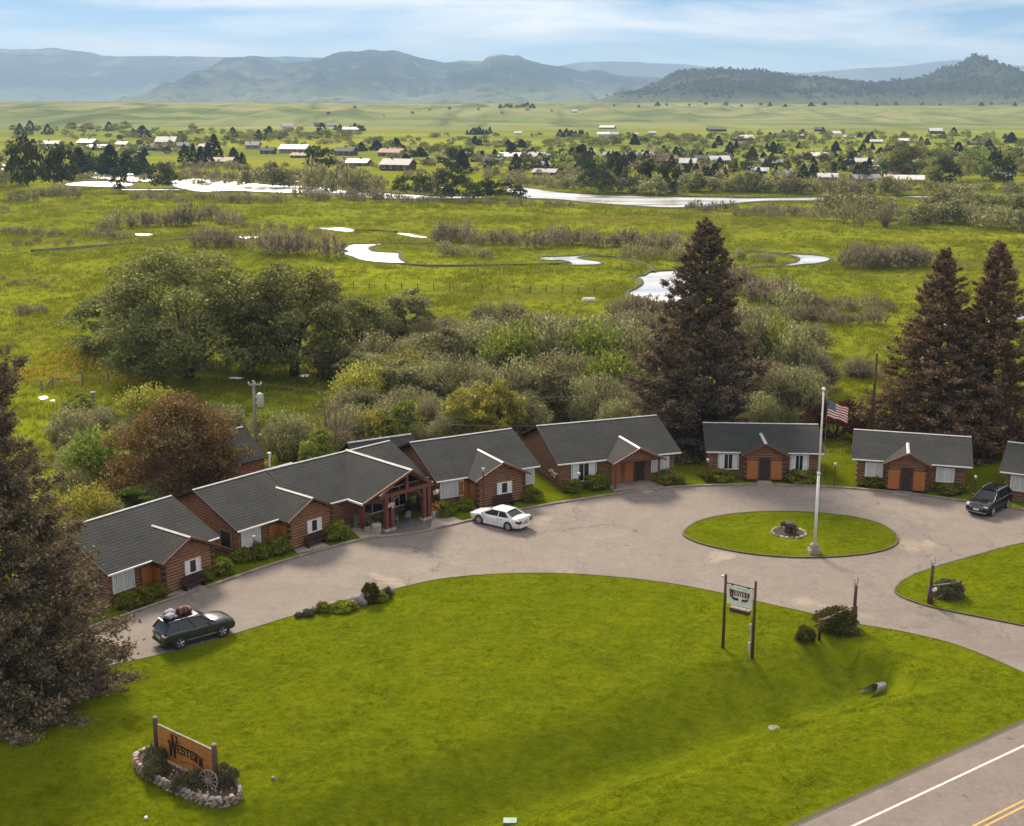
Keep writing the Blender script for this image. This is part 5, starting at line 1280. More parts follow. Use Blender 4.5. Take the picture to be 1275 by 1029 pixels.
def porch_roof(par, xc, hw_, yf, yb, zr, ze, main):
    """cross gable reaching forward from the main roof; main(y) is the main roof's height, where the back of it dies in"""
    mb = MB()
    def back(z): return min(yb, main(z))
    yr, yv = main(zr) + 0.25, main(ze) + 0.1
    roof_slope(mb, (xc - hw_, yv, ze), (xc - hw_, yf, ze), (xc, yf, zr), (xc, yr, zr), 0.09)
    roof_slope(mb, (xc + hw_, yf, ze), (xc + hw_, yv, ze), (xc, yr, zr), (xc, yf, zr), 0.09)
    r = mb.build('porch_roof', M['roof'], par)
    c = MB()
    for sg in (-1, 1):
        s = (zr - ze) / hw_
        c.extrude([(xc, yf - 0.03, zr + 0.035), (xc + sg * 0.14, yf - 0.03, zr + 0.035 - s * 0.14), (xc + sg * 0.14, yf - 0.03, zr + 0.06 - s * 0.14), (xc, yf - 0.03, zr + 0.07)], (0, yr - yf - 0.2, 0))
    c.build('ridge_cap', M['cap'], r)
    for sg in (-1, 1):
        b = MB(); b.extrude([(xc + sg * hw_, yf, ze - 0.13), (xc, yf, zr - 0.13), (xc, yf, zr + 0.03), (xc + sg * hw_, yf, ze + 0.03)], (0, -0.05, 0)); b.build('barge_board', M['timber'], r)
    return r

CABINS = {}
def cabin(label, fl, fr, depth, zr, ze=2.5, kind='side', px_=None, phw=2.5, pyf=-1.2, pzr=3.7, wins=(), skew=0.0, shift=0.0, group='log cabins round the drive'):
    a, b = U(*fl, ze), U(*fr, ze); L = float(np.linalg.norm(b - a)); yaw = math.atan2(b[1] - a[1], b[0] - a[0])
    rt = thing('log_cabin', label, 'cabin', (a[0], a[1], 0), yaw, group)
    CABINS[label] = (rt, L)
    s = (zr - ze) / (depth / 2); o = 0.55
    main_z = lambda yy: ze + s * (yy if yy < depth / 2 else depth - yy)
    inv = lambda z: min((z - ze) / s, depth / 2)
    x0, x1, y0, y1 = o, L - o, o, depth - o
    fnd = MB(); fnd.box(x0 - 0.04, x1 + 0.04, y0 - 0.04, y1 + 0.04, -0.3, 0.14); fnd.build('foundation', M['kerb'], rt)
    wt = main_z(o) - 0.10
    w = MB()
    logs(w, (x0, y0, 0), (x1, y0, 0), 0.14, lambda t: wt); logs(w, (x1, y1, 0), (x0, y1, 0), 0.14, lambda t: wt)
    w.build('log_wall', M['log'], rt, kind='stuff')
    for xx in (x0, x1):
        w = MB(); logs(w, (xx, y0, 0), (xx, y1, 0), 0.25, lambda t: main_z(y0 + t * (y1 - y0)) - 0.12); w.build('gable_wall', M['log'], rt, kind='stuff')
    ins = MB(); ins.box(x0 + 0.06, x1 - 0.06, y0 + 0.06, y1 - 0.06, 0.14, wt); ins.build('inner_wall', M['log_end'], rt)
    gable_roof(rt, 0, L, 0, depth, zr, ze)
    # porch
    xc = px_; ze2 = ze - 0.05
    porch = porch_roof(rt, xc, phw, pyf, 3, pzr, ze2, inv)
    pw = phw - 0.45; yfw = pyf + 0.45
    ptop = lambda t: ze2 + (pzr - ze2) * (1 - abs(2 * t - 1)) * (pw / phw) + (pzr - ze2) * (1 - pw / phw) - 0.12
    if kind == 'open':      # roof on posts, boarded wall set back
        for sx in (-1, 1):
            p = MB(); p.tube([(xc + sx * pw, yfw, 0), (xc + sx * pw, yfw, ze2 - 0.02)], 0.11, 8); p.build('porch_post', M['timber'], rt)
        bm = MB(); bm.tube([(xc - pw - 0.2, yfw, ze2), (xc + pw + 0.2, yfw, ze2)], 0.1, 8); bm.build('porch_beam', M['timber'], rt)
        g = MB(); logs(g, (xc - pw, yfw + 0.02, 0), (xc + pw, yfw + 0.02, 0), ze2 + 0.1, ptop, ends=0); g.build('porch_gable', M['log'], rt, kind='stuff')
        yw = o - 0.16
        panel(rt, at(xc - 1.35, yw, 0.15), 0.85, 1.75); panel(rt, at(xc - 0.15, yw, 0.15), 0.85, 1.75); doorway(rt, at(xc + 0.85, yw, 0.15))
        sl = MB(); sl.box(xc - phw + 0.2, xc + phw - 0.2, pyf, o - 0.05, -0.1, 0.12); sl.build('porch_floor', M['concrete'], rt)
    else:
        g = MB(); logs(g, (xc - pw, yfw, 0), (xc + pw, yfw, 0), 0.14, ptop); g.build('porch_gable', M['log'], rt, kind='stuff')
        for sx in (-1, 1):
            g = MB(); logs(g, (xc + sx * pw, yfw, 0), (xc + sx * pw, o, 0), 0.14, lambda t: ze2 - 0.02); g.build('porch_wall', M['log'], rt, kind='stuff')
            p = MB(); p.tube([(xc + sx * pw, yfw - 0.02, 0), (xc + sx * pw, yfw - 0.02, ze2)], 0.15, 8); p.build('corner_post', M['log_end'], rt)
        if kind == 'front':
            panel(rt, at(xc - 1.05, yfw - 0.17, 0.2), 0.95, 1.7); panel(rt, at(xc + 1.05, yfw - 0.17, 0.2), 0.95, 1.7)
            doorway(rt, at(xc, yfw - 0.15, 0.15))
        else:               # entry in the flank of the porch, small shuttered window under the gable
            window(rt, at(xc + 0.25, yfw - 0.15, 1.05), 1.25, 0.85, 'shutter')
            yw = o - 0.18
            panel(rt, at(xc - phw - 0.15 + shift, yw, 0.2), 0.85, 1.85); doorway(rt, at(xc - phw + 0.85 + shift, yw + 0.03, 0.15))
            panel(rt, at(xc - pw - 0.15, (yfw + o) / 2, 0.2, -math.pi / 2), 0.9, 1.75)
            be = MB(); be.box(xc - 0.9, xc + 0.9, yfw - 0.75, yfw - 0.32, 0.40, 0.46); be.box(xc - 0.9, xc + 0.9, yfw - 0.34, yfw - 0.28, 0.5, 0.9)
            for bx in (-0.8, 0.8): be.box(xc + bx - 0.05, xc + bx + 0.05, yfw - 0.72, yfw - 0.34, 0.0, 0.4)
            bo = be.build('bench', M['log_end']); bo.matrix_world = Matrix.Translation((a[0], a[1], 0)) @ Matrix.Rotation(yaw, 4, 'Z')
            tag(bo, 'dark bench by the porch window of the ' + label.split(',')[0].split(' right of')[0], 'bench', 'cabin benches')
    for (wx, wz, ww, wh, st) in wins: window(rt, at(wx, o - 0.16, wz), ww, wh, st)
    return rt, L, yaw, a
A_, B_, D_, E_ = None, None, None, None
cA = cabin('leftmost log cabin, half hidden by the big spruce', (133.9, 716.4), (272.7, 668.7), 10.2, 4.6, px_=5.95, phw=2.5, pyf=-1.2, pzr=3.7, wins=[(1.45, 0.95, 1.6, 1.2, 'curtain')])
cB = cabin('second log cabin from the left, next to the office', (295.3, 661.9), (418, 623.6), 10.2, 4.6, px_=6.2, phw=2.5, pyf=-1.2, pzr=3.75, wins=[(1.5, 0.95, 1.6, 1.2, 'curtain')])
cD = cabin('middle log cabin right of the timbered office porch', (543, 600), (672.4, 580), 10.2, 4.6, px_=5.4, phw=2.6, pyf=-1.5, pzr=3.75, wins=[(1.6, 0.9, 2.0, 1.25, 'curtain'), (8.8, 0.95, 1.0, 1.2, 'curtain')])
cE = cabin('longest log cabin, left of the columnar spruce', (694, 578.4), (848, 563), 10.2, 4.65, kind='open', px_=7.0, phw=2.5, pyf=-1.5, pzr=3.65, wins=[(2.6, 0.7, 2.2, 1.5, 'shutter'), (9.85, 0.85, 1.6, 1.2, 'curtain')])
cF = cabin('front-facing log cabin directly behind the flagpole', (879.5, 562.3), (1027, 564.6), 8.4, 4.05, kind='front', px_=5.05, phw=2.1, pyf=-0.9, pzr=3.5, wins=[(2.0, 0.85, 1.7, 1.3, 'shutter'), (8.2, 0.85, 1.5, 1.3, 'shutter')])
cG = cabin('log cabin in front of the pair of spruces, right of the flagpole', (1060.8, 571), (1211, 581.8), 8.4, 4.05, kind='front', px_=4.6, phw=2.0, pyf=-0.8, pzr=3.5, wins=[(1.9, 0.95, 1.35, 1.15, 'curtain'), (7.75, 0.95, 1.35, 1.15, 'curtain')])
cH = cabin('log cabin cut off by the right edge of the picture', (1245, 587), (1398, 606), 8.4, 4.05, kind='front', px_=4.6, phw=2.0, pyf=-0.8, pzr=3.5, wins=[(1.6, 0.95, 1.35, 1.15, 'curtain')])
# windows in the left gables, flower hangings on the longest cabin's gable
window(cB[0], at(0.55 - 0.16, 1.9, 0.75, -math.pi / 2), 1.2, 1.25, 'dark')
window(cA[0], at(0.55 - 0.16, 2.2, 0.75, -math.pi / 2), 1.2, 1.2, 'dark')
Mx = Matrix.Translation((cE[3][0], cE[3][1], 0)) @ Matrix.Rotation(cE[2], 4, 'Z')
fl = MB(Mx); rr = random.Random(3)
for k in range(16): fl.blob((0.25, 1.6 + rr.uniform(-0.9, 0.9), 1.25 + rr.uniform(-0.25, 0.25)), 0.11, k, 0.2, 6, 4)
tag(fl.build('flower_hanging', M['pink_flower'], sm=True), 'pale flower cluster hung on the left gable of the longest cabin', 'flowers')

# ------------------------------------------------------------------ office with its timbered porch
P0 = U(425, 623, 2.5); yawC = R(45)
off = thing('office_lodge', 'office with a wide timbered open porch between the second and the middle cabin', 'building', (P0[0], P0[1], 0), yawC)
X0, X1 = -3.4, 9.0; DC = 10.0; ZR, ZE = 4.6, 2.5
s_ = (ZR - ZE) / (DC / 2)
f_ = MB(); f_.box(X0 + 0.5, X1 - 0.5, 0.5, DC - 0.5, -0.3, 0.14); f_.build('foundation', M['kerb'], off)
w_ = MB(); logs(w_, (X0 + 0.5, 0.55, 0), (X1 - 0.5, 0.55, 0), 0.14, lambda t: 2.55); logs(w_, (X0 + .5, DC - .55, 0), (X1 - .5, DC - .55, 0), 0.14, lambda t: 2.55); w_.build('log_wall', M['log'], off, kind='stuff')
for xx in (X0 + 0.5, X1 - 0.5):
    w_ = MB(); logs(w_, (xx, 0.55, 0), (xx, DC - 0.55, 0), 0.25, lambda t: ZE + s_ * (DC / 2 - abs(t - 0.5) * (DC - 1.1)) - 0.15); w_.build('gable_wall', M['log'], off, kind='stuff')
i_ = MB(); i_.box(X0 + 0.6, X1 - 0.6, 0.62, DC - 0.62, 0.14, 2.5); i_.build('inner_wall', M['log_end'], off)
gable_roof(off, X0, X1, 0, DC, ZR, ZE)
XC, HWc, ZC, YF = 4.4, 3.75, 4.72, -2.6
ZL = 2.45
mb = MB(); yv = 0.2
roof_slope(mb, (XC - HWc, yv, ZL), (XC - HWc, -1.85, ZL), (XC, -3.35, ZC), (XC, DC / 2, ZC), 0.12)
roof_slope(mb, (XC + HWc, -1.95, ZL), (XC + HWc, yv, ZL), (XC, DC / 2, ZC), (XC, -3.35, ZC), 0.12)
pr_ = mb.build('porch_roof', M['roof'], off)
c_ = MB()
for sg in (-1, 1):
    q = (ZC - ZL) / HWc
    c_.extrude([(XC, -3.38, ZC + 0.04), (XC + sg * 0.15, -3.38, ZC + 0.04 - q * 0.15), (XC + sg * 0.15, -3.38, ZC + 0.07 - q * 0.15), (XC, -3.38, ZC + 0.08)], (0, DC / 2 + 3.3, 0))
c_.build('ridge_cap', M['cap'], pr_)
g_ = MB(); g_.box(XC - HWc - 0.1, XC - HWc - 0.01, -1.85, yv, ZL - 0.13, ZL + 0.02); g_.build('gutter', M['white'], pr_)
b_ = MB()
for sg in (-1, 1): b_.extrude([(XC + sg * HWc, -1.9, ZL - 0.16), (XC, -3.4, ZC - 0.16), (XC, -3.4, ZC + 0.03), (XC + sg * HWc, -1.9, ZL + 0.03)], (0, 0.12, 0))
b_.build('barge_board', M['timber'], pr_)
for px_, py_ in ((XC - 2.1, YF), (XC - 1.55, YF), (XC + 1.75, YF), (XC + 2.25, YF), (XC - 3.4, -1.3), (XC + 3.4, -1.3)):
    zt = ZL + (ZC - ZL) * (1 - abs(px_ - XC) / HWc) - 0.25
    p_ = MB(); p_.box(px_ - 0.16, px_ + 0.16, py_ - 0.16, py_ + 0.16, 0.06, min(zt, 2.95)); p_.build('timber_post', M['timber'], off)
    q_ = MB(); q_.box(px_ - 0.24, px_ + 0.24, py_ - 0.24, py_ + 0.24, 0.02, 0.24); q_.build('stone_foot', M['stone_pale'], off)
t_ = MB(); t_.box(XC - 2.7, XC + 2.75, YF - 0.14, YF + 0.14, 2.75, 3.05); t_.build('tie_beam', M['timber'], off)
t_ = MB(); t_.box(XC - 0.13, XC + 0.13, YF - 0.12, YF + 0.12, 3.05, 4.5); t_.build('king_post', M['timber'], off)
for sg in (-1, 1):
    t_ = MB(); t_.tube([(XC + sg * 2.6, YF, 2.95), (XC, YF, 4.52)], 0.14, 6); t_.build('rafter', M['timber'], off)
    t_ = MB(); t_.tube([(XC + sg * 1.6, YF, 2.0), (XC + sg * 1.2, YF, 2.5), (XC + sg * 0.6, YF, 2.8)], 0.10, 6); t_.build('brace', M['timber'], off)
    t_ = MB(); t_.tube([(XC + sg * 3.4, -1.3, 2.2), (XC + sg * 2.1, YF, 2.85)], 0.12, 6); t_.build('side_beam', M['timber'], off)
    t_ = MB(); t_.extrude([(XC + sg * 3.3, -1.25, 2.25), (XC + sg * 2.2, -2.4, 2.25), (XC + sg * 2.2, -2.4, 3.0), (XC + sg * 3.3, -1.25, 2.55)], (0, 0.1, 0)); t_.build('gable_board', M['timber'], off)
window(off, at(XC - 1.1, 0.38, 0.6), 2.2, 1.7, 'plain'); window(off, at(XC + 1.7, 0.38, 0.6), 1.4, 1.7, 'plain'); doorway(off, at(XC + 0.45, 0.38, 0.15))
window(off, at(X0 + 1.9, 0.38, 0.9), 1.3, 1.1, 'dark')
MC = Matrix.Translation((P0[0], P0[1], 0)) @ Matrix.Rotation(yawC, 4, 'Z')
def placed(name, mb, mat, label, cat, group=None, sm=False, Mw=None):
    mb.v = [tuple((Mw or MC) @ Vector(p)) for p in mb.v]
    return tag(mb.build(name, mat, None, sm), label, cat, group)
def bench_mesh(x, y, w=1.5, rz=0.0):
    b = MB(Matrix.Translation((x, y, 0.06)) @ Matrix.Rotation(rz, 4, 'Z'))
    b.box(-w / 2, w / 2, -0.22, 0.22, 0.40, 0.46)
    for k in range(4): b.box(-w / 2, w / 2, 0.22, 0.26, 0.52 + k * 0.12, 0.60 + k * 0.12)
    for sx in (-1, 1): b.box(sx * w / 2 - 0.05, sx * w / 2 + 0.05, -0.22, 0.26, 0, 0.46); b.box(sx * w / 2 - 0.04, sx * w / 2 + 0.04, 0.16, 0.24, 0.46, 1.0)
    return b
placed('bench', bench_mesh(XC - 2.6, -0.35, 1.4), M['weathered'], 'weathered slatted bench in the left side of the office porch', 'bench')
placed('bench', bench_mesh(XC + 2.6, -0.35, 1.3), M['log_end'], 'dark slatted bench in the right side of the office porch', 'bench')
for (x, y, lab) in ((XC - 0.6, -1.9, 'grey metal chair in the middle of the office porch, nearer the left posts'), (XC + 0.5, -2.0, 'grey metal chair in the middle of the office porch, nearer the right posts'), (XC - 2.9, -1.9, 'grey metal chair beside the stone planter of the office porch')):
    b = MB(Matrix.Translation((x, y, 0.06)) @ Matrix.Rotation(0.6 * x, 4, 'Z'))
    b.box(-0.24, 0.24, -0.22, 0.22, 0.42, 0.45)
    for sx in (-0.21, 0.21):
        for sy in (-0.19, 0.19): b.tube([(sx, sy, 0), (sx, sy, 0.43)], 0.018, 5)
        b.tube([(sx, 0.2, 0.43), (sx, 0.27, 0.95)], 0.018, 5); b.tube([(sx, -0.2, 0.62), (sx, 0.22, 0.62)], 0.018, 5)
    for k in range(5): b.box(-0.2 + k * 0.09, -0.16 + k * 0.09, 0.22, 0.25, 0.48, 0.93)
    placed('patio_chair', b, M['steel'], lab, 'chair', 'porch chairs')
b = MB(); b.lathe([(0.30, 0.06), (0.40, 0.12), (0.40, 0.75), (0.34, 0.80)], (XC - 2.9, -2.35, 0), 10); b.box(XC - 3.6, XC - 2.4, -2.1, -1.75, 0.05, 0.55)
placed('stone_planter', b, M['stone_pale'], 'pale stone planter at the left corner of the office porch', 'planter')
b = MB()
for k in range(26): b.blob((XC - 3.0 + rr.uniform(-0.6, 0.6), -2.0 + rr.uniform(-0.3, 0.3), 0.75 + rr.uniform(-0.15, 0.25)), 0.12, k, 0.5, 5, 4)
placed('potted_plant', b, M['lf_dark'], 'dark leafy plant in the pale stone planter', 'plant')
b = MB(); b.lathe([(0.22, 0.05), (0.30, 0.2), (0.30, 0.55), (0.25, 0.62)], (XC + 2.75, -2.7, 0), 10)
placed('flower_tub', b, M['stone_pale'], 'round tub at the right foot of the office porch', 'tub')
b = MB()
for k in range(34): b.blob((XC + 2.85 + rr.uniform(-0.3, 0.3), -2.75 + rr.uniform(-0.3, 0.3), 0.7 + rr.uniform(-0.35, 0.5)), 0.10, k, 0.5, 5, 4)
placed('orange_flowers', b, M['orange'], 'orange flowers spilling from the round tub at the office porch', 'flowers')
for k, (x, lab) in enumerate(((XC - 1.8, 'hanging flower basket at the left posts of the office porch'), (XC + 2.9, 'hanging flower basket outside the right posts of the office porch'), (XC + 0.4, 'hanging flower basket in the middle of the office porch'))):
    rt = thing('hanging_basket', lab, 'basket', tuple(MC @ Vector((x, YF - 0.3, 1.9))), 0, 'hanging baskets')
    b = MB(); b.lathe([(0.05, -0.05), (0.22, 0.05), (0.26, 0.22)], (0, 0, 0), 8); b.build('basket', M['bark'], rt)
    b = MB()
    for j in range(16): b.blob((rr.uniform(-0.22, 0.22), rr.uniform(-0.22, 0.22), 0.25 + rr.uniform(-0.1, 0.16)), 0.09, j, 0.4, 5, 4)
    b.build('flowers', M['pink_flower'] if k != 2 else M['lf_hedge'], rt)
    b = MB()
    for j in range(3): b.tube([(0.22 * math.cos(j * 2.1), 0.22 * math.sin(j * 2.1), 0.2), (0, 0, 0.85)], 0.012, 4)
    b.build('chain', M['black'], rt)
# outbuilding roofs behind
def shed(name, label, c, yaw, w, d, ze, zr):
    rt = thing(name, label, 'shed', (c[0], c[1], 0), yaw)
    b = MB(); logs(b, (0.4, 0.4, 0), (w - 0.4, 0.4, 0), 0.1, lambda t: ze); logs(b, (0.4, d - 0.4, 0), (w - 0.4, d - 0.4, 0), 0.1, lambda t: ze); b.build('log_wall', M['log'], rt, kind='stuff')
    for xx in (0.4, w - 0.4):
        b = MB(); logs(b, (xx, 0.4, 0), (xx, d - 0.4, 0), 0.2, lambda t: ze + (zr - ze) * (1 - abs(2 * t - 1)) - 0.1); b.build('gable_wall', M['log'], rt, kind='stuff')
    gable_roof(rt, 0, w, 0, d, zr, ze, gutter=False)
shed('laundry_shed', 'dark-roofed outbuilding showing behind the second cabin', (-26.5, 100.5), R(50), 8.5, 7.0, 2.6, 4.7)
shed('rear_shed', 'small grey roof showing behind the office ridge', (-13.0, 104.5), R(30), 6.0, 4.5, 2.6, 4.0)
v = MB(); q = U(344, 572, 5.0)
v.tube([(-19.5, 99.4, 3.9), (-19.5, 99.4, 5.0)], 0.07, 8); v.lathe([(0.05, 4.95), (0.16, 5.0), (0.16, 5.08), (0.03, 5.16)], (-19.5, 99.4, 0), 8)
tag(v.build('roof_vent', M['white']), 'white-capped vent pipe on the roof behind the office ridge', 'vent')

# hedge shrubs in front of the cabins
def hedge(px, py, h, w, label, key='hedge'): plant(key, px, py - 1, h * 0.82, 'hedge_shrub', label, 'shrub', 'hedges in front of the cabins', w * 0.9)
for q in [(160, 758, 24, 34, 'rounded shrub left of the walk at the leftmost cabin, nearest the spruce'), (180, 752, 24, 30, 'rounded shrub left of the walk at the leftmost cabin, middle one'), (198, 744, 22, 28, 'rounded shrub left of the walk at the leftmost cabin, nearest the door'),
          (256, 723, 22, 26, 'bright shrub right of the leftmost cabin, nearer one of a pair'), (278, 716, 24, 30, 'bright shrub right of the leftmost cabin, farther one of a pair'),
          (300, 700, 22, 30, 'dark shrub under the curtained window of the second cabin'), (324, 697, 24, 30, 'bright shrub behind the small lamp post at the second cabin'), (348, 690, 26, 34, 'bright shrub left of the walk at the second cabin'),
          (418, 672, 26, 38, 'large bright rounded shrub between the second cabin and the office'),
          (554, 643, 22, 34, 'dark shrub under the curtained window of the middle cabin'), (580, 636, 18, 28, 'small shrub left of the porch of the middle cabin'),
          (660, 623, 18, 40, 'bright shrub right of the porch of the middle cabin'),
          (712, 613, 18, 30, 'shrub under the shuttered window of the longest cabin, left one of two'), (742, 609, 22, 38, 'shrub under the shuttered window of the longest cabin, right one of two'), (832, 602, 17, 46, 'wide low shrub right of the porch of the longest cabin'),
          (893, 597, 17, 52, 'wide clipped shrub left of the walk behind the flagpole island'), (998, 600, 16, 52, 'wide clipped shrub right of the walk behind the flagpole island'),
          (1085, 606, 16, 42, 'wide low shrub left of the porch before the pair of spruces'), (1180, 612, 16, 56, 'wide low shrub right of the porch before the pair of spruces'), (1262, 616, 14, 30, 'low shrub behind the black parked car')]:
    hedge(*q)

# ------------------------------------------------------------------ vehicles
def loft(st, half, n_sm=True):
    """skins a row of cross-sections; each is a list of (y, z) for one side from sill to middle, mirrored"""
    mb = MB(); rows = []
    for x, sec in st:
        full = [(x, y, z) for y, z in sec] + [(x, -y, z) for y, z in sec[::-1][1 if sec[-1][0] == 0 else 0:]]
        rows.append(full)
    n = len(rows[0])
    for r in rows: mb.pts(r)
    for i in range(len(rows) - 1):
        for k in range(n - 1):
            a = i * n + k
            mb.f.append((a, a + 1, a + n + 1, a + n))
        a = i * n; mb.f.append((a + n - 1, a, a + n, a + 2 * n - 1))
    mb.f.append(tuple(range(n))[::-1]); mb.f.append(tuple((len(rows) - 1) * n + k for k in range(n)))
    return mb
def car(name, label, cat, paint, p_rear, p_front, Ln, Wd, Ht, wheelbase, rear_ax, prof, belt, roof, wheel_r, suv=False):
    """prof: (x, sill z, shoulder z, hood or deck z, half-width factor); roof: (rear base, rear top, front top, front base) x"""
    a, b = G(*p_rear), G(*p_front)
    d = (b - a)[:2]; yaw = math.atan2(d[1], d[0])
    side = 1 if name_side[name] else -1      # which flank the two measured wheels are on (1: left)
    ex = np.array([math.cos(yaw), math.sin(yaw)]); ey = np.array([-math.sin(yaw), math.cos(yaw)])
    mid = (a + b)[:2] / 2
    org = mid - ex * (rear_ax + wheelbase / 2) - ey * side * (Wd / 2 - 0.08)
    rt = thing(name, label, cat, (org[0], org[1], 0.03), yaw)
    hw_ = Wd / 2
    st = []
    for x, z0, zs, zt, wf in prof:
        w = hw_ * wf
        st.append((x, [(w * 0.86, z0), (w * 0.985, z0 + 0.10), (w, z0 + 0.28), (w * 1.0, zs - 0.12), (w * 0.965, zs), (w * 0.80, zt - 0.01), (w * 0.4, zt + 0.02), (0, zt + 0.03)]))
    bd = loft(st, hw_).build('body', M[paint], rt, True)
    rb, rtp, ftp, fb = roof; wb, wt = hw_ * 0.90, hw_ * 0.70
    zb, zt = belt, Ht
    # glass house: rear window, windscreen, flanks
    def sidep(t, z01, sg):      # point on the flank: t 0..1 rear to front along the taper, z01 0 belt 1 roof
        xx = (rb + (fb - rb) * t) * (1 - z01) + (rtp + (ftp - rtp) * t) * z01
        return (xx, sg * (wb + (wt - wb) * z01), zb + (zt - 0.06 - zb) * z01)
    g = MB()
    core = [sidep(0, 0, -1), sidep(1, 0, -1), sidep(1, 0, 1), sidep(0, 0, 1)]; top = [sidep(0, 1, -1), sidep(1, 1, -1), sidep(1, 1, 1), sidep(0, 1, 1)]
    i = g.pts(core + top)
    for q in ((0, 1, 5, 4), (1, 2, 6, 5), (2, 3, 7, 6), (3, 0, 4, 7), (4, 5, 6, 7)): g.f.append(tuple(i + k for k in q))
    g.build('window_glass', M['carglass'], rt)
    r = MB(); n = 7; rows = []
    for k in range(n):
        t = k / (n - 1); xx = rtp - 0.10 + (ftp - rtp + 0.14) * t
        c = 0.045 * math.sin(math.pi * (0.15 + 0.7 * t))
        rows.append([(xx, y * (wt + 0.015), zt - 0.075 + (c + 0.03) * (1 - y * y * 0.55) + (0.03 if abs(y) < 0.99 else -0.03)) for y in (-1, -0.92, -0.5, 0, 0.5, 0.92, 1)])
    for q in rows: r.pts(q)
    for i in range(n - 1):
        for k in range(6):
            a_ = i * 7 + k; r.f.append((a_, a_ + 7, a_ + 8, a_ + 1))
    ro = r.build('roof', M[paint], rt, True)
    p = MB()
    for sg in (-1, 1):
        for t in ((0.0, 1.0) if not suv else (0.0, 1.0)):
            p.tube([sidep(t, -0.02, sg), sidep(t, 0.5, sg), sidep(t, 1.02, sg)], 0.055, 6)
        p.tube([sidep(0.0, 1.0, sg), sidep(0.5, 1.02, sg), sidep(1, 1.0, sg)], 0.045, 6)
        for t in ((0.47,) if not suv else (0.28, 0.60)):
            p.tube([sidep(t, 0, sg), sidep(t, 1, sg)], 0.035, 5)
        # filled rear quarter
        q0, q1, q2, q3 = sidep(0, 0, sg), sidep(0.13, 0, sg), sidep(0.06, 1, sg), sidep(0, 1, sg)
        p.face([(c[0], c[1] + sg * 0.012, c[2]) for c in (q0, q1, q2, q3)])
    p.build('pillar', M[paint], rt)
    for sg in (-1, 1):
        m_ = MB(); m_.blob((fb - 0.42, sg * (hw_ + 0.07), zb + 0.06), (0.07, 0.11, 0.08), 1, 0.05, 8, 5); m_.build('mirror', M[paint], rt, True)
        for k, t in enumerate((0.47, 0.90) if not suv else (0.30, 0.60)):
            x_ = rb + (fb - rb) * t
            h_ = MB(); h_.box(x_ - (0.95 if k else 0.35), x_ - (0.75 if k else 0.15), sg * hw_ * 0.99, sg * (hw_ + 0.018), zb - 0.17, zb - 0.13); h_.build('door_handle', M[paint], rt)
        s_m = MB()
        for t in (0.10, 0.47, 0.90):
            x_ = rb + (fb - rb) * t; s_m.box(x_ - 0.008, x_ + 0.008, sg * (hw_ * 0.955), sg * (hw_ * 1.003), prof[3][1] + 0.12, zb - 0.03)
        s_m.build('door_seam', M['black'], rt)
        sill = MB(); sill.box(rear_ax + wheel_r + 0.12, rear_ax + wheelbase - wheel_r - 0.12, sg * hw_ * 0.93, sg * (hw_ + 0.012), prof[3][1] - 0.02, prof[3][1] + 0.10); sill.build('sill', M['black'] if suv else M[paint], rt)
    for ax in (rear_ax, rear_ax + wheelbase):
        for sg in (-1, 1):
            ar = MB(); ar.lathe([(wheel_r + 0.075, -0.02), (wheel_r + 0.075, 0.02)], (ax, sg * (hw_ - 0.008), wheel_r + 0.01), 20, 'y'); ar.build('wheel_arch', M['black'], rt)
            wq = MB(); wr = wheel_r
            wq.lathe([(wr * 0.6, -0.11), (wr * 0.93, -0.11), (wr, -0.06), (wr, 0.06), (wr * 0.93, 0.11), (wr * 0.6, 0.11)], (ax, sg * (hw_ - 0.085), wr), 20, 'y')
            wo = wq.build('wheel', M['rubber'], rt)
            rm = MB(); yy = sg * (hw_ + 0.022)
            rm.lathe([(wr * 0.16, -0.012), (wr * 0.16, 0.012)], (ax, yy + sg * 0.006, wr), 10, 'y')
            rm.lathe([(wr * 0.70, -0.02), (wr * 0.70, 0.008), (wr * 0.60, 0.012), (wr * 0.60, -0.02)], (ax, yy, wr), 20, 'y', False)
            for k in range(5):
                an = k * 2 * math.pi / 5 + 0.3
                c_, s2 = math.cos(an), math.sin(an)
                for off in (-0.07, 0.07):
                    c2, s3 = math.cos(an + off), math.sin(an + off)
                    rm.tube([(ax + c_ * wr * 0.12, yy, wr + s2 * wr * 0.12), (ax + c2 * wr * 0.62, yy, wr + s3 * wr * 0.62)], 0.034, 5)
            rm.build('rim', M['rim'], wo)
            dk = MB(); dk.lathe([(wr * 0.62, -0.01), (wr * 0.62, 0.01)], (ax, sg * (hw_ + 0.006), wr), 16, 'y'); dk.build('brake', M['black'], wo)
    return rt, hw_
name_side = {'white_sedan': True, 'grey_crossover': False, 'black_crossover': True}
# white sedan: the two measured wheels are on its left flank
WS = [(0.0, 0.42, 0.78, 0.80, 0.72), (0.06, 0.30, 0.92, 0.98, 0.86), (0.35, 0.24, 0.98, 1.05, 0.96), (0.8, 0.22, 0.98, 1.04, 1.0), (1.6, 0.2, 0.95, 0.98, 1.0), (3.0, 0.2, 0.92, 0.96, 1.0), (3.5, 0.2, 0.90, 0.97, 0.995), (4.2, 0.22, 0.84, 0.90, 0.97), (4.7, 0.25, 0.74, 0.80, 0.90), (4.95, 0.30, 0.62, 0.68, 0.78), (5.02, 0.36, 0.52, 0.55, 0.66)]
ws, hw_ = car('white_sedan', 'white four-door sedan parked at the kerb in front of the middle cabin', 'car', 'car_white', (632.0, 661.2), (597.6, 652.8), 5.02, 1.87, 1.44, 2.85, 1.06, WS, 0.94, (0.62, 1.45, 2.75, 3.75), 0.335)
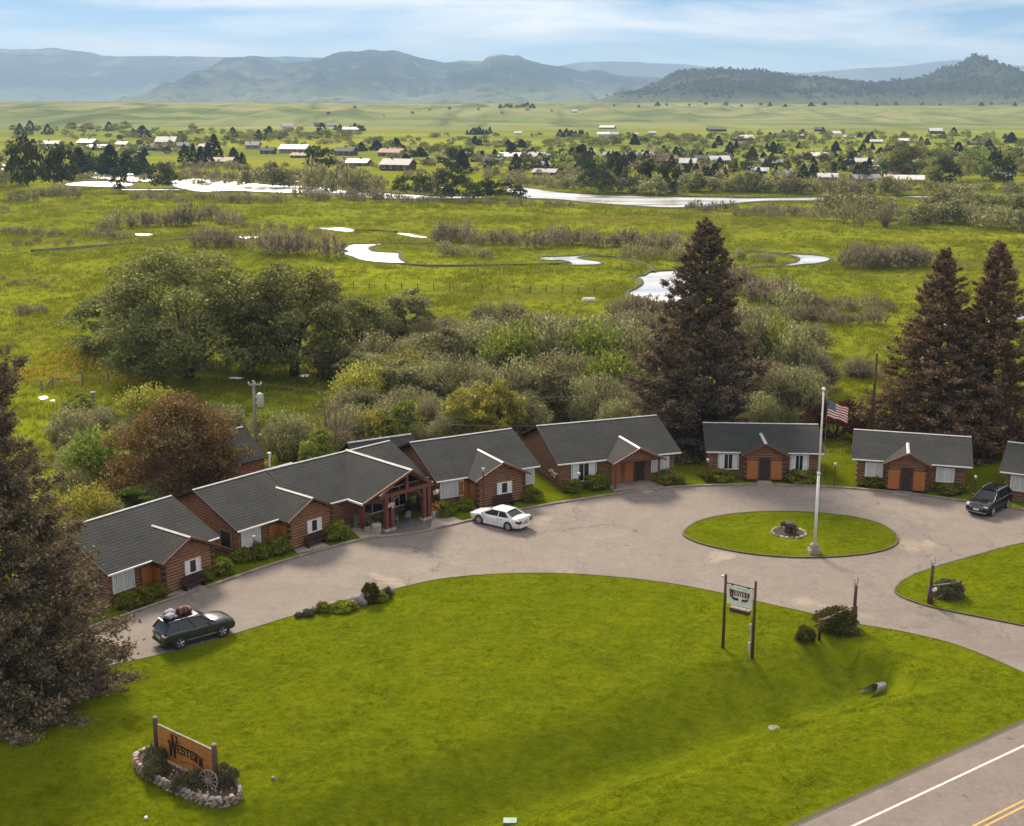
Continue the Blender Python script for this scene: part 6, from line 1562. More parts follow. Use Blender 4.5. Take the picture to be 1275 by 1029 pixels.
for sg in (-1, 1):
    t = MB(); t.box(-0.012, 0.10, sg * 0.50, sg * 0.84, 0.70, 0.90); t.box(0.02, 0.34, sg * 0.80, sg * 0.915, 0.72, 0.89); t.build('tail_light', M['red_lamp'], ws)
    t = MB(); t.box(4.72, 4.93, sg * 0.50, sg * 0.76, 0.60, 0.72); t.build('headlight', M['clear_lamp'], ws)
t = MB(); t.box(-0.03, 0.0, -0.26, 0.26, 0.58, 0.72); t.build('number_plate', M['weathered'], ws)
t = MB(); t.box(-0.045, 0.12, -0.75, 0.75, 0.36, 0.44); t.build('rear_bumper', M['car_white'], ws)
t = MB(); t.extrude([(0.03, -0.70, 1.04), (0.28, -0.70, 1.07), (0.28, -0.70, 1.12), (0.0, -0.70, 1.10)], (0, 1.4, 0)); t.build('spoiler', M['car_white'], ws)
t = MB(); t.box(-0.02, 0.03, -0.35, 0.35, 0.80, 0.86); t.build('badge_strip', M['steel'], ws)
# dark grey crossover, seen from its right rear
WG = [(0.0, 0.45, 0.85, 0.92, 0.84), (0.05, 0.36, 1.02, 1.08, 0.93), (0.3, 0.30, 1.08, 1.12, 0.98), (0.9, 0.28, 1.10, 1.12, 1.0), (1.8, 0.27, 1.08, 1.10, 1.0), (3.1, 0.30, 1.08, 1.12, 1.0), (3.5, 0.30, 1.08, 1.17, 0.995), (4.2, 0.31, 1.03, 1.12, 0.98), (4.58, 0.33, 0.94, 1.02, 0.94), (4.74, 0.36, 0.80, 0.90, 0.87), (4.80, 0.42, 0.66, 0.72, 0.78)]
gs, hw_ = car('grey_crossover', 'dark grey crossover with bags strapped on its roof, parked near the left spruce', 'car', 'car_grey', (224.5, 808.5), (277.5, 793.6), 4.8, 1.93, 1.76, 2.85, 0.98, WG, 1.10, (0.06, 0.55, 2.45, 3.40), 0.385, True)
for sg in (-1, 1):
    t = MB(); t.box(-0.015, 0.20, sg * 0.52, sg * 0.905, 0.93, 1.03); t.build('tail_light', M['clear_lamp'], gs)
    t = MB(); t.box(-0.012, 0.05, sg * 0.30, sg * 0.82, 0.82, 0.92); t.build('rear_lamp', M['red_lamp'], gs)
    t = MB(); t.box(4.52, 4.72, sg * 0.55, sg * 0.84, 0.74, 0.86); t.build('headlight', M['clear_lamp'], gs)
    t = MB(); t.tube([(0.75, sg * 0.64, 1.70), (0.85, sg * 0.64, 1.78), (2.25, sg * 0.64, 1.79), (2.4, sg * 0.64, 1.71)], 0.025, 6); t.build('roof_rail', M['steel'], gs)
t = MB(); t.extrude([(0.36, -0.66, 1.62), (0.72, -0.66, 1.68), (0.72, -0.66, 1.73), (0.34, -0.66, 1.68)], (0, 1.32, 0)); t.build('spoiler', M['car_grey'], gs)
t = MB(); t.box(-0.02, 0.03, -0.27, 0.27, 0.66, 0.79); t.build('number_plate', M['white'], gs)
t = MB(); t.box(-0.04, 0.10, -0.85, 0.85, 0.36, 0.56); t.build('rear_bumper', M['black'], gs)
t = MB(); t.box(1.4, 3.4, -0.975, -0.962, 0.42, 0.47); t.build('door_trim', M['steel'], gs)
t = MB(); t.face([(0.6, -0.6, 1.76), (2.0, -0.6, 1.79), (2.0, 0.6, 1.79), (0.6, 0.6, 1.76)])
Mg = (Matrix.Translation(gs.location) @ Matrix.Rotation(gs.rotation_euler.z, 4, 'Z'))
b = MB(); b.blob((0.95, 0.28, 1.98), (0.42, 0.36, 0.22), 3, 0.2, 14, 9); b.blob((0.75, -0.18, 1.95), (0.34, 0.30, 0.19), 5, 0.2, 14, 9)
placed('luggage_bag', b, M['grey_cloth'], 'grey and navy stuffed bag at the rear of the load on the grey crossover', 'bag', 'roof bags', True, Mg)
b = MB(); b.blob((0.92, 0.05, 1.88), (0.52, 0.58, 0.12), 8, 0.15, 14, 8)
placed('luggage_mat', b, M['navy'], 'navy padded bag beneath the load on the grey crossover', 'bag', 'roof bags', True, Mg)
b = MB(); b.tube([(1.30, -0.05, 2.00), (1.42, -0.02, 2.02), (1.9, 0.05, 2.03), (2.05, 0.08, 2.00)], [0.16, 0.27, 0.27, 0.15], 14)
bo = placed('duffel_bag', b, M['olive_cloth'], 'dark olive duffel bag with orange straps on the grey crossover roof', 'bag', 'roof bags', True, Mg)
for x_ in (1.45, 1.78):
    s2 = MB(Mg); s2.tube([(x_, 0.0 + 0.29 * math.cos(a), 2.025 + 0.285 * math.sin(a)) for a in np.linspace(-0.6, 3.75, 12)], 0.035, 5); s2.build('strap', M['orange_strap'], bo)
b = MB(); b.blob((2.15, 0.12, 1.96), (0.18, 0.34, 0.18), 11, 0.2, 12, 8)
placed('luggage_bag', b, M['red_brown'], 'small dark red bag at the front of the load on the grey crossover', 'bag', 'roof bags', True, Mg)
# black crossover facing the camera
WB = [(0.0, 0.45, 0.90, 0.98, 0.86), (0.05, 0.38, 1.06, 1.12, 0.94), (0.3, 0.30, 1.12, 1.15, 0.98), (0.9, 0.28, 1.12, 1.14, 1.0), (1.8, 0.27, 1.10, 1.12, 1.0), (3.0, 0.27, 1.08, 1.10, 1.0), (3.4, 0.27, 1.06, 1.12, 0.995), (4.2, 0.28, 1.02, 1.09, 0.99), (4.72, 0.30, 0.96, 1.03, 0.96), (4.90, 0.33, 0.80, 0.90, 0.91), (4.95, 0.38, 0.66, 0.72, 0.86)]
pf, pr = (1236.3, 642.2), (1252.0, 633.6)
bs, hw_ = car('black_crossover', 'black crossover facing the viewer, parked by the right edge of the drive', 'car', 'car_black', pr, pf, 4.95, 1.95, 1.72, 2.9, 1.0, WB, 1.10, (0.08, 0.5, 2.55, 3.55), 0.38, True)
t = MB(); t.box(4.93, 4.972, -0.62, 0.62, 0.82, 0.86); t.box(4.945, 4.985, -0.55, 0.55, 0.70, 0.74); t.build('grille_bar', M['steel'], bs)
t = MB(); t.box(4.90, 4.958, -0.60, 0.60, 0.44, 0.80); t.build('grille', M['black'], bs)
t = MB(); t.box(4.955, 4.99, -0.22, 0.22, 0.55, 0.68); t.build('number_plate', M['white'], bs)
t = MB(); t.box(4.88, 4.985, -0.80, 0.80, 0.36, 0.42); t.build('skid_plate', M['steel'], bs)
for sg in (-1, 1):
    t = MB(); t.box(4.74, 4.93, sg * 0.58, sg * 0.90, 0.82, 0.93); t.build('headlight', M['clear_lamp'], bs)
    t = MB(); t.box(4.86, 4.95, sg * 0.64, sg * 0.84, 0.48, 0.60); t.build('fog_lamp', M['clear_lamp'], bs)
    t = MB(); t.tube([(0.6, sg * 0.66, 1.72), (0.75, sg * 0.66, 1.80), (2.3, sg * 0.66, 1.81), (2.5, sg * 0.66, 1.74)], 0.028, 6); t.build('roof_rail', M['steel'], bs)
    t = MB(); t.tube([(0.2, sg * 0.91, 1.115), (3.4, sg * 0.91, 1.10)], 0.018, 5); t.build('window_trim', M['steel'], bs)

# ------------------------------------------------------------------ lettering
def letter(mb, ch, x, z, w, h, s, y0=-0.02, th=0.02, skew=0.0):
    """slab-serif western capitals built from bars; x, z is the lower left corner, skew lifts the letter's right side"""
    def q(pts): mb.extrude([(x + px * w, y0, z + pz * h + skew * px * w) for px, pz in pts], (0, -th, 0))
    def bar(a, b, c, d): q([(a, c), (b, c), (b, d), (a, d)])
    v = s / w; t = s * 0.75 / h
    def stem(a): bar(a, a + v, 0, 1)
    def foot(a, b, z_): bar(a, b, z_, z_ + t)
    if ch == 'E':
        stem(0.1); foot(0, 0.95, 0); foot(0, 0.95, 1 - t); bar(0.1 + v, 0.7, 0.5 - t / 2, 0.5 + t / 2); bar(0.95 - v * 0.6, 0.95, t, 0.28); bar(0.95 - v * 0.6, 0.95, 0.72, 1 - t); bar(0.7 - v * 0.4, 0.7, 0.38, 0.62)
    elif ch == 'L':
        stem(0.12); foot(0, 0.95, 0); foot(0, 0.12 + v * 1.6, 1 - t); bar(0.95 - v * 0.6, 0.95, t, 0.32)
    elif ch == 'W':
        for a, b in ((0.06, 0.27), (0.52, 0.73)):
            q([(a, 1), (a + v * 1.1, 1), (b + v * 0.6, 0), (b - v * 0.4, 0)])
        for a, b in ((0.27, 0.50), (0.73, 0.94)):
            q([(a - v * 0.2, 0), (a + v * 0.6, 0), (b + v * 0.3, 1), (b - v * 0.45, 1)])
        foot(0, 0.06 + v * 1.5, 1 - t); foot(0.40, 0.66, 1 - t); foot(0.82, 1.04, 1 - t)
    elif ch == 'S':
        foot(0.08, 0.92, 0); foot(0.08, 0.92, 1 - t); bar(0.08, 0.92, 0.5 - t / 2, 0.5 + t / 2); bar(0.05, 0.05 + v, 0.5, 1); bar(0.95 - v, 0.95, 0, 0.5); bar(0.03, 0.03 + v * 0.7, 0, 0.25); bar(0.97 - v * 0.7, 0.97, 0.75, 1)
    elif ch == 'T':
        stem(0.5 - v / 2); foot(0, 1, 1 - t); foot(0.25, 0.75, 0); bar(0, v * 0.6, 0.7, 1 - t); bar(1 - v * 0.6, 1, 0.7, 1 - t)
    elif ch == 'R':
        stem(0.1); foot(0, 0.1 + v * 1.5, 0); foot(0, 0.8, 1 - t); bar(0.1 + v, 0.8, 0.46, 0.46 + t); bar(0.85 - v, 0.85, 0.46, 1); q([(0.45, 0.46), (0.45 + v * 1.1, 0.46), (1.0, 0), (1.0 - v * 1.1, 0)]); 
    elif ch == 'N':
        stem(0.1); bar(0.9 - v, 0.9, 0, 1); q([(0.1, 1), (0.1 + v * 1.1, 1), (0.9, 0), (0.9 - v * 1.1, 0)]); foot(0, 0.1 + v * 1.5, 0); foot(0.72, 1.0, 1 - t); foot(0, 0.12 + v, 1 - t)

# ------------------------------------------------------------------ big planter sign
sL, sR = U(197, 951), U(270, 987)
sv = (sR - sL)[:2]; SL = float(np.linalg.norm(sv)); syaw = math.atan2(sv[1], sv[0])
sg_ = thing('entrance_sign', 'large orange wooden sign reading EL WESTERN between two dark posts in the stone planter', 'sign', (sL[0], sL[1], 0), syaw)
for x_, hh in ((0, 2.55), (SL, 2.55)):
    p = MB(); p.tube([(x_, 0, -0.1), (x_, 0, hh)], 0.13, 10); po = p.build('sign_post', M['post'], sg_, True)
    c = MB(); c.lathe([(0.14, hh), (0.12, hh + 0.06), (0.03, hh + 0.10)], (x_, 0, 0), 10); c.build('post_cap', M['weathered'], po)
zb0, zb1 = 0.55, 2.22
nb_ = 14; bx0, bx1 = 0.16, SL - 0.16
pl_ = None
for k in range(nb_):
    p = MB(); w_ = (bx1 - bx0) / nb_
    p.box(-w_ / 2 + 0.008, w_ / 2 - 0.008, -0.035, 0.035, zb0, zb1)
    pl_ = p.mesh('plank', M['sign_board']) if pl_ is None else pl_
    link('plank', pl_, sg_, (bx0 + w_ * (k + 0.5), 0.006 * math.sin(k * 2.3), 0))
p = MB(); p.box(bx0, bx1, -0.05, 0.05, zb1, zb1 + 0.06); p.build('top_rail', M['weathered'], sg_)
p = MB(); p.box(bx0, bx1, 0.045, 0.09, zb0 + 0.2, zb0 + 0.3); p.box(bx0, bx1, 0.045, 0.09, zb1 - 0.3, zb1 - 0.2); p.build('back_rail', M['post'], sg_)
lt = MB()
bl = bx1 - bx0
letter(lt, 'E', bx0 + bl * 0.26, 1.74, 0.26, 0.36, 0.085, -0.045); letter(lt, 'L', bx0 + bl * 0.35, 1.74, 0.24, 0.36, 0.085, -0.045)
letter(lt, 'W', bx0 + bl * 0.20, 0.84, 0.66, 0.86, 0.105, -0.045)
xx = bx0 + bl * 0.20 + 0.70
for k, ch in enumerate('ESTERN'):
    u_ = (k - 2.0) / 3.0
    zc = 1.22 - 0.10 * u_ * u_
    hh = 0.46 + 0.05 * u_ * u_
    letter(lt, ch, xx, zc - (0.0 if k < 5 else 0.06), 0.30, hh, 0.068, -0.045, 0.02, -0.12 * u_); xx += 0.335
lt.build('lettering', M['black'], sg_)
dec = MB()
for k in range(22):
    u_ = k / 21; dec.box(xx - 1.75 + u_ * 1.6, xx - 1.69 + u_ * 1.6, -0.052, -0.036, 0.78 + 0.13 * math.sin(u_ * 3.1), 0.80 + 0.13 * math.sin(u_ * 3.1))
dec.build('carved_line', M['log_end'], sg_)
# stone planter: an oval of individually laid stones
ctr = (sL + sR)[:2] / 2 + np.array([0.05, -0.25])
pa, pb_ = 3.55, 1.12
planter = thing('stone_planter', 'low oval planter of red and pale fieldstones round the big sign', 'planter', (ctr[0], ctr[1], 0), syaw)
def oval(t):
    c, s = math.cos(t), math.sin(t)
    return np.array([pa * math.copysign(abs(c) ** 0.75, c), pb_ * math.copysign(abs(s) ** 0.75, s)])
tt = np.linspace(0, 2 * math.pi, 600); pp = np.array([oval(t) for t in tt]); ss = np.concatenate([[0], np.cumsum(np.hypot(*np.diff(pp, axis=0).T))])
core = MB(); ov = [oval(t) * 0.955 for t in np.linspace(0, 2 * math.pi, 60, endpoint=False)]
core.extrude([(q[0], q[1], -0.1) for q in ov], (0, 0, 0.50)); core.build('soil', M['soil'], planter)
smesh = {}
for mk in ('stone_red', 'stone_pale'):
    for v_ in range(4):
        q = MB(); q.blob((0, 0, 0), (0.19, 0.13, 0.095), v_ + 17, 0.42, 6, 4); smesh[mk, v_] = q.mesh('stone', M[mk])
rs = random.Random(4)
for course, z_ in enumerate((0.05, 0.19, 0.33, 0.46)):
    s_0 = 0.1 * course
    while s_0 < ss[-1] - 0.15:
        w_ = rs.uniform(0.24, 0.40)
        x_, y_ = np.interp(s_0 + w_ / 2, ss, pp[:, 0]), np.interp(s_0 + w_ / 2, ss, pp[:, 1]); x2, y2 = np.interp(s_0 + w_ / 2 + 0.05, ss, pp[:, 0]), np.interp(s_0 + w_ / 2 + 0.05, ss, pp[:, 1])
        o = link('stone', smesh['stone_pale' if rs.random() < (0.5 if course == 3 else 0.22) else 'stone_red', rs.randrange(4)], planter, (x_, y_, z_ + rs.uniform(-0.015, 0.015)), math.atan2(y2 - y_, x2 - x_))
        o.scale = (w_ / 0.36, rs.uniform(0.85, 1.2), rs.uniform(0.85, 1.1))
        s_0 += w_
Mp = Matrix.Translation((ctr[0], ctr[1], 0)) @ Matrix.Rotation(syaw, 4, 'Z')
for (x_, y_, h_, w_, lab) in ((-1.9, -0.40, 1.1, 1.3, 'dark juniper at the left foot of the big sign'), (-1.2, -0.95, 0.9, 1.3, 'dark juniper spilling over the planter wall left of its middle'), (1.3, -0.55, 1.0, 1.2, 'dark juniper at the front right of the big sign'), (0.75, -1.0, 0.7, 0.9, 'small dark juniper over the front wall of the planter'), (2.35, 0.55, 1.15, 1.3, 'dark juniper behind the right wagon wheel')):
    w0 = Mp @ Vector((x_, y_, 0.22)); pr = P['juniper']
    o = link('juniper_bush', None, None, w0, rs.uniform(0, 6), (w_ / 2.6, w_ / 2.6, h_ / 1.5), lab, 'shrub', 'junipers in the sign planter')
    for pn, me in pr['parts']: link(pn, me, o)
def wagon_wheel(x_, y_, r, lab, rz):
    w0 = Mp @ Vector((x_, y_, 0.25 + r))
    rt = thing('wagon_wheel', lab, 'wagon wheel', w0, syaw + rz, 'old wagon wheels')
    rt.rotation_euler[0] = -0.18
    b = MB(); b.lathe([(r - 0.06, -0.035), (r, -0.035), (r, 0.035), (r - 0.06, 0.035), (r - 0.06, -0.035)], (0, 0, 0), 24, 'y'); b.f = b.f[:-2]; b.build('rim', M['weathered'], rt)
    b = MB(); b.lathe([(0.09, -0.10), (0.09, 0.10)], (0, 0, 0), 10, 'y'); b.build('hub', M['weathered'], rt)
    for k in range(12):
        an = k * math.pi / 6; s_ = MB(); s_.tube([(0.07 * math.cos(an), 0, 0.07 * math.sin(an)), ((r - 0.04) * math.cos(an), 0, (r - 0.04) * math.sin(an))], 0.026, 5); s_.build('spoke', M['weathered'], rt)
wagon_wheel(-2.95, 0.45, 0.42, 'weathered wagon wheel at the left end of the planter', 0.0)
wagon_wheel(2.0, -0.25, 0.55, 'weathered wagon wheel at the right end of the planter', 0.35)
fl = MB(Mp)
for k in range(70): fl.blob((rs.uniform(-1.0, 3.0), rs.uniform(-0.85, 0.6), 0.36 + rs.uniform(0, 0.12)), 0.05, k, 0.3, 5, 4)
tag(fl.build('planter_flowers', M['pink_flower'], kind='stuff'), 'scattered pale flowers in the sign planter', 'flowers')
fo = MB(Mp)
gr = MB(Mp)
for k in range(80):
    x_, y_ = rs.uniform(-0.8, 3.0), rs.uniform(-0.8, 0.7); a_ = rs.uniform(0, 6.28)
    gr.face([(x_, y_, 0.3), (x_ + 0.12 * math.cos(a_), y_ + 0.12 * math.sin(a_), 0.3), (x_ + 0.2 * math.cos(a_ + 0.6), y_ + 0.2 * math.sin(a_ + 0.6), 0.5 + rs.uniform(0, 0.2))])
tag(gr.build('planter_leaves', M['lf_olive'], kind='stuff'), 'low leafy growth in the sign planter', 'plants')

# ------------------------------------------------------------------ tall hanging sign
hL, hR = G(900, 807), G(936.5, 820)
hv = (hR - hL)[:2]; HL = float(np.linalg.norm(hv)); hyaw = math.atan2(hv[1], hv[0])
hs = thing('hanging_sign', 'white WESTERN board hung between two tall brown posts beside the drive', 'sign', (hL[0], hL[1], min(hL[2], hR[2])), hyaw)
for x_ in (0, HL):
    p = MB(); p.tube([(x_, 0, -0.4), (x_, 0, 2.5), (x_, 0, 4.95)], [0.105, 0.095, 0.085], 8); po = p.build('sign_post', M['post'], hs, True)
    c = MB(); c.lathe([(0.09, 4.95), (0.05, 5.03)], (x_, 0, 0), 8); c.build('post_cap', M['steel'], po)
p = MB(); p.tube([(0, 0, 4.42), (HL, 0, 4.42)], 0.04, 6); p.build('hanging_rail', M['black'], hs)
p = MB(); p.box(0.20, HL - 0.20, -0.04, 0.04, 3.18, 4.32); bd = p.build('board', M['white'], hs)
p = MB()
for a_, b_, c_, d_ in ((0.17, HL - 0.17, 4.28, 4.36), (0.17, HL - 0.17, 3.14, 3.22), (0.17, 0.25, 3.22, 4.28), (HL - 0.25, HL - 0.17, 3.22, 4.28)): p.box(a_, b_, -0.055, 0.055, c_, d_)
p.build('board_frame', M['white'], bd)
p = MB()
for x_ in (0.45, HL - 0.45): p.box(x_ - 0.06, x_ + 0.06, -0.05, 0.05, 4.36, 4.46)
p.build('hanger', M['black'], hs)
lt = MB(); lw = HL - 0.62
letter(lt, 'W', 0.30, 3.62, lw * 0.22, 0.48, 0.075, -0.042)
for k, ch in enumerate('ESTERN'): letter(lt, ch, 0.30 + lw * 0.235 + k * lw * 0.128, 3.76, lw * 0.115, 0.32, 0.05, -0.042)
lt.build('lettering', M['red_brown'], bd)
lt = MB()       # dark ranch brand emblem below the word: two antlered silhouettes facing each other
for k in range(2):
    cx = 0.72 + k * (lw * 0.42); sg2 = 1 if k else -1
    lt.blob((cx, -0.045, 3.55), (0.20, 0.015, 0.075), k, 0.3, 8, 5); lt.blob((cx + sg2 * 0.2, -0.045, 3.60), (0.09, 0.015, 0.055), k + 5, 0.3, 8, 5)
    for j in range(4): lt.tube([(cx - 0.14 + j * 0.09, -0.045, 3.53), (cx - 0.15 + j * 0.1, -0.045, 3.42)], 0.018, 4)
    for j in range(3): lt.tube([(cx + sg2 * 0.2, -0.045, 3.63), (cx + sg2 * (0.12 + j * 0.09), -0.045, 3.72)], 0.012, 4)
lt.build('emblem', M['black'], bd)
p = MB(); p.box(0.40, HL - 0.36, -0.10, 0.22, 2.66, 2.92); p.build('lower_board', M['post'], hs)
p = MB(); p.box(0.36, HL - 0.32, -0.14, 0.26, 2.92, 2.96); p.build('lower_board_top', M['weathered'], hs)
for x_ in (0.6, HL - 0.55):
    p = MB(); p.tube([(x_, 0.03, 2.95), (x_, 0.03, 3.16)], 0.012, 4); p.build('chain', M['black'], hs)
p = MB(); p.box(HL - 0.26, HL - 0.11, -0.16, -0.02, 0.55, 1.0); p.build('meter_box', M['insulator'], hs)
p = MB(); p.tube([(HL - 0.16, -0.08, 0), (HL - 0.16, -0.08, 2.2)], 0.03, 6); p.box(HL - 0.24, HL - 0.1, -0.15, -0.02, 2.05, 2.2); p.build('conduit', M['insulator'], hs)
p = MB(); p.lathe([(0.05, 4.72), (0.10, 4.78), (0.10, 4.86), (0.04, 4.9)], (-0.16, -0.05, 0), 8); p.tube([(-0.16, -0.05, 4.8), (0, 0, 4.8)], 0.02, 5); p.build('flood_lamp', M['white'], hs)

# ------------------------------------------------------------------ entry posts with horseshoe-shaped lantern rings, rails, clipped bushes
def entry_gate(label, pp_, pe_, hp, he):
    a, b = G(*pp_), G(*pe_); v = (b - a)[:2]; L = float(np.linalg.norm(v)); yw = math.atan2(v[1], v[0])
    rt = thing('entry_post', label, 'gate post', (a[0], a[1], a[2]), yw, 'entry posts')
    p = MB(); p.tube([(0, 0, -0.2), (0, 0, hp)], [0.13, 0.10], 8); p.build('post', M['post'], rt, True)
    p = MB(); p.tube([(0, 0, -0.2), (0, 0, 1.35)], [0.20, 0.19], 8); p.build('post_base', M['post'], rt, True)
    p = MB(); p.tube([(0.17 * math.cos(t), 0, hp + 0.27 + 0.28 * math.sin(t)) for t in np.linspace(-1.4, 4.5, 16)], 0.028, 6); p.build('horseshoe_ring', M['steel'], rt)
    p = MB(); p.lathe([(0.06, hp), (0.09, hp + 0.06), (0.07, hp + 0.22), (0.02, hp + 0.28)], (0, 0, 0), 8); p.build('lamp', M['insulator'], rt)
    p = MB(); p.tube([(L, 0, -0.2), (L, 0, he)], 0.10, 8); p.build('end_post', M['post'], rt, True)
    p = MB(); p.tube([(0, 0, he + 0.12), (L, 0, he - 0.12)], 0.06, 8); p.build('rail', M['weathered'], rt, True)
    p = MB(); p.tube([(0.1, 0, 0.15), (L, 0, he - 0.3)], 0.045, 6); p.build('brace', M['post'], rt, True)
    return rt
entry_gate('brown horseshoe-ringed lamp post with slanting rail on the near side of the entry', (1062.5, 780), (1020, 797), 2.75, 1.25)
eg = entry_gate('brown horseshoe-ringed lamp post with slanting rail on the far side of the entry', (1157.5, 753), (1194, 744), 2.75, 1.2)
p = MB(); p.box(-0.1, 0.22, -0.32, -0.22, 1.05, 1.25); p.build('notice', M['white'], eg)
plant('clipped', 1040, 784, 29, 'round_bush', 'large clipped round bush behind the rail on the near side of the entry', 'shrub', 'bushes at the entry', 52)
plant('clipped', 1003, 798, 19, 'round_bush', 'small clipped bush left of the rail on the near side of the entry', 'shrub', 'bushes at the entry', 26)
plant('juniper', 1056, 789, 14, 'juniper_bush', 'low dark juniper under the near entry post', 'shrub', 'bushes at the entry', 30)
plant('juniper', 1180, 744, 22, 'juniper_bush', 'dark bush behind the rail on the far side of the entry', 'shrub', 'bushes at the entry', 40)

# ------------------------------------------------------------------ flagpole and flag
fp = G(1013.5, 690); fp[2] = 0.10
pole = thing('flagpole', 'tall pale flagpole on a concrete block near the front of the grass island', 'flagpole', fp)
PH = 12.25
p = MB(); p.box(-0.42, 0.42, -0.42, 0.42, -0.1, 0.30); p.lathe([(0.40, 0.30), (0.34, 0.62), (0.20, 0.75)], (0, 0, 0), 10); p.build('base_block', M['concrete'], pole)
p = MB(); p.tube([(0, 0, 0.5), (0, 0, 6.1)], [0.115, 0.10], 10); p.tube([(0, 0, 6.1), (0, 0, PH)], [0.085, 0.055], 10); p.lathe([(0.13, 6.0), (0.13, 6.2)], (0, 0, 0), 10); p.build('pole', M['white'], pole, True)
p = MB(); p.blob((0, 0, PH + 0.14), 0.15, 1, 0.0, 10, 8); p.build('finial', M['white'], pole, True)
p = MB(); p.tube([(0.16, 0, 1.2), (0.30, 0, 6.0), (0.34, 0, PH - 0.55), (0.06, 0, PH - 0.1)], 0.012, 4); p.build('halyard', M['wire'], pole)
fo = thing('flag', 'red and white striped flag with a blue starred corner flying from the flagpole', 'flag', (fp[0] + 0.36, fp[1], fp[2] + PH - 0.62), R(-14))
FL, FH = 1.8, 1.3
def fpt(u, v):     # u along the fly, v down the hoist
    x = u * FL * 0.80
    return (x, 0.16 * math.sin(u * 7.5 + v * 1.5) * (0.3 + u) + 0.05 * math.sin(u * 15), -v * FH - 0.50 * u ** 1.3 + 0.06 * math.sin(u * 9 + v * 3) * u + 0.15 * u * (v - 0.3))
NU = 26
for k in range(13):
    mb = MB()
    u0 = 0.40 if k < 7 else 0.0
    us = np.linspace(u0, 1, NU if k > 6 else 16)
    for i in range(len(us) - 1):
        for e in range(2):
            v0, v1 = (k + e * 0.5) / 13, (k + e * 0.5 + 0.5) / 13
            mb.face([fpt(us[i], v0), fpt(us[i + 1], v0), fpt(us[i + 1], v1), fpt(us[i], v1)])
    mb.build('stripe', M['flag_red'] if k % 2 == 0 else M['flag_white'], fo, True)
mb = MB(); us = np.linspace(0, 0.40, 11); vs_ = np.linspace(0, 7 / 13, 8)
for i in range(10):
    for j in range(7): mb.face([fpt(us[i], vs_[j]), fpt(us[i + 1], vs_[j]), fpt(us[i + 1], vs_[j + 1]), fpt(us[i], vs_[j + 1])])
cn_ = mb.build('blue_corner', M['flag_blue'], fo, True)
mb = MB()
for r_ in range(9):
    for c_ in range(6 if r_ % 2 == 0 else 5):
        u, v = (c_ * 2 + 1 + (r_ % 2)) / 12 * 0.40, (r_ + 1) / 10 * 7 / 13
        q = Vector(fpt(u, v)); star = []
        for t in range(10):
            a_ = math.pi / 2 + t * math.pi / 5; rd = 0.034 if t % 2 == 0 else 0.014
            star.append((q.x + rd * math.cos(a_), q.y - 0.006, q.z + rd * math.sin(a_)))
        mb.face(star); mb.face([(s[0], s[1] + 0.012, s[2]) for s in star][::-1])
mb.build('stars', M['flag_white'], cn_)

# fire ring in the island
c0 = G(982, 665); c0[2] = 0.10
fr_ = thing('fire_ring', 'ring of pale stones with a bare earth middle on the grass island', 'fire ring', c0)
d = MB(); d.lathe([(1.25, -0.02), (1.25, 0.012), (0.0, 0.02)], (0, 0, 0), 20); d.build('earth', M['soil'], fr_)
for k in range(20):
    a_ = k * math.pi / 10; o = link('stone', smesh['stone_pale' if k % 3 else 'stone_red', k % 4], fr_, (1.28 * math.cos(a_), 1.28 * math.sin(a_), 0.03), a_ + 1.57); o.scale = (1.0, 1.0, 0.8)
b = MB(); b.lathe([(0.34, 0.0), (0.38, 0.12), (0.28, 0.42), (0.46, 0.52), (0.44, 0.78), (0.3, 0.84)], (c0[0], c0[1] + 0.1, c0[2]), 9)
for k in range(7): b.blob((c0[0] + rs.uniform(-0.5, 0.5), c0[1] + rs.uniform(-0.45, 0.45), c0[2] + 0.2 + rs.uniform(0, 0.5)), 0.2, k, 0.5, 6, 4)
tag(b.build('stump', M['bark']), 'dark gnarled stump standing in the middle of the stone ring', 'stump')

# small lamp posts by the cabins
for px_, py_, hp_, lab in ((318, 702, 37, 'small lamp post in the grass before the second cabin'), (720.5, 621, 34, 'small lamp post in the grass before the longest cabin'), (880.5, 602, 32, 'small lamp post left of the front-facing cabin behind the island'), (1038.5, 607, 32, 'small brown lamp post between the two front-facing cabins'), (1212.5, 622, 31, 'small lamp post behind the black crossover'), (602, 640, 60, 'thin porch lamp post left of the white sedan')):
    g_ = G(px_, py_); h_ = hp_ / mpp(g_)
    rt = thing('lamp_post', lab, 'lamp post', g_, 0, 'lamp posts by the cabins')
    p = MB(); p.tube([(0, 0, -0.1), (0, 0, h_ - 0.3)], 0.05, 7); p.build('pole', M['post'], rt)
    p = MB(); p.lathe([(0.06, h_ - 0.30), (0.10, h_ - 0.25), (0.13, h_ - 0.05), (0.04, h_)], (0, 0, 0), 8); p.build('lantern', M['insulator'], rt)

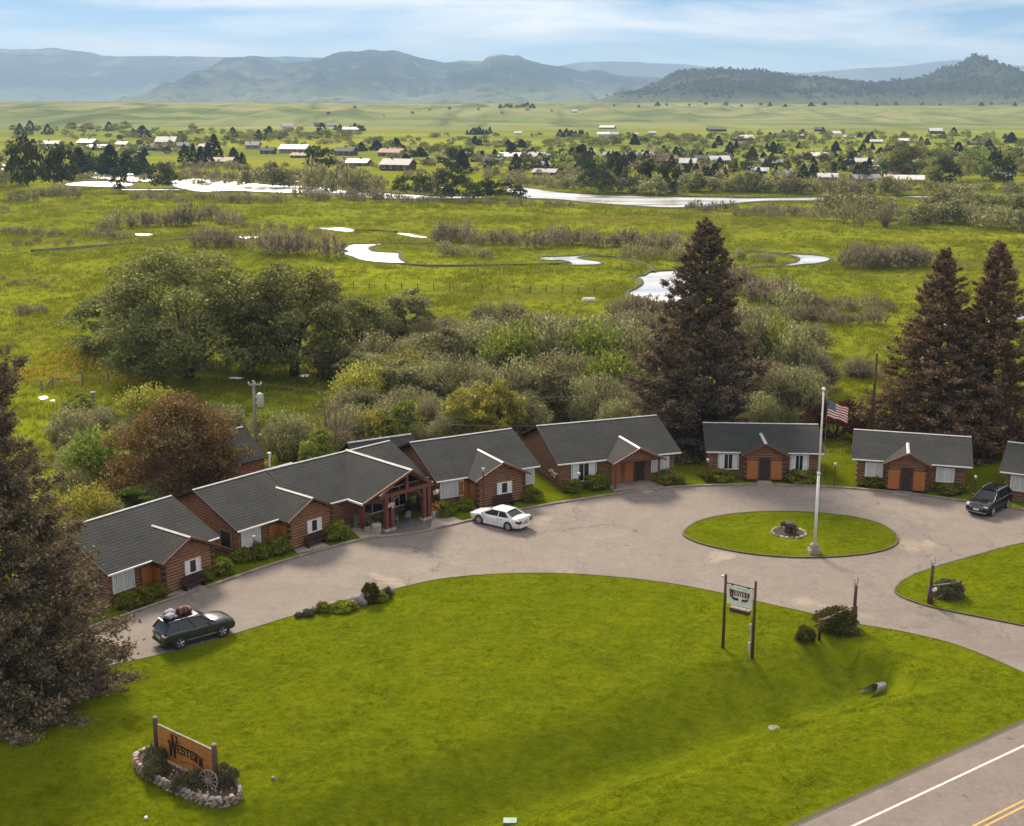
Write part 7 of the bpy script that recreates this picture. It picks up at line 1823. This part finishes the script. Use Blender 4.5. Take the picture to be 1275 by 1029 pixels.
# utility poles and wires
def tpole(px_, py_, hpx, label, can, kind=0):
    g_ = G(px_, py_); h_ = hpx / mpp(g_)
    rt = thing('utility_pole', label, 'utility pole', g_, 0, 'utility poles')
    p = MB(); p.tube([(0, 0, -0.3), (0, 0, h_)], [0.19, 0.13], 8); p.build('pole', M['weathered'] if can else M['post'], rt, True)
    if can:
        p = MB(); p.box(-0.5, 0.75, -0.07, 0.07, h_ - 0.45, h_ - 0.33); p.build('crossarm', M['weathered'], rt)
        p = MB(); p.lathe([(0.28, h_ - 2.5), (0.33, h_ - 2.4), (0.33, h_ - 1.35), (0.28, h_ - 1.25), (0.1, h_ - 1.15)], (0.55, 0, 0), 12); p.build('transformer', M['insulator'], rt, True)
        p = MB(); p.box(0.1, 0.4, -0.05, 0.05, h_ - 2.2, h_ - 2.1); p.box(0.1, 0.4, -0.05, 0.05, h_ - 1.6, h_ - 1.5); p.build('bracket', M['steel'], rt)
        for x_ in (-0.45, 0.1, 0.7):
            p = MB(); p.lathe([(0.05, h_ - 0.33), (0.08, h_ - 0.22), (0.05, h_ - 0.12)], (x_, 0, 0), 7); p.build('insulator', M['white'], rt)
        p = MB(); p.lathe([(0.10, 2.0), (0.16, 2.1), (0.05, 2.25)], (0.45, -0.1, 0), 8); p.tube([(0, 0, 2.0), (0.45, -0.1, 2.0)], 0.03, 5); p.build('yard_lamp', M['white'], rt)
    else:
        p = MB(); p.lathe([(0.04, h_), (0.07, h_ + 0.1), (0.03, h_ + 0.2)], (0, 0, 0), 7); p.build('insulator', M['insulator'], rt)
    return np.array([g_[0], g_[1], g_[2] + h_])
tA = tpole(320, 568, 96, 'grey utility pole carrying a transformer can behind the office', True)
tB = tpole(1083, 566, 128, 'plain dark utility pole left of the pair of spruces', False)
for k, sag in enumerate((2.7, 4.3)):
    w_ = MB(); a, b = tA + np.array([0.1, 0, -0.2 - k * 1.2]), tB + np.array([0, 0, -0.05 - k * 1.0])
    w_.tube([a + (b - a) * t - np.array([0, 0, sag * 4 * t * (1 - t)]) for t in np.linspace(0, 1, 40)], 0.014, 4)
    tag(w_.build('power_line', M['wire']), ('upper' if k == 0 else 'lower') + ' sagging wire between the two utility poles', 'wire', 'power lines')

# pasture fence, white posts, pipes, covers
pf_ = thing('pole_fence', 'short weathered rail fence at the pasture corner left of the willows', 'fence', G(66, 480))
fo_ = np.array(pf_.location)
fpts = [G(66, 481), G(103, 479)]
for q in (G(52, 486), G(66, 481), G(103, 479), G(135, 476), G(167, 473)):
    h_ = 1.75 if abs(q[0] - fpts[1][0]) < 0.5 else 1.2
    p = MB(); p.tube([tuple(q - fo_ - [0, 0, 0.2]), tuple(q - fo_ + [0, 0, h_])], 0.12, 6); p.build('post', M['weathered'], pf_)
for hz_ in (0.45, 0.95):
    p = MB(); p.tube([tuple(fpts[0] - fo_ + [0, 0, hz_]), tuple(fpts[1] - fo_ + [0, 0, hz_])], 0.06, 6); p.build('rail', M['weathered'], pf_)
p = MB(); p.tube([tuple(G(50, 487) - fo_), tuple(fpts[0] - fo_ + [0, 0, 1.0])], 0.06, 6); p.build('brace', M['weathered'], pf_)
p = MB(); p.tube([tuple(fpts[1] - fo_ + [0, 0, 1.1]), tuple(G(135, 476) - fo_ + [0, 0, 0.15])], 0.06, 6); p.build('brace', M['weathered'], pf_)
wf = thing('wire_fence', 'row of thin wire fence posts across the far side of the near meadow', 'fence', G(560, 362)); wo_ = np.array(wf.location)
wp = [G(x_, 360 + (x_ - 440) * 0.022) for x_ in range(440, 760, 20)]
for q in wp:
    p = MB(); p.tube([tuple(q - wo_), tuple(q - wo_ + [0, 0, 1.25])], 0.07, 5); p.build('post', M['post'], wf)
for hz_ in (0.5, 1.0):
    p = MB(); p.tube([tuple(q - wo_ + [0, 0, hz_]) for q in wp], 0.012, 3); p.build('wire', M['wire'], wf)
q = G(733, 375)
b = MB(); b.tube([(-1.0, 0, 0.28), (1.0, 0, 0.28)], 0.30, 8); b.box(-1.1, 1.1, -0.34, 0.34, -0.05, 0.2); b.v = [tuple(Vector(v) + Vector(q)) for v in b.v]
tag(b.build('water_trough', M['white']), 'small white water trough lying in the near meadow', 'trough')
q = G(117, 509)
b = MB(); b.tube([(0, 0, -0.1), (0, 0, 1.7)], 0.22, 8); b.box(-0.28, 0.28, -0.28, 0.28, 1.7, 1.85); b.v = [tuple(Vector(v) + Vector(q)) for v in b.v]
tag(b.build('well_post', M['weathered']), 'pale stub post with a white cap below the pasture fence', 'post')
q = G(133, 592)
b = MB(); b.tube([(0, 0, -0.1), (0, 0, 1.5)], 0.05, 6); b.lathe([(0.08, 1.45), (0.2, 1.55), (0.2, 1.7), (0.05, 1.75)], (0, 0, 0), 8); b.v = [tuple(Vector(v) + Vector(q)) for v in b.v]
tag(b.build('yard_light', M['white']), 'small white yard light among the shrubs left of the russet bush', 'lamp')
# dead pale branches behind the longest cabin
q = G(800, 548)
b = MB()
for k in range(9):
    a_ = rs.uniform(-1.2, 1.2); e_ = rs.uniform(2.2, 4.4)
    b.tube([(0, 0, 0), (math.sin(a_) * e_ * 0.5, rs.uniform(-0.6, 0.6), e_ * 0.75), (math.sin(a_) * e_ * 0.95, rs.uniform(-1, 1), e_ * 0.95 * math.cos(a_) + 0.4)], [0.10, 0.06, 0.02], 5)
b.v = [tuple(Vector(v) + Vector(q)) for v in b.v]
tag(b.build('dead_branches', M['bark_pale']), 'pale bare branches rising behind the ridge of the longest cabin', 'dead tree')
# culvert mouth
q = U(1108, 861, -1.2); dv = (DITCH[-2] - DITCH[-1]); dv = dv / np.linalg.norm(dv)
q = DITCH[-1] + dv * 0.15
cu = thing('culvert_pipe', 'corrugated metal culvert mouth in the lawn ditch', 'culvert', (q[0], q[1], tz(q[0], q[1]) - 0.12), math.atan2(dv[1], dv[0]))
r_ = 0.36; b = MB(); n = 12; m = 10
for i in range(m + 1):
    hm_ = 2 * r_ * (1 - i / m) * 0.97 + 0.05; A = math.acos(max(-1.0, 1 - hm_ / r_))
    for j in range(n + 1):
        a_ = -math.pi / 2 + (j / n * 2 - 1) * A; fl_ = 1 + 0.5 * i / m
        b.v.append((1.45 * i / m, math.cos(a_) * r_ * fl_, r_ + math.sin(a_) * r_ + 0.012 * (i % 2)))
for i in range(m):
    for j in range(n): b.f.append((i * (n + 1) + j, i * (n + 1) + j + 1, (i + 1) * (n + 1) + j + 1, (i + 1) * (n + 1) + j))
b.build('apron', M['steel'], cu, True)
b = MB(); b.tube([(-0.6, 0, r_), (0.0, 0, r_)], r_ + 0.015, 20); b.f = b.f[:-2]; b.build('pipe', M['steel'], cu, True)
b = MB(); b.lathe([(0.001, 0), (r_ * 0.98, 0.0)], (0, 0, 0), 20, 'y', False); b.v = [(-0.25 + v[1], v[0], v[2] + r_) for v in b.v]; b.build('pipe_hole_shade', M['black'], cu)  # flat black disc stands in for the shade deeper in the pipe
# manhole ring, sprinkler box, small white marker
q = G(963.5, 907.5)
b = MB(); b.lathe([(0.20, 0.0), (0.32, 0.0), (0.32, 0.06), (0.20, 0.06), (0.20, 0.0)], (0, 0, 0), 20); b.f = b.f[:-2]; b.lathe([(0.20, 0.02), (0.20, 0.035)], (0, 0, 0), 20); b.v = [tuple(Vector(v) + Vector(q)) for v in b.v]
tag(b.build('manhole_cover', M['concrete']), 'pale round cover set in the lawn by the ditch', 'cover')
q = G(635, 1026)
b = MB(); b.box(-0.30, 0.30, -0.2, 0.2, -0.1, 0.16); b.box(-0.33, 0.33, -0.24, 0.24, 0.16, 0.20); b.v = [tuple(Vector(v) + Vector(q)) for v in b.v]
tag(b.build('valve_box', M['teal']), 'pale green valve box in the ditch at the bottom edge', 'box')
q = G(182, 1020)
b = MB(); b.lathe([(0.09, -0.02), (0.10, 0.05), (0.07, 0.11), (0.02, 0.13)], (0, 0, 0), 9); b.v = [tuple(Vector(v) + Vector(q)) for v in b.v]
tag(b.build('flood_light', M['white']), 'small white ground light on the lawn before the big sign', 'lamp')
q = G(340, 971)
b = MB(); b.lathe([(0.11, -0.02), (0.12, 0.05), (0.08, 0.13), (0.02, 0.15)], (0, 0, 0), 9); b.v = [tuple(Vector(v) + Vector(q)) for v in b.v]
tag(b.build('flood_light', M['boulder']), 'small grey ground light on the lawn behind the right end of the planter', 'lamp')
# flower bed on the inner edge of the drive
BED = [(462, 750, 26, 24, 'clipped', 'round green shrub standing highest in the bed by the drive', 'shrub'), (402, 762, 12, 20, 'hedge', 'low bright green plant left of the boulders in the bed by the drive', 'plant'), (473, 748, 12, 24, 'hedge', 'low green plant under the round shrub in the bed by the drive', 'plant'),
       (428, 759, 9, 36, 'hedge', 'low green ground plant before the boulders in the bed by the drive', 'plant'), (384, 767, 8, 18, 'juniper', 'small dark plant at the left end of the bed by the drive', 'plant'), (482, 744, 13, 14, 'juniper', 'dark plant at the right end of the bed by the drive', 'plant'), (372, 769, 6, 12, 'juniper', 'tiny dark plant beyond the left end of the bed by the drive', 'plant')]
for x_, y_, h_, w_, k_, lab, c_ in BED: plant(k_, x_, y_, h_, 'bed_' + c_, lab, c_, 'plants of the bed by the drive', w_)
for x_, y_, r_, lab in ((450, 752, 0.55, 'largest round boulder in the bed by the drive'), (438, 752, 0.4, 'flat boulder left of the largest one in the bed by the drive'), (417, 757, 0.36, 'pale boulder in the middle of the bed by the drive'), (390, 762, 0.28, 'small boulder at the left of the bed by the drive'), (484, 739, 0.38, 'grey boulder at the right end of the bed by the drive')):
    q = G(x_, y_); b = MB(); b.blob((q[0], q[1], r_ * 0.45), r_, int(x_), 0.35, 10, 7, 0.75); tag(b.build('boulder', M['boulder'], sm=True), lab, 'boulder', 'boulders of the bed by the drive')
q = G(432, 757); b = MB()
for k in range(16): b.blob((q[0] + rs.uniform(-0.5, 0.5), q[1] + rs.uniform(-0.4, 0.4), rs.uniform(0.2, 0.45)), 0.06, k, 0.3, 5, 4)
tag(b.build('daffodils', M['olive_flower'], kind='stuff'), 'yellow flowers before the boulders in the bed by the drive', 'flowers')

# ------------------------------------------------------------------ the town and farms beyond the river
HR = random.Random(9)
def house(px, py, wpx, hpx, roof, wall, label, yaw=None, name='house', cat='house', detail=True, group='houses of the far town'):
    p = G(px, py); s = mpp(p); w = wpx / s; h = max(2.6, hpx / s); d = min(w * 0.8, 11.0) * HR.uniform(0.8, 1.0)
    wall_h = h * 0.55
    yw = R(HR.uniform(-20, 20)) if yaw is None else R(yaw)
    rt = thing(name, label, cat, (p[0], p[1] + d / 2, p[2]), yw, group)
    b = MB(); b.box(-w / 2, w / 2, -d / 2, d / 2, -0.6, wall_h)
    for sx in (-1, 1): b.extrude([(sx * (w / 2 - 0.02), -d / 2, wall_h), (sx * (w / 2 - 0.02), 0, h - 0.25), (sx * (w / 2 - 0.02), d / 2, wall_h)], (-sx * 0.2, 0, 0))
    b.build('wall', M[wall], rt)
    r = MB(); o = 0.6
    for sg in (-1, 1):
        r.extrude([(-w / 2 - o, sg * (d / 2 + o), wall_h - 0.25), (-w / 2 - o, 0, h), (-w / 2 - o, 0, h + 0.18), (-w / 2 - o, sg * (d / 2 + o), wall_h - 0.07)], (w + 2 * o, 0, 0))
    ro = r.build('roof', M[roof], rt)
    if detail:
        n = max(2, int(w / 3.2))
        for k in range(n):
            x = -w / 2 + w * (k + 0.5) / n; door = (k == n // 2)
            f = MB(); f.box(x - 0.62, x + 0.62, -d / 2 - 0.06, -d / 2 - 0.01, 0.15 if door else wall_h * 0.35, min(wall_h - 0.25, 2.3))
            fo = f.build('door' if door else 'window', M['white'] if wall != 'wall_far_white' else M['wall_far_brown'], rt)
            g = MB(); g.box(x - 0.48, x + 0.48, -d / 2 - 0.09, -d / 2 - 0.065, (0.25 if door else wall_h * 0.35 + 0.14), min(wall_h - 0.38, 2.16)); g.build('door_panel' if door else 'pane', M['door'] if door else M['glass'], fo)
        c = MB(); cx = HR.uniform(-0.3, 0.3) * w; c.box(cx - 0.4, cx + 0.4, 0.2, 1.0, h - 1.0, h + 0.9); c.build('chimney', M['wall_far_dark'], ro)
    return rt
RG, RW, RR, RD = 'roof_far_grey', 'roof_far_white', 'roof_far_red', 'roof_far_dark'
WBn, WT, WW, WD = 'wall_far_brown', 'wall_far_tan', 'wall_far_white', 'wall_far_dark'
HOUSES = [
 (63, 183, 22, 7, RG, WBn, 'low grey-roofed house at the far left beyond the cottonwoods'), (108, 182, 22, 8, RW, WT, 'white-roofed house at the far left, upper one of two'), (120, 187, 24, 6, RW, WBn, 'white-roofed house at the far left, lower one of two'),
 (152, 183, 14, 6, RW, WW, 'small white house left of the big white roof on the left'), (206, 184, 24, 13, RW, WD, 'tall white-roofed barn in the left part of the town'), (190, 188, 34, 7, RD, WD, 'long dark building before the tall white-roofed barn'), (227, 186, 14, 8, RG, WT, 'small house right of the tall white-roofed barn'),
 (268, 206, 42, 9, RR, WBn, 'long low red-brown ranch house among dark conifers by the river'), (256, 186, 16, 6, RG, WT, 'pale house behind the ranch house conifers'), (314, 186, 16, 9, RG, WT, 'grey house left of the dark barn in the yellow field'), (333, 192, 17, 8, RD, WD, 'dark barn standing in the yellow field'),
 (366, 191, 34, 10, RW, WT, 'long bright white-roofed barn in the yellow field'), (373, 197, 20, 5, RR, WBn, 'low brown shed before the long white-roofed barn'), (430, 194, 24, 10, RD, WBn, 'dark gabled barn left of the white-roofed lodge'),
 (446, 207, 27, 8, RW, WBn, 'low white-roofed house left of the lodge'), (424, 205, 16, 5, RR, WBn, 'low brown shed at the left of the low white-roofed house'), (495, 213, 38, 14, RG, WBn, 'big white-roofed brown lodge above the river'), (488, 195, 30, 9, RR, WBn, 'red-roofed building right behind the lodge'),
 (575, 197, 22, 7, RG, WT, 'grey-roofed house right of the yellow field'), (598, 199, 18, 5, RG, WW, 'low pale house right of the yellow field'), (615, 204, 22, 8, RG, WD, 'dark-walled house at the left of the town centre'), (636, 200, 26, 9, RW, WBn, 'white-roofed house at the left of the town centre'),
 (660, 196, 20, 6, RG, WT, 'pale grey house behind the town centre'), (672, 200, 22, 9, RW, WD, 'bright white-roofed house in the town centre'), (674, 209, 18, 7, RG, WBn, 'brown house below the bright white roof in the town centre'), (680, 219, 28, 5, RG, WD, 'low grey roof near the river in the town centre'),
 (730, 193, 20, 6, RG, WT, 'grey house behind the tall cottonwoods, left'), (760, 198, 16, 8, RW, WT, 'white-roofed house behind the tall cottonwoods, left'), (772, 197, 14, 6, RG, WW, 'pale house behind the tall cottonwoods, middle'), (795, 197, 14, 7, RW, WT, 'white-roofed house behind the tall cottonwoods, middle'),
 (808, 197, 12, 7, RW, WW, 'small white house behind the tall cottonwoods'), (820, 193, 20, 7, RR, WT, 'reddish-roofed house behind the tall cottonwoods, right'), (832, 205, 28, 8, RR, WBn, 'brown house seen between the thin cottonwoods'), (858, 209, 19, 11, RW, WW, 'brightest white building at the right of the cottonwoods'),
 (874, 201, 16, 7, RD, WBn, 'small brown house right of the brightest white building'), (896, 205, 24, 10, RW, WBn, 'brown house with a white roof edge in the right town'), (884, 221, 38, 5, RR, WBn, 'low brown roof by the river in the right town'), (934, 216, 12, 5, RW, WW, 'small white roof in the right town, left one of two'), (950, 217, 13, 5, RW, WW, 'small white roof in the right town, right one of two'),
 (962, 207, 28, 8, RG, WT, 'yellowish house in the middle of the right town'), (978, 221, 20, 4, RG, WT, 'low tan roof by the river in the right town'), (1022, 198, 26, 7, RW, WW, 'broad white roof at the back of the right town'), (1000, 198, 14, 6, RR, WT, 'red-brown roof left of the broad white roof'),
 (1032, 225, 22, 5, RW, WD, 'white roof near the river thicket in the right town'), (1070, 206, 26, 8, RW, WT, 'pale house in the white-roofed cluster on the right, upper left'), (1098, 207, 22, 7, RW, WT, 'pale house in the white-roofed cluster on the right, upper right'), (1062, 214, 14, 7, RW, WW, 'white gable in the cluster on the right, lower left'), (1088, 214, 14, 7, RW, WW, 'white gable in the cluster on the right, lower right'),
 (1080, 227, 34, 6, RG, WT, 'low grey roof before the white-roofed cluster on the right'), (1130, 228, 46, 8, RW, WT, 'long white roof left of the big dark conifers'), (1125, 224, 30, 8, RR, WBn, 'red roof edge behind the long white roof'), (1138, 206, 14, 7, RW, WT, 'small white roof among the yellow green trees'), (1250, 224, 18, 6, RG, WT, 'pale house at the right edge behind the largest conifer'), (1262, 200, 12, 7, RW, WW, 'white gable at the right edge of the town'),
]
for h in HOUSES: house(*h, cat='building')
FARMS = [(357, 162, 13, 8, RW, WW, 'bright white barn alone on the left bench'), (396, 158, 9, 5, RD, WBn, 'small dark farmhouse on the left bench'), (411, 158, 10, 4, RG, WW, 'small grey farmhouse on the left bench'), (436, 164, 20, 5, RW, WT, 'pale farm roof among tiny trees on the left bench'),
 (645, 168, 8, 4, RW, WW, 'tiny white house left of the middle windbreak'), (757, 161, 18, 4, RW, WT, 'upper white barn on the slope right of centre'), (752, 170, 16, 5, RW, WW, 'lower white barn on the slope right of centre'), (765, 170, 9, 5, RW, WW, 'small white barn beside the lower white barn'), (790, 170, 9, 4, RW, WT, 'tiny farm roof right of the white barns, left one'), (812, 168, 9, 4, RW, WT, 'tiny farm roof right of the white barns, right one'),
 (893, 164, 22, 5, RD, WD, 'dark farmhouse under the right bench, left'), (925, 176, 25, 7, RW, WD, 'white-roofed long barn under the right bench'), (920, 183, 16, 4, RR, WT, 'tan roof below the white-roofed long barn'), (975, 172, 18, 6, RD, WD, 'dark farmhouse right of the white-roofed long barn'), (993, 173, 16, 6, RW, WD, 'white-roofed farmhouse right of the dark farmhouse'),
 (1020, 164, 10, 5, RD, WD, 'dark farmhouse on the right slope'), (1040, 169, 13, 5, RW, WW, 'white barn on the right slope'), (1058, 173, 13, 4, RW, WT, 'low white barn right of the white barn on the slope'), (1092, 179, 14, 4, RW, WT, 'low pale barn in the right distance'), (1131, 178, 20, 5, RW, WT, 'pale farm with a long roof in the right distance'),
 (1166, 167, 15, 7, RW, WD, 'dark house with a white roof corner among trees on the right slope'), (1196, 195, 12, 3, RW, WT, 'low white roof behind the right town trees'), (1218, 181, 20, 4, RD, WBn, 'low brown farm in the right distance'), (715, 141, 7, 4, RW, WW, 'tiny white house on the crest at the foot of the wooded hill')]
for h in FARMS: house(*h, name='farmhouse', cat='building', detail=False, group='farms on the benches')
# low concrete bridge rail and boats: pale things on the far bank
for px, py, lab in ((368, 228, 'small pale boat pulled up on the left far bank'), (533, 236, 'pale drift boat on the gravel bar, left one'), (545, 236, 'pale drift boat on the gravel bar, right one')):
    q = G(px, py); b = MB(); L_ = 2.4
    b.extrude([(-L_, -0.7, 0.55), (-L_ * 0.75, -0.45, 0.05), (L_ * 0.7, -0.45, 0.05), (L_ * 1.1, 0, 0.75), (L_ * 0.6, -0.75, 0.6)], (0, 1.2, 0)); b.v = [tuple(Vector(v) + Vector(q)) for v in b.v]
    tag(b.build('drift_boat', M['white']), lab, 'boat', 'boats on the far bank')
